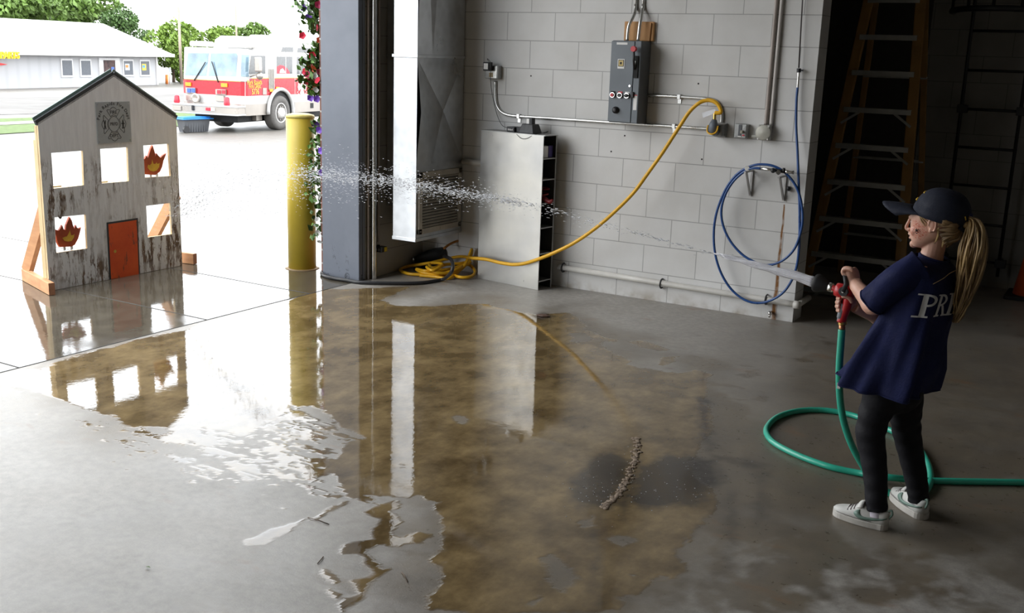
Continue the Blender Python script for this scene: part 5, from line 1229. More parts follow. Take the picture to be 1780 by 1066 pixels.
# wheels
def wheel(s, l, dirn, label=None):
    c_ = LM @ Vector((s, l, .53)); ax = tn*dirn; Mw = plane_M(c_, tf, (0, 0, 1))
    if Mw.col[2].xyz.dot(ax) < 0: Mw = plane_M(c_, -tf, (0, 0, 1))
    w_ = MB().lathe([(.30, -.36), (.46, -.36), (.525, -.32), (.53, -.28), (.53, -.08), (.515, -.03), (.44, 0), (.32, -.01), (.30, -.03)], Mw, 36).build('wheel', M_TYRE, FE)
    rm = MB().lathe([(.30, -.10), (.31, -.015), (.285, -.012), (.26, -.09), (.17, -.05), (.155, .03), (.06, .04), (.02, .04)], Mw, 32).build('rim', M_RIM, w_)
    nb = MB()
    for i in range(10):
        th = 2*pi*i/10; q = Mw @ Vector((.205*cos(th), .205*sin(th), -.05)); nb.cyl(q, q+Mw.col[2].xyz*.05, .02, 6)
    nb.build('lug_nuts', M_CHR, w_)
wheel(0, .09, 1); wheel(0, -WID, -1); wheel(SR+2.0, .0, 1)
# arch: dark well with bright lip
s_c = SPt(482.8, 196)[0]
mb = MB(); arc_ = [(0+.66*cos(radians(a)), .56+.66*sin(radians(a))) for a in range(-8, 189, 8)]
Ma = Matrix(((-tf.x, 0, tn.x, WP.x), (-tf.y, 0, tn.y, WP.y), (0, 1, 0, WP.z), (0, 0, 0, 1)))
mb.prism([(x, z) for x, z in arc_], Ma @ Matrix.Translation((0, 0, -.5)), .508); mb.build('wheel_well', M_UNDER, FE)
mb = MB(); mb.tube([LM @ Vector((x*1.05, .06, .56+(z-.56)*1.05)) for x, z in arc_], .06, 8); mb.build('arch_lip', M_TW, FE)
sbox(MB(), SF+.1, SR+3, -WID+.35, -.35, .28, .62).build('chassis', M_UNDER, FE)
sbox(MB(), -.95, -.65, -.55, -.2, .32, .5).build('step_tank', M_CHR, FE)
# bumper and the lights
SB_ = SF-.45
bl0, bz0_ = FPt(297, 180, SB_); bl1, bz1_ = FPt(418, 184, SB_); zt_ = (bz0_+bz1_)/2; zb_ = (FPt(297, 195.5, SB_)[1]+FPt(415, 202.5, SB_)[1])/2
sbox(MB(), SB_+.02, SF+.02, bl0+.03, -.0, zb_+.04, zt_-.03).build('bumper', M_CHR, FE, bevel=.02)
sbox(MB(), SB_, SF, bl0, .02, zt_-.05, zt_).build('bumper_deck', M_TW, FE, bevel=.01)
sbox(MB(), SB_, SF, bl0, .02, zb_, zb_+.05).build('bumper_lip', M_TW, FE, bevel=.01)
def flight(px0, py0, px1, py1, s, m, nm, dep=.04, par=FE):
    l0, z1_ = FPt(px0, py0, s); l1, z0_ = FPt(px1, py1, s); return MB().box((s-dep, l0, z0_), (s, l1, z1_), LM).build(nm, m, par, bevel=.008)
flight(323, 143, 333, 150, SF, M_AMB, 'turn_signal'); flight(385, 144.5, 396, 151.8, SF, M_AMB, 'turn_signal')
hb = flight(324, 152, 341, 162.5, SF, M_CHR, 'light_housing', .05); flight(325.5, 153.2, 331.8, 161, SF-.052, M_BLUL, 'blue_lens', .02, hb); flight(333, 153.2, 339.4, 161, SF-.052, M_BLUL, 'blue_lens', .02, hb)
hb = flight(376, 155, 394, 165, SF, M_CHR, 'light_housing', .05); flight(377.5, 156.3, 384.3, 163.5, SF-.052, M_REDL, 'red_lens', .02, hb); flight(385.6, 156.3, 392.4, 163.5, SF-.052, M_REDL, 'red_lens', .02, hb)
flight(325, 164, 338, 175, SF, M_CHR, 'headlight', .06); flight(376.5, 166, 391, 176.5, SF, M_CHR, 'headlight', .06)
l_, z_ = FPt(341, 170.5, SF-.1); MB().lathe([(.07, .3), (.10, .12), (.14, .03), (.145, 0), (.10, -.01), (.04, .03)], plane_M(LM @ Vector((SF-.15, l_, z_)), tn, (0, 0, 1)) @ Matrix.Rotation(pi, 4, 'X'), 24).build('siren_horn', M_CHR, FE)
flight(358.6, 187, 366.6, 192.6, SB_+.02, M_REDL, 'bumper_red_light'); flight(367.5, 187, 374, 193, SB_+.02, M_WHITE, 'bumper_white_light'); flight(303, 184, 316, 192, SB_+.02, M_CHR, 'fog_light'); flight(334, 183, 338, 192, SB_+.02, M_UNDER, 'tow_eye')
for px, py0, py1 in ((307, 165, 176), (394, 169, 180)):
    l_, z1_ = FPt(px, py0, SB_+.15); z0_ = zt_-.01
    b2 = MB().lathe([(.085, 0), (.085, .03), (.09, .05), (.075, max(.1, z1_-z0_-.03)), (.04, max(.12, z1_-z0_))], Matrix.Translation(LM @ Vector((SB_+.15, l_, z0_))), 18).build('beacon', M_REDL, FE)
# roof gear
def roofbox(px0, py0, px1, py1, s, depth, nm, m, bev=.05):
    l0, z1_ = FPt(px0, py0, s); l1, z0_ = FPt(px1, py1, s); return MB().box((s, l0, z0_), (s+depth, l1, z1_), LM).build(nm, m, FE, bevel=bev, segs=3)
M_BARL = mat('light_bar_white', (.62, .61, .58), .35)
roofbox(328, 71, 361, 81.5, SF+.25, .35, 'light_bar', M_BARL, .06); roofbox(406, 78, 437, 83.5, SF+.25, .35, 'light_bar', M_BARL, .05)
roofbox(392, 66, 428, 86, SF+.75, 1.0, 'roof_hatch', M_TW, .08)
roofbox(431, 60, 464, 70.5, SF+2.2, .5, 'rear_light_bar', M_BARL, .1)
squad(MB(), [(444,79),(474,78.5),(473,85.5),(441,85.5)], -.05).build('roof_louvre', M_SEAL, FE)
# ================================================================== THE GIRL, HOSE, NOZZLE, WATER
P0 = Vector((2.57, -2.93, 0)); F_ = Vector((-.985, .17, 0)).normalized(); L_ = Vector((-F_.y*-1*-1, F_.x, 0))
L_ = Vector((0, 0, 1)).cross(F_)
def GP(px, py, lat=0.0): return hitplane(px, py, P0+L_*lat, L_)
PX = .00232
GIRL = thing('girl', 'girl in navy T-shirt and dark cap spraying water from a hose nozzle', 'person', (P0.x, P0.y, 0))
def skin_material():
    m, nt, b = new_mat('skin'); N = NT(nt)
    base = N.ramp(N.noise(30, 4), [(.3, (.60, .335, .245)), (.7, (.68, .40, .30))])
    ck = GP(1591, 402, .074)-P0
    def near(c_, r, soft):
        vm = N.n('ShaderNodeVectorMath', operation='DISTANCE'); N.link(N.obj(), vm.inputs[0]); vm.inputs[1].default_value = tuple(c_)
        return N.ramp(N.math('DIVIDE', vm.outputs['Value'], r), [(soft, 1.0), (1.0, 0.0)])
    bl = near(ck, .055, .3)
    base = N.mix(N.math('MULTIPLY', bl, .35), base, (.62, .22, .16))
    spots = N.ramp(N.noise(190, 2, .6), [(.52, 0.0), (.60, 1.0)])
    k = N.math('MULTIPLY', N.math('MULTIPLY', near(ck, .046, .75), spots), .8)
    base = N.mix(k, base, (.50, .07, .03))
    N.link(base, b.inputs['Base Color']); b.inputs['Roughness'].default_value = .48
    b.inputs['Subsurface Weight'].default_value = .12; b.inputs['Subsurface Radius'].default_value = (.012, .005, .003); b.inputs['Subsurface Scale'].default_value = .6
    return m
M_SKIN = skin_material()
M_NAVY = mat('navy_jersey', (.012, .016, .062), .85, scale=9, var=.15, bump=.25, bscale=120, spec=.2)
M_CAP = mat('cap_twill', (.014, .017, .030), .75, scale=20, bump=.2, bscale=200, spec=.25)
M_PANTS = mat('black_leggings', (.008, .008, .011), .7, scale=10, bump=.4, bscale=16, spec=.25)
M_HAIR = mat('blond_hair', (.40, .27, .12), .42, scale=30, var=.35, stretch=(1, 1, .2))
M_HAIRD = mat('blond_hair_dark', (.20, .125, .055), .5, scale=30, var=.3)
M_SOCK = mat('sock_white', (.62, .58, .66), .85, scale=60)
M_SHOE = mat('shoe_white', (.60, .60, .57), .5, scale=14, var=.08); M_SOLE = mat('shoe_sole', (.52, .50, .46), .6, scale=12)
M_SAGE = mat('shoe_sage', (.17, .26, .22), .5); M_LINE = mat('shoe_line', (.09, .06, .07), .6)
# ---- body: one continuous surface
b = MB()
def limb(pts, radii, n=14, sq=1.0): b.tube(spline(pts, 5), [radii[min(len(radii)-1, int(i/5))]*(1-(i % 5)/5)+radii[min(len(radii)-1, int(i/5)+1)]*((i % 5)/5) for i in range((len(pts)-1)*5+1)], n, sq=sq)
HC = GP(1629, 378)
def HL(px, py, lat=0.0): return GP(px, py, lat)
# torso core
limb([GP(1556, 660), GP(1564, 630), GP(1587, 560), GP(1606, 495), GP(1617, 468)], [.065, .075, .08, .075, .045], 18)
limb([GP(1606, 480, -.10), GP(1612, 474, 0), GP(1604, 480, .10)], [.036, .045, .036], 14)
# neck
limb([GP(1612, 470), GP(1621, 440), GP(1627, 412), GP(1630, 395)], [.055, .040, .040, .045], 18)
# head: rings from jaw to crown; (py, front px, back px, half width)
HR = [(429.5, 1593, 1606, .018), (428, 1588, 1612, .030), (424, 1585.4, 1622, .040), (418, 1584, 1632, .050), (410, 1582.6, 1645, .058), (402, 1582, 1657, .064), (394, 1581.6, 1666, .068), (386, 1581.5, 1671, .071), (378, 1581.8, 1675, .073), (369, 1584.5, 1674, .073), (359, 1592, 1670, .069), (350, 1602, 1663, .060), (343, 1613, 1653, .045), (339, 1622, 1645, .026)]
rings = []
for py, xf, xb, hw in HR:
    f0, b0_ = HL(xf, py), HL(xb, py); c_ = f0.lerp(b0_, .52); a_ = (f0-b0_).length/2; ring = []
    for i in range(32):
        th = 2*pi*i/32; cx, sx = cos(th), sin(th)
        e_ = .80 if cx > 0 else .95
        ring.append(c_+F_*a_*math.copysign(abs(cx)**e_, cx)*(1.04 if cx < 0 else .96)+L_*hw*math.copysign(abs(sx)**.92, sx))
    rings.append(ring)
b.loft(rings)
# nose, lips, chin, brow, cheeks
b.tube(spline([HL(1582, 379), HL(1578.8, 387), HL(1575.5, 394), HL(1577, 398.5), HL(1582.5, 400)], 4), [.005]*4+[.0058]*4+[.0068]*5+[.0068]*4, 10)
for s_ in (-1, 1):
    b.ball(HL(1580.5, 398, s_*.008), .0060, 10, 6)
    b.ball(HL(1593, 401, s_*.034), .0235, 12, 8, (1, 1, 1))
    b.tube(spline([HL(1583, 377, s_*.012), HL(1582.2, 377.5, s_*.025), HL(1586, 379, s_*.042)], 4), .006, 8)
b.tube(spline([HL(1584.5, 407.5, -.02), HL(1580.4, 406.3, 0), HL(1584.5, 407.5, .02)], 4), .0048, 8)
b.tube(spline([HL(1585.5, 412.5, -.018), HL(1582.2, 413.2, 0), HL(1585.5, 412.5, .018)], 4), .0055, 8)
b.ball(HL(1588.5, 424, 0), .0155, 12, 8)
# ears
for s_ in (-1, 1):
    ec = HL(1621, 392.5, s_*.070)
    pts = []
    for i in range(15):
        th = radians(-60+i*250/14); rx, rz = .0145, .0245
        pts.append(ec-F_*(.002+rx*cos(th)*1)*1.0+Vector((0, 0, rz*sin(th)+.002))+L_*s_*(.010+.004*cos(th)))
    b.tube(spline(pts, 3), .0042, 8)
    b.ball(ec+Vector((0, 0, -.019))+F_*.002+L_*s_*.006, .0085, 10, 6)
    Mx_ = Matrix((F_, L_, (0, 0, 1))).transposed()
    b.ball(ec+L_*s_*.002, .02, 12, 8, (.72, .35, 1.1), Mx_)
# arms (shoulder, elbow, wrist) and hands
sL, eL, wL = GP(1584, 472, .125), GP(1519, 533, .125), GP(1486, 494, .012)
limb([sL, sL.lerp(eL, .5)+Vector((0, 0, -.004)), eL, eL.lerp(wL, .35), eL.lerp(wL, .72), wL], [.042, .038, .033, .034, .029, .024], 16)
sR, eR, wR = GP(1592, 472, -.125), GP(1535, 552, -.15), GP(1485, 533, -.030)
limb([sR, sR.lerp(eR, .5), eR, eR.lerp(wR, .35), eR.lerp(wR, .75), wR], [.042, .038, .033, .032, .027, .023], 16)
def finger(pts, r): b.tube(spline(pts, 4), [r*(1-.12*i/(4*(len(pts)-1))) for i in range(4*(len(pts)-1)+1)], 10)
# left hand: closed over the lever, knuckles up and forward
palm = [wL, GP(1483, 484, .004), GP(1480, 474, .0), GP(1477, 468.5, .0)]
b.tube(spline(palm, 4), [.023, .024, .0255, .027, .0285, .030, .031, .031, .031, .030, .029, .026, .020], 16, sq=.66)
for i in range(4):
    la = .030-.0185*i; k0 = GP(1478.5, 467.2+abs(i-1.2)*.7, la); k1 = GP(1468.2, 466.6+abs(i-1)*.8, la*.95); k2 = GP(1465, 473.6+.6*i, la*.9); k3 = GP(1470, 478+.5*i, la*.85)
    finger([GP(1483, 471, la*.9), k0, k1, k2, k3], .0088-.0005*abs(i-1))
finger([GP(1487, 486, -.012), GP(1484, 481, -.026), GP(1476, 477, -.031), GP(1469.5, 475.5, -.028)], .0088)
b.ball(GP(1493, 489, .010), .011, 10, 8)
# right hand: wrapped round the grip from behind
b.tube(spline([wR, GP(1481, 529, -.028), GP(1476.5, 524, -.022), GP(1474, 522, -.018)], 4), [.022, .023, .025, .027, .029, .031, .032, .032, .031, .030, .028, .025, .02], 16, sq=.72)
for i in range(4):
    yy = 517.5+7.0*i; dx = (0, -.8, -.6, 1.2)[i]
    finger([GP(1477-1.4*i, yy+2, -.030), GP(1467-1.3*i+dx, yy-.5, -.030), GP(1457.5-.6*i+dx, yy+.4, -.014), GP(1456.5-.5*i+dx, yy+1.6, .006), GP(1461.5-.6*i+dx, yy+2.4, .018)], .0085-.0006*(i == 3))
finger([GP(1481, 526, .004), GP(1477, 519, .014), GP(1470, 515.4, .021), GP(1463.5, 516, .021)], .0092)
# legs
AL_, AR_ = .105, -.105
legL = [GP(1533, 690, .06), GP(1518, 735, .075), GP(1514, 765, .085), GP(1522, 820, .10), GP(1524, 880, AL_+.01), GP(1520, 902, AL_+.01)]
legR = [GP(1572, 696, -.06), GP(1574, 735, -.075), GP(1578, 762, -.085), GP(1590, 815, -.10), GP(1598, 868, AR_), GP(1596, 886, AR_)]
for lg in (legL, legR): limb(lg, [.062, .050, .042, .038, .026, .026], 14)
body = b.build('body', M_SKIN, GIRL, smooth=True)
md = body.modifiers.new('one_surface', 'REMESH'); md.mode = 'VOXEL'; md.voxel_size = .0027; md.use_smooth_shade = True
md = body.modifiers.new('soften', 'SMOOTH'); md.factor = .5; md.iterations = 4
# eyes, brows
for s_ in (-1, 1):
    ec = HL(1587.2, 384.6, s_*.030)
    MB().tube(spline([ec+F_*.0075-L_*s_*.010+Vector((0, 0, .004)), ec+F_*.0098+Vector((0, 0, .0055)), ec+F_*.006+L_*s_*.011+Vector((0, 0, .003))], 4), .0017, 6).build('eyelash', M_HAIRD, body)
    MB().ball(ec, .0095, 14, 10).build('eye', mat('eye_white', (.70, .68, .66), .2), body)
    MB().ball(ec+F_*.0062, .0042, 10, 8).build('iris', mat('iris_dark', (.05, .07, .10), .15), body)
# dark painted mark on the cheek
fp = MB(); ckc = [(1593, 397.5, 1593.5, 402), (1590.8, 399.5, 1593.2, 401.5), (1596.5, 399, 1593.5, 401.5), (1593.3, 401, 1591.5, 404), (1593.5, 401.5, 1595.6, 403.6), (1592.2, 405.3, 1594.8, 405.6)]
# ---- hair
rng = random.Random(11)
hr = MB()
base = HL(1680, 382, 0)
def hsurf(px, py, lat): return HL(px, py, lat)
for s_ in (-1, 1):
    low = [(1612, 376, .071), (1616, 378, .0725), (1627, 381, .0735), (1632, 390, .0725), (1632, 400, .069), (1633, 408, .063), (1636, 414, .056), (1640, 420, .046), (1643, 424, .034), (1645, 426, .02), (1646, 427, .006)]
    for (px, py, la) in low:
        for k in range(5):
            a = hsurf(px+rng.gauss(0, 1.6), py+rng.gauss(0, 1.6), s_*(la+.001)); mid = hsurf((px+1678)/2+4+rng.gauss(0, 2), (py+392)/2+3+rng.gauss(0, 2), s_*max(.03, la*.82)); q = hsurf(1674, 389, s_*.012)
            if px < 1630: mid = hsurf(1646+rng.gauss(0, 2), 388+rng.gauss(0, 2), s_*.0725)
            hr.tube(spline([a, a.lerp(mid, .5)+L_*s_*.004, mid, q], 4), [.001, .003, .0045, .005, .0055, .0055, .0055, .0055, .005, .005, .0045, .004, .003], 6)
hr.build('pulled_back_hair', M_HAIRD, body)
ws = MB()
for (p1, p2, p3) in (((1600,374,.066),(1604,382,.070),(1612,392,.073)), ((1602,374,.067),(1607,381,.071),(1616,386,.073)), ((1598,374,.065),(1601,384,.069),(1608,394,.072)), ((1629,398,.071),(1630,410,.062),(1627,420,.046)), ((1631,396,.071),(1629,411,.062),(1624,424,.044)), ((1640,418,.05),(1638,424,.045),(1637,430,.040)), ((1605,375,.068),(1612,380,.072),(1622,382,.073))):
    for k in range(3): ws.tube(spline([HL(p1[0]+k*.8, p1[1], p1[2]+.002), HL(p2[0]+k*.7, p2[1]+k*.5, p2[2]+.003), HL(p3[0]+k*.5, p3[1], p3[2]+.002)], 4), [.0016]*6+[.0012, .001, .0006], 6)
ws.build('hair_wisps', M_HAIR, body)
pt_ = MB()
tail = [(1684, 378, 8), (1694, 384, 13), (1697, 402, 17), (1694, 430, 20), (1688, 462, 18), (1682, 492, 15), (1675, 520, 12), (1668, 545, 8), (1662, 560, 4)]
for k in range(120):
    u = rng.gauss(0, .5); w_ = rng.gauss(0, .5); u = max(-1, min(1, u)); ph = rng.uniform(0, 6.28); end = rng.choice((7, 8, 8, 9, 9)); fr_q = rng.uniform(.7, 1.3)
    pts = []
    for i, (px, py, r) in enumerate(tail[:end]):
        q = .35+.65*min(1, i/2.5)
        wob = sin(i*1.25*fr_q+ph)*3.2*min(1, i/3)
        pts.append(GP(px+u*r*q*1.15+wob, py+rng.gauss(0, .8), w_*r*q*PX*1.2+.01*sin(i+ph)))
    n_ = (len(pts)-1)*4+1; r0 = rng.uniform(.0022, .0042)
    pt_.cur = 0 if rng.random() < .7 else 1
    pt_.tube(spline(pts, 4), [r0*(.55+.6*min(1, i/6))*(1-.75*max(0, (i/n_-.6)/.4)) for i in range(n_)], 6)
pt_.build('ponytail', [M_HAIR, M_HAIRD], body)
MB().tube([GP(1676, 379), GP(1684, 377.5), GP(1688, 379)], [.014, .017, .015], 14).build('hair_tie', mat('hair_tie_navy', (.03, .03, .10), .8), body)
MB().tube(spline([GP(1662, 470, .02), GP(1650, 476, .07), GP(1640, 484, .10), GP(1622, 494, .13)], 5), .0012, 5).build('loose_lock', M_HAIR, body)
# ---- cap
cp_ = MB(); cc = HL(1634.5, 378); tilt = radians(11)
cf = (F_*cos(tilt)+Vector((0, 0, 1))*sin(tilt)); cu = (Vector((0, 0, 1))*cos(tilt)-F_*sin(tilt))
rings = []; nr = 12
for i in range(nr+1):
    t = i/nr; el = t*pi/2
    rad = cos(el)**.72; h = .104*sin(el)**.95
    ring = []
    for k in range(48):
        th = 2*pi*k/48; seam = 1-.006*math.exp(-((((th+pi/6) % (pi/3))-pi/6)/.05)**2)
        fx = .105 if cos(th) > 0 else .0985
        ring.append(cc+cf*fx*rad*cos(th)*seam+L_*.0875*rad*sin(th)*seam+cu*(h-.004*(1-t))+cf*(-.004))
    rings.append(ring)
cp_.loft(rings, cap=False); cap = cp_.build('cap', M_CAP, body)
sd = cap.modifiers.new('cloth', 'SOLIDIFY'); sd.thickness = .003; sd.offset = 0
MB().ball(cc+cu*.101-cf*.004, .007, 10, 6, (1, 1, .6)).build('cap_button', M_CAP, cap)
br = MB(); rows = []
for j in range(9):
    v = j/8; row = []
    for i in range(17):
        s_ = -1+2*i/16; th = s_*radians(62)
        rx = .099*cos(th); ly = .083*sin(th)
        ext = .118*v*(1-.20*abs(s_)**5)
        row.append(cc+cf*(rx+ext*(.86+.14*cos(th)))+L_*(ly*(1-.16*v*v))+cu*(.010-.024*abs(s_)**2*(.4+.6*v)-.034*v*v*.5+.0))
    rows.append(row)
vs = [p for r in rows for p in r]; br.add(vs, [(j*17+i, j*17+i+1, (j+1)*17+i+1, (j+1)*17+i) for j in range(8) for i in range(16)], True)
bo_ = br.build('cap_brim', M_CAP, cap); sd = bo_.modifiers.new('board', 'SOLIDIFY'); sd.thickness = .004; sd.offset = 0
M_EMB = mat('gold_thread', (.72, .45, .04), .6)
def capP(az, el, o=.002):
    rad = cos(el)**.72; h = .102*sin(el)**.95; return cc+cf*(.105*rad*cos(az)-.004+o)+L_*(.0875*rad*sin(az)+o*.4)+cu*(h+o*.5-.003)
em = MB(); em.tube([capP(a, .80) for a in (-.35, -.1, .1, .35, .46)], .0035, 6); em.build('gold_lettering', M_EMB, cap)
em = MB(); em.tube([capP(a, .42) for a in (-.30, 0, .30, .38)], .0045, 6); em.build('gold_lettering', M_EMB, cap)
bk = MB(); bk.ball(cc-cf*.094+cu*.004+L_*.018, .017, 12, 8, (1, 1, .95)); bk.build('back_opening_hair', M_HAIR, cap)
MB().tube(spline([cc-cf*.088+L_*.045-cu*.004, cc-cf*.100+L_*.018-cu*.014, cc-cf*.1-L_*.018-cu*.014, cc-cf*.088-L_*.045-cu*.004], 5), .008, 8).build('cap_strap', M_CAP, cap)
MB().tube([cc-cf*.092+L_*.036+cu*.036, cc-cf*.096+L_*.030+cu*.024], .0022, 6).build('strap_mark', M_EMB, cap)
# ---- T-shirt: one lofted cloth with drape folds
SR_ = [ # (front px, back px, half width, fold depth)
 ((1602,440),(1648,456),.052,0), ((1597,445),(1652,464),.082,0), ((1588,452),(1655,472),.118,.001), ((1577,466),(1657.5,486),.140,.002), ((1563,490),(1657,508),.146,.003), ((1548,518),(1652,535),.144,.004),
 ((1532,546),(1645,563),.146,.006), ((1514,574),(1636,595),.152,.009), ((1496,604),(1630,625),.160,.012), ((1482,628),(1622,656),.168,.015), ((1471,646),(1611,684),.176,.017), ((1470,648),(1609,688),.176,.017)]
def shirt(t, th, off=0.0):
    """t 0..n-1 down the spine, th: 0 back, pi/2 left (towards the camera), pi front"""
    i = min(int(t), len(SR_)-2); q = t-i
    def row(j):
        fr, bk_, hw, fd = SR_[j]; f0, b0_ = GP(*fr), GP(*bk_); return f0, b0_, hw, fd
    A, B_ = row(i), row(i+1)
    f0 = A[0].lerp(B_[0], q); b0_ = A[1].lerp(B_[1], q); hw = A[2]*(1-q)+B_[2]*q; fd = A[3]*(1-q)+B_[3]*q
    c_ = (f0+b0_)/2; ax = (b0_-f0)/2
    e_ = .86
    cx = math.copysign(abs(cos(th))**e_, cos(th)); sx = math.copysign(abs(sin(th))**e_, sin(th))
    fold = fd*(sin(5*th+1.3+.25*t)+.6*sin(9*th+2.1-.2*t)+.4*sin(14*th+.4+t*.3))*1.25
    fold += .004*math.sin(t*1.7+th*3)*(1 if 3 < t < 9 else .3)
    nrm = (ax.normalized()*cx+L_*sx); k_ = nrm.length or 1
    return c_+ax*cx+L_*hw*sx+nrm/k_*(fold+off)
sh = MB(); n_t, n_k = 56, 72; rings = []
for i in range(n_t+1): rings.append([shirt(i/n_t*(len(SR_)-1), 2*pi*k/n_k) for k in range(n_k)])
inner = [[p+(rings[-1][(k+n_k//2) % n_k]-p)*.03 for k, p in enumerate(rings[-1])]]
sh.loft(rings, cap=False)
def sleeve(a, m_, z, r0, r1):
    pts = spline([a, m_, z], 8); n = len(pts); rg = []
    d0 = (pts[-1]-pts[0]).normalized()
    for i, p in enumerate(pts):
        d = (pts[min(i+1, n-1)]-pts[max(i-1, 0)]).normalized(); u_, w_ = frame(d); t = i/(n-1); r = r0+(r1-r0)*t
        rg.append([p+(u_*cos(2*pi*k/28)+w_*sin(2*pi*k/28))*r*(1+.05*sin(3*k*2*pi/28+i*.5)+.03*sin(7*k*2*pi/28+i*.9)) for k in range(28)])
    sh.loft(rg, cap=False)
    return rg[-1]
hemL = sleeve(GP(1600, 466, .085), GP(1558, 490, .135), GP(1517, 525, .128), .066, .054)
hemR = sleeve(GP(1604, 468, -.085), GP(1566, 500, -.14), GP(1534, 545, -.148), .066, .052)
so_ = sh.build('t_shirt', M_NAVY, body, smooth=True); sd = so_.modifiers.new('cloth', 'SOLIDIFY'); sd.thickness = .003; sd.offset = -1
MB().tube(rings[0], .006, 8, closed=True).build('collar', M_NAVY, so_)
for h_ in (hemL, hemR): MB().tube(h_, .0035, 6, closed=True).build('sleeve_hem', M_NAVY, so_)
MB().tube(rings[-1], .0035, 6, closed=True).build('bottom_hem', M_NAVY, so_)
q = shirt(len(SR_)-1.02, radians(128)); MB().box((q.x-.006, q.y-.002, q.z-.018), (q.x+.006, q.y+.002, q.z+.004)).build('hem_tag', M_WHITE, so_)
# letters on the back in heavy slab type
lt = MB()
TU, BU = 3.95, 5.40        # rows of the shirt between which the letters stand
def smap(u, v, off=.0035):   # u metres to her right from the back seam, v 0 bottom .. 1 top
    t = BU+(TU-BU)*v; w_ = .146; th = math.asin(max(-.995, min(.995, -u/w_))); return shirt(t, th, off)
def patch(fn, nu=4, nv=4):
    vs = [smap(*fn(i/nu, j/nv)) for j in range(nv+1) for i in range(nu+1)]
    lt.add(vs, [(j*(nu+1)+i, j*(nu+1)+i+1, (j+1)*(nu+1)+i+1, (j+1)*(nu+1)+i) for j in range(nv) for i in range(nu)])
def rect(u0, u1, v0, v1): patch(lambda a, c_: (u0+(u1-u0)*a, v0+(v1-v0)*c_), 4, 5)
def bowl(u0, ur, v0, v1, th_u, th_v):
    vm = (v0+v1)/2
    patch(lambda a, c_: (u0+(ur-u0-(1-a)*th_u)*sin(pi*c_), vm-(vm-v0-(1-a)*th_v)*cos(pi*c_)), 2, 12)
W_ = .052
def letter(ch, u):
    s0, s1 = u+.008, u+.020
    rect(s0, s1, 0, 1); rect(u, u+.028, 0, .07); rect(u, s1, .93, 1)
    if ch in 'PR': bowl(s1-.004, u+.052, .45, 1.0, .013, .09)
    if ch == 'R': patch(lambda a, c_: (u+.026+.012*a+(.020)*(1-c_), .48*c_), 2, 4); rect(u+.040, u+.062, 0, .07)
    if ch == 'F': rect(s1, u+.048, .93, 1); rect(u+.042, u+.050, .74, 1); rect(s1, u+.038, .48, .56); rect(u+.034, u+.040, .40, .64)
    if ch == 'D': rect(s1-.01, s1+.004, .0, .07); bowl(s1-.004, u+.058, 0, 1, .013, .08)
for ch, u in (('P', -.143), ('R', -.090), ('F', -.032), ('D', .022)): letter(ch, u)
lo_ = lt.build('back_lettering', mat('print_white', (.60, .60, .60), .7), so_)
# ---- leggings
pg = MB()
def leg(rows, name):
    P_ = [GP(x, y, la) for x, y, r, la in rows]; R_ = [r for *_, r, la in rows]
    pts = spline(P_, 8); n = len(pts); rg = []
    for i, p in enumerate(pts):
        d = (pts[min(i+1, n-1)]-pts[max(i-1, 0)]).normalized(); u_, w_ = frame(d, tuple(F_)); q = i/8; j = min(int(q), len(R_)-2); r = R_[j]+(R_[j+1]-R_[j])*(q-j)
        wr = .018+.03*math.exp(-((i-18)/5)**2)+.04*max(0, (i-n+14)/14)
        rg.append([p+(u_*cos(2*pi*k/28)+w_*sin(2*pi*k/28))*r*(1+wr*sin(i*.95+2.2*cos(2*pi*k/28))) for k in range(28)])
    pg.loft(rg)
leg([(1544,662,.080,.045),(1532,692,.070,.062),(1520,722,.060,.074),(1513,756,.0555,.083),(1517,786,.0500,.09),(1521,822,.046,.10),(1523,856,.042,.108),(1523.5,887,.041,.112)], 'l')
leg([(1568,664,.078,-.045),(1574,698,.066,-.062),(1574,728,.058,-.074),(1577,756,.0535,-.083),(1583,786,.049,-.09),(1590,820,.045,-.10),(1595,850,.041,-.105),(1597,872,.040,-.105)], 'r')
pg.ball(GP(1555, 676), .108, 18, 10, (1, 1, .9))
pn = pg.build('leggings', M_PANTS, body, smooth=True); md = pn.modifiers.new('one_cloth', 'REMESH'); md.mode = 'VOXEL'; md.voxel_size = .005; md.use_smooth_shade = True
md = pn.modifiers.new('soften', 'SMOOTH'); md.factor = .5; md.iterations = 3
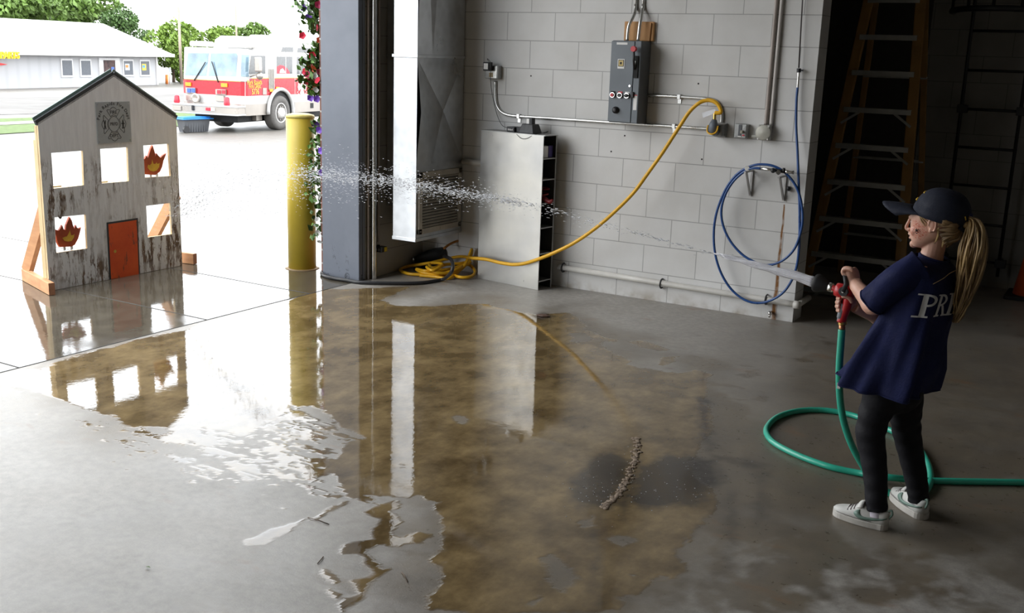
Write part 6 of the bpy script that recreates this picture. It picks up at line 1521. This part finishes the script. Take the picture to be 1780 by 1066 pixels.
# ---- shoes and socks
def shoe(heel, toe, outer, nm):
    d = Vector((toe.x-heel.x, toe.y-heel.y, 0)); Ls_ = d.length; d.normalize(); s = Vector((-d.y, d.x, 0))
    if s.dot(L_) < 0: s = -s
    M = Matrix(((d.x, s.x, 0, heel.x), (d.y, s.y, 0, heel.y), (0, 0, 1, 0), (0, 0, 0, 1)))
    k = Ls_/.235
    def hwid(x): # half width along the shoe
        x = max(0, min(.235, x)); t = x/.235
        return (.029+.013*sin(pi*min(1, max(0, (t-.12)/.88))**.9))*min(1, sqrt(max(0, t)/.07) if t < .07 else 1)*(sqrt(max(0, 1-((t-.80)/.2)**2)) if t > .80 else 1)
    def topz(x): 
        P_ = [(0, .078), (.025, .080), (.06, .064), (.085, .090), (.108, .094), (.128, .080), (.16, .060), (.20, .052), (.225, .044), (.235, .034)]
        for (a, za), (c_, zc) in zip(P_, P_[1:]):
            if x <= c_: return za+(zc-za)*(x-a)/(c_-a)
        return .034
    xs_ = [.0005, .004, .010, .02, .035, .05, .07, .09, .11, .13, .15, .17, .19, .205, .218, .227, .2325, .2347]
    sl = MB(); rg = []
    for x in xs_:
        w_ = hwid(x)*1.07+.0015; pts = [(-w_, .004), (-w_, .024), (-w_*.96, .027), (w_*.96, .027), (w_, .024), (w_, .004), (w_*.95, .0005), (-w_*.95, .0005)]
        rg.append([M @ Vector((x*k, y*k, z*k)) for y, z in pts])
    sl.loft(rg, smooth=False); 
    up = MB(); rg = []
    for x in xs_:
        w_ = max(.001, hwid(x)); tz = topz(x); ring = []
        for i in range(17):
            th = pi*i/16; c_ = cos(th); z = .022+(tz-.022)*sin(th)**.62; y = w_*math.copysign(abs(c_)**.62, c_)*(1-.25*max(0, (z-.045)/.05))
            ring.append(M @ Vector((x*k, y*k, z*k)))
        rg.append(ring)
    up.loft(rg)
    root = up.build('shoe', M_SHOE, body)
    sl.build('sole', M_SOLE, root)
    def side(x, z, o=.0016):
        w_ = hwid(x); tz = topz(x); sn = min(1, max(0, (z-.022)/(tz-.022)))**(1/.62); c_ = sqrt(max(0, 1-sn*sn)); y = w_*abs(c_)**.62*(1-.25*max(0, (z-.045)/.05))
        return M @ Vector((x*k, (y+o)*k, z*k))
    # curved tick on the outer side
    sw = MB(); n = 28
    lowE = [(.003,.051),(.031,.042),(.067,.034),(.100,.031),(.122,.037),(.134,.050),(.126,.062),(.112,.069)]
    uppE = [(.003,.056),(.030,.051),(.058,.047),(.085,.045),(.100,.047),(.107,.053),(.109,.060),(.111,.0695)]
    A = [side(q.x, q.y) for q in spline([(x, z, 0) for x, z in lowE], 4)]; B2 = [side(q.x, q.y) for q in spline([(x, z, 0) for x, z in uppE], 4)]
    sw.add(A+B2, [(i, i+1, n+2+i, n+1+i) for i in range(n)], True); so2 = sw.build('side_tick', M_SAGE, root); sdm = so2.modifiers.new('thick', 'SOLIDIFY'); sdm.thickness = .0015
    # strap over the instep, laces, heel loop, collar line
    stp = MB(); rows = []
    for j in range(2):
        row = []
        for i in range(13):
            th = pi*(.20+.64*i/12); x = (.101+.022*j)+(.0)*i; w_ = hwid(x)*1.04+.002; tz = topz(x)+.004; c_ = cos(th)
            z = .030+(tz-.030)*sin(th)**.62; y = w_*math.copysign(abs(c_)**.62, c_)*(1-.22*max(0, (z-.045)/.05)); row.append(M @ Vector((x*k, y*k, z*k)))
        rows.append(row)
    stp.add(rows[0]+rows[1], [(i, i+1, 14+i, 13+i) for i in range(12)], True); st_ = stp.build('strap', M_SHOE, root); sdm = st_.modifiers.new('thick', 'SOLIDIFY'); sdm.thickness = .004; sdm.offset = 1
    MB().tube([p+Vector((0, 0, .001)) for p in rows[0]], .0016, 6).build('strap_edge', M_LINE, root)
    for x in (.138, .151, .164):
        MB().tube(spline([side(x, topz(x)*.86), M @ Vector((x*k, .010*k, (topz(x)+.003)*k)), M @ Vector((x*k, -.010*k, (topz(x)+.003)*k))], 4), .0018, 6).build('lace', M_LINE, root)
    MB().tube(spline([M @ Vector((.002*k, 0, .050*k)), M @ Vector((-.010*k, 0, .072*k)), M @ Vector((-.006*k, 0, .088*k)), M @ Vector((.006*k, 0, .082*k))], 5), .0045, 8).build('heel_loop', M_SAGE, root)
    MB().tube([side(x, .030, .0012) for x in (.06, .10, .14, .18, .21)], .0008, 5).build('stitching', M_LINE, root)
    return M, k
M, k = shoe(fl(1543, 922), fl(1448, 893), 1, 'left')
def sock(M, k, top, par):
    a = M @ Vector((.055*k, 0, .05*k)); s_ = MB(); n = 24; rg = []
    for i in range(9):
        p = a.lerp(top, i/8); r = .034-.002*i/8
        rg.append([p+Vector((cos(2*pi*j/n)*r*(1+.02*(j % 2)), sin(2*pi*j/n)*r*(1+.02*(j % 2)), 0)) for j in range(n)])
    s_.loft(rg); s_.build('sock', M_SOCK, par)
sock(M, k, GP(1523, 886, .112), body)
M, k = shoe(fl(1606, 905), fl(1553, 862), 1, 'right')
sock(M, k, GP(1597, 872, -.105), body)
# cheek mark, laid on the skin
for x0, y0, x1, y1 in ckc: fp.tube([GP(x0, y0, .0665), GP(x1, y1, .0665)], .0016, 6)
fp.build('cheek_mark', M_BLACKM, body)
# ---- hose nozzle in her hands
M_NRED = mat('nozzle_red', (.50, .015, .02), .32); M_NGRY = mat('nozzle_grip_grey', (.22, .235, .26), .6); M_RUB = mat('nozzle_rubber', (.018, .018, .019), .6)
NZ = thing('hose_nozzle', 'red and black fire hose style nozzle gripped by the girl', 'nozzle', tuple(GP(1466, 507)))
ax0, ax1 = GP(1417.5, 491), GP(1470, 508); na = (ax1-ax0).normalized(); nl_ = (ax1-ax0).length
def along(t): return ax0+na*nl_*t
MB().tube([along(-.0), along(.04), along(.12), along(.30), along(.44), along(.47)], [.034, .0365, .036, .026, .018, .0165], 28, cap=False).build('bell', M_RUB, NZ)
bl_ = MB().tube([along(.02), along(.35)], [.026, .014], 20); bl_.build('bell_core', M_BLACKM, NZ)
MB().tube([along(.44), along(.455), along(.57), along(.60), along(.605), along(.70)], [.014, .0185, .0185, .0165, .013, .013], 22).build('chrome_collar', M_STEEL, NZ)
MB().tube([along(.68), along(.70), along(.85), along(1.10), along(1.22)], [.018, .026, .029, .028, .020], 24).build('valve_body', M_NRED, NZ)
pv = GP(1467, 506.5, .028)
lv = MB(); lv.cyl(pv-L_*.002, pv+L_*.010, .0185, 24); lv.tube([pv+L_*.004, GP(1471, 494, .034), GP(1469, 480, .028)], [.011, .009, .008], 12); 
pv2 = GP(1467, 506.5, -.028); lv.cyl(pv2-L_*.010, pv2+L_*.002, .0185, 24); lv.tube([pv2-L_*.004, GP(1471, 494, -.034), GP(1469, 480, -.028)], [.011, .009, .008], 12)
lv.tube([GP(1469, 480, -.030), GP(1469, 480, .030)], .009, 12); lvo = lv.build('bail_lever', M_RUB, NZ)
MB().cyl(pv+L_*.009, pv+L_*.013, .005, 12).build('pivot_screw', M_STEEL, lvo)
gp = [GP(1476, 513), GP(1474, 524), GP(1470, 538), GP(1465, 551), GP(1462.5, 560)]
MB().tube(spline(gp, 4), [.019]*5+[.018]*4+[.0175]*4+[.018]*4, 18).build('pistol_grip', M_NRED, NZ)
gg = [GP(1466, 528, .004), GP(1463.5, 540, .006), GP(1460.5, 552, .006), GP(1459, 557.5, .004)]
MB().tube(spline(gg, 4), [.010]*4+[.0135]*5+[.010]*4, 12).build('grip_insert', M_NGRY, NZ)
MB().cyl(GP(1464.5, 559.5), GP(1464.5, 564), .0165, 20).build('brass_ring', M_BRASS, NZ)
MB().tube([GP(1464, 563.5), GP(1463.6, 571), GP(1463.4, 574)], [.0125, .0125, .0118], 18).build('coupling', M_COPPER, NZ)
# ---- green garden hose
M_GREEN = mat('green_hose', (.03, .42, .29), .35, scale=10, var=.08, coat=.3)
hr_ = .0142
topn = GP(1463.4, 573)
fA_ = fl(1500, 818, hr_)
pts = [topn, GP(1461.5, 600), GP(1459, 640, -.01)]
def mixp(px, py, t): # slide from the nozzle's plane to the floor contact along each sight line
    a = GP(px, py, -.02); y_ = a.y*(1-t)+fl(1545, 856, hr_).y*t; return wl(px, py, y_)
pts += [mixp(1460, 690, .12), mixp(1466, 730, .28), mixp(1478, 768, .45), mixp(1494, 800, .65), mixp(1516, 834, .87)]
lp = [(1545,857),(1575,864),(1603,858),(1616,842),(1617,822),(1610,800),(1594,776),(1570,760),(1545,747),(1500,728),(1465,718),(1425,713),(1385,715),(1352,725),(1334,742),(1334,757),(1350,773),(1390,793),(1440,811),(1490,822),(1545,830),(1600,835),(1660,837),(1780,839),(1840,841)]
pts += [fl(x, y, hr_+(.018 if 1540 < x < 1600 and 825 < y < 838 else 0.0)) for x, y in lp]
T(MB().tube(spline(pts, 8), hr_, 14).build('garden_hose', M_GREEN), 'green garden hose looping over the floor around the girl up to her nozzle', 'hose')
# ---- water: a solid jet that breaks into flying drops
def water_material():
    m, nt, b = new_mat('flying_water'); 
    b.inputs['Base Color'].default_value = (.93, .95, 1, 1); b.inputs['Roughness'].default_value = .05; b.inputs['IOR'].default_value = 1.33
    b.inputs['Transmission Weight'].default_value = .55; return m
M_WATER = water_material()
trace = [GP(1417, 491)]+[None]
S_ = GP(1418, 491.2); E_ = Vector((-3.2, -1.363, .303)); dh = Vector((E_.x-S_.x, E_.y-S_.y, 0)); pn_ = Vector((-dh.y, dh.x, 0)).normalized()
W2 = []
for q in ((1418,491.2),(1383,480),(1347,470.2),(1240,440.6),(1030,385),(930,358),(800,335),(740,325),(660,314),(600,307.5),(530,303)):
    W2.append(hitplane(q[0], q[1], S_, pn_))
W2 += [Vector((-2.0, -1.705, .845)), Vector((-2.65, -1.52, .66)), Vector((-3.19, -1.366, .42))]
cen_ = spline(W2, 12)
cum = [0.0]
for a, c_ in zip(cen_, cen_[1:]): cum.append(cum[-1]+(c_-a).length)
def cpos(sv):
    sv = max(0, min(cum[-1]-1e-6, sv))
    import bisect
    i = bisect.bisect_right(cum, sv)-1; q = (sv-cum[i])/(cum[i+1]-cum[i]); d = (cen_[i+1]-cen_[i]).normalized(); return cen_[i].lerp(cen_[i+1], q), d
jet = MB()
for k in range(13):
    a = 2*pi*k/12; r_off = 0 if k == 12 else .0155; pth = []; rr = []
    for i in range(26):
        s_ = i*.016*(1+.02*k); p, d = cpos(s_); u_, w_ = frame(d); t = i/25; sp = r_off*(1-.55*t)
        pth.append(p+(u_*cos(a)+w_*sin(a))*sp+Vector((0, 0, .002*sin(i*.8+k)))); rr.append((.0062 if k < 12 else .011)*(1-.8*t)+.0003)
    jet.tube(pth, rr, 8)
M_JET = mat('jet_water', (.86, .86, .93), .12, var=.1, scale=30); M_JET.node_tree.nodes['Principled BSDF'].inputs['Transmission Weight'].default_value = .3
T(jet.build('water_jet', M_JET), 'smooth white water jet leaving the nozzle mouth', 'water', kind='stuff')
rng = random.Random(21); dr_ = MB()
tot = cum[-1]
for k in range(7600):
    s_ = rng.random()**.82*tot
    if s_ < .30: continue
    t = s_/tot; p, d = cpos(s_)
    core = rng.random() < .45
    spread = (.002+.055*max(0, t-.10)**1.3)*(1 if core else 3.0)
    if t < .30 and rng.random() > .16+.3*t: continue
    if t > .66 and core and rng.random() < .45: continue
    u_, w_ = frame(d)
    off = u_*rng.gauss(0, spread)+w_*rng.gauss(0, spread)
    if not core and t > .35: off.z -= abs(rng.gauss(0, .05*(t-.3)*2))
    c_ = p+off; le = rng.uniform(.010, .034)*(.7+.5*t)*(1 if core else .7); r = rng.uniform(.0006, .0015)*(1.5 if core else .95)
    if c_.y > -.9 and c_.x < -1.7: continue
    dv = (d+Vector((rng.gauss(0, .05), rng.gauss(0, .05), rng.gauss(0, .06)))).normalized()
    dr_.tube([c_-dv*le/2, c_-dv*le*.2, c_+dv*le*.2, c_+dv*le/2], [r*.2, r, r, r*.3], 5)
T(dr_.build('water_spray', M_WATER), 'spray of flying water drops arcing toward the plywood house', 'water', kind='stuff')
# thin film rolling off under the jet: splash beads round the drain spot on the floor
rng = random.Random(8); sb = MB()
for k in range(130):
    px, py = (rng.gauss(1050, 38), rng.gauss(850, 26)) if k < 70 else (rng.gauss(1165, 45), rng.gauss(835, 24))
    p = fl(px, py, .001); r = rng.uniform(.0012, .0030); sb.ball(p, r, 8, 5, (1, 1, .6))
T(sb.build('floor_droplets', M_WATER), 'scatter of glinting droplets on the dark floor stain', 'water', kind='stuff')
# ================================================================== THE ALCOVE BEHIND THE BLOCK WALL
M_FIB = mat('ladder_fibreglass', (.30, .155, .035), .5, scale=6, var=.2); M_ALU = mat('ladder_aluminium', (.40, .40, .38), .4, .5, scale=12)
def lp_(px, py):
    y = 1.25
    for _ in range(12):
        p = wl(px, py, y); y = 1.02+.21*p.z
    return p
LD = thing('step_ladder', 'tall yellow fibreglass step ladder with aluminium steps in the dark alcove', 'step ladder', tuple(wl(1490, 500, 1.05)))
lt_, lb_ = lp_(1510, 0), lp_(1412, 440); rt_, rb_ = lp_(1601, 0), lp_(1567, 430)
def ext(a, b_, z): t = (z-b_.z)/(a.z-b_.z); return b_+(a-b_)*t
for a, b_ in ((lt_, lb_), (rt_, rb_)):
    MB().bar(ext(a, b_, .005), ext(a, b_, 2.75), .035, .075, (1, 0, 0)).build('rail', M_FIB, LD, bevel=.006)
def railpt(a, b_, z): return ext(a, b_, z)
steps = [((1499,59),(1591,64)), ((1484.6,121),(1588,127)), ((1470,185),(1583.5,193)), ((1456,247),(1579,258.5)), ((1441.5,309.5),(1574,324.5)), ((1425,374),(1567,390)), ((1411.5,435),(1560,455))]
zs_ = [(lp_(*a).z+lp_(*b_).z)/2 for a, b_ in steps]; gap = (zs_[0]-zs_[-1])/6
zs_ = [zs_[0]+gap]+zs_+[zs_[-1]-gap]
for i, z in enumerate(zs_):
    A, B_ = ext(lt_, lb_, z), ext(rt_, rb_, z)
    mb = MB(); o_ = Vector((0, .005, 0)); mb.bar(A+o_, B_+o_, .085, .004, (0, 0, 1)); mb.bar(A+Vector((0, -.036, -.018)), B_+Vector((0, -.036, -.018)), .004, .036, (0, 0, 1))
    st_ = mb.build('step', M_ALU, LD)
    if i > 2:
        for (P_, Q_, s_) in ((A, B_, 1), (B_, A, -1)):
            d = (Q_-P_).normalized(); rl = ext(lt_, lb_, z-.12) if s_ == 1 else ext(rt_, rb_, z-.12)
            MB().bar(rl+Vector((0, -.02, 0)), P_+d*.12+Vector((0, -.03, -.03)), .018, .006, (0, 1, 0)).build('strut', M_ALU, LD)
for a, b_ in ((lt_, lb_), (rt_, rb_)):
    top = ext(a, b_, 2.7); MB().bar((b_.x, 2.05, .005), (top.x, top.y+.05, 2.7), .03, .045, (1, 0, 0)).build('rear_leg', M_FIB, LD, bevel=.004)
for z in (.35, 1.0, 1.65):
    q = (2.7-z)/2.7; xa, xb = lb_.x+(lt_.x-lb_.x)*(1-q), rb_.x+(rt_.x-rb_.x)*(1-q); yy = 2.05+(ext(lt_, lb_, 2.7).y+.05-2.05)*(1-q)
    MB().bar((xa, yy, z), (xb, yy, z), .03, .02).build('rear_rung', M_ALU, LD)
# fixed black ladder on the alcove wall
M_BLK = mat('black_steel', (.010, .010, .011), .5)
yw = 2.25-.16
WLd = thing('wall_ladder', 'fixed black steel ladder with cage hoop on the dim alcove wall', 'wall ladder', tuple(wl(1690, 250, yw)))
LT, LB = wl(1686, 40, yw), wl(1645, 420, yw); RTp, RBp = wl(1797, 30, yw), wl(1735, 470, yw)
xl_, xr_ = (LT.x+LB.x)/2, (RTp.x+RBp.x)/2
for x in (xl_, xr_): MB().tube([(x, yw, .12), (x, yw, 4.5)], .014, 10).build('side_rail', M_BLK, WLd)
zr = [wl(1690+35, y, yw).z for y in (54, 124, 191, 256, 322, 388, 457)]
zr = sorted(zr); g_ = (zr[-1]-zr[0])/(len(zr)-1)
for i in range(-0, 12):
    z = zr[0]+g_*i
    if z < 4.4: MB().tube([(xl_, yw, z), (xr_, yw, z)], .0115, 10).build('rung', M_BLK, WLd)
for z in (zr[0]-.0, zr[4]):
    for x in (xl_, xr_):
        MB().box((x-.03, yw-.02, z-.035), (x+.05, yw+.02, z+.03)).build('bracket_plate', M_BLK, WLd, bevel=.004)
        MB().box((x-.012, yw, z-.02), (x+.012, 2.249, z+.02)).build('standoff', M_BLK, WLd)
zh = wl(1700, 18, yw-.3).z; hoop = []
for i in range(25):
    th = pi*i/24; hoop.append(((xl_+xr_)/2-cos(th)*.36, yw-.62*sin(th), zh))
for dz in (0, .9, 1.8): 
    if zh+dz < 4.5:
        MB().tube([(x, y, z+dz) for x, y, z in hoop], .022, 8, sq=1).build('cage_hoop', M_BLK, WLd)
for i in (3, 8, 12, 16, 21): MB().tube([hoop[i], (hoop[i][0], hoop[i][1], 4.45)], .012, 8).build('cage_bar', M_BLK, WLd)
# traffic cone
cbase = fl(1783, 524); ctop = wl(1783, 360, cbase.y)
CN = thing('traffic_cone', 'orange traffic cone with two white bands at the right edge of the alcove', 'traffic cone', (cbase.x, cbase.y+.15, 0))
cx, cy = cbase.x+.02, cbase.y+.15
ch_ = .70; rb0, rt0 = .135, .028
M_CONE = mat('cone_orange', (.62, .10, .025), .5, scale=6); M_BAND = mat('cone_band', (.55, .53, .50), .4, scale=8)
def cr(z): return rb0+(rt0-rb0)*(z-.03)/(ch_-.03)
CMx = Matrix.Translation((cx, cy, 0))
MB().lathe([(cr(.03), .03), (cr(ch_), ch_), (cr(ch_)*.6, ch_+.004), (.004, ch_+.004)], CMx, 36).build('cone_body', M_CONE, CN)
for z0, z1 in ((.345, .46), (.505, .635)): MB().lathe([(cr(z0)+.0008, z0), (cr(z0)+.0016, z0), (cr(z1)+.0016, z1), (cr(z1)+.0008, z1)], CMx, 36).build('white_band', M_BAND, CN)
MB().box((cx-.18, cy-.18, 0), (cx+.18, cy+.18, .03)).build('rubber_base', M_BLACKM, CN, bevel=.008)
# flat dark panel on the alcove wall behind the step ladder
M_DPANEL = mat('dark_panel', (.035, .03, .027), .6)
xd1 = wl(1600, 200, 2.25).x
mb = MB(); mb.box((xd1-1.25, 2.235, 0), (xd1, 2.25, 2.9)); struct(mb.build('wall_dark_panel', M_DPANEL, bevel=.003))
# ---- small things on the floor
lf = fl(257, 987, .004); t = thing('fallen_leaf', 'small green leaf lying on the damp concrete in the left foreground', 'leaf', tuple(lf))
MB().add([lf+Vector((-.012, 0, 0)), lf+Vector((-.002, -.005, .004)), lf+Vector((.013, .002, .002)), lf+Vector((0, .005, .004))], [(0, 1, 2, 3)]).build('leaf_blade', M_LEAF, t)
M_TWIG = mat('twig_bark', (.10, .065, .04), .8)
for (a, b_, lab) in (((535, 900), (572, 912), 'dark twig lying on the wet floor at the puddle edge'), ((698, 995), (709, 1012), 'tiny dark twig on the dry grey island'), ((552, 980), (562, 968), 'thin twig beside the winding wet channel')):
    T(MB().tube([fl(*a, .003), fl((a[0]+b_[0])/2+1, (a[1]+b_[1])/2-1, .004), fl(*b_, .003)], .0018, 6).build('twig', M_TWIG), lab, 'twig')
cl_ = fl(944, 550, .0); T(MB().ball(cl_+Vector((0, 0, .006)), .045, 14, 8, (1.1, .7, .2)).build('mud_clod', mat('mud_brown', (.075, .035, .02), .5, scale=30, bump=.6)), 'reddish brown lump of mud near the end of the cabinet reflection', 'mud')
# crumbled sealant standing in the crack of the slab
rng = random.Random(4); rows = []
ridge_ = [fl(*p) for p in ((1105,762),(1108,775),(1103,800),(1096,820),(1085,845),(1073,862),(1058,876),(1048,884))]
R_s = spline(ridge_, 5); mb = MB()
for i, p in enumerate(R_s[:-1]):
    for _ in range(7):
        q = p.lerp(R_s[i+1], rng.random())+Vector((rng.gauss(0, .007), rng.gauss(0, .005), 0)); r = rng.uniform(.004, .011)
        mb.ball((q.x, q.y, .0008), r, 7, 4, (rng.uniform(.8, 1.5), rng.uniform(.7, 1.2), .42))
T(mb.build('joint_sealant', mat('sealant_tan', (.24, .18, .13), .8, scale=40, bump=.6)), 'crumbled tan sealant ridge in the crack across the dark floor stain', 'sealant', kind='stuff')
# drilled holes in the block wall
for px, py in ((923, 132), (1214, 145.5), (1086, 236), (1062.5, 263.5), (1220, 277)):
    p = wl(px, py, 0); struct(MB().cyl((p.x, -.0008, p.z), (p.x, .01, p.z), .0062, 12).build('trim_hole', M_BLACKM))
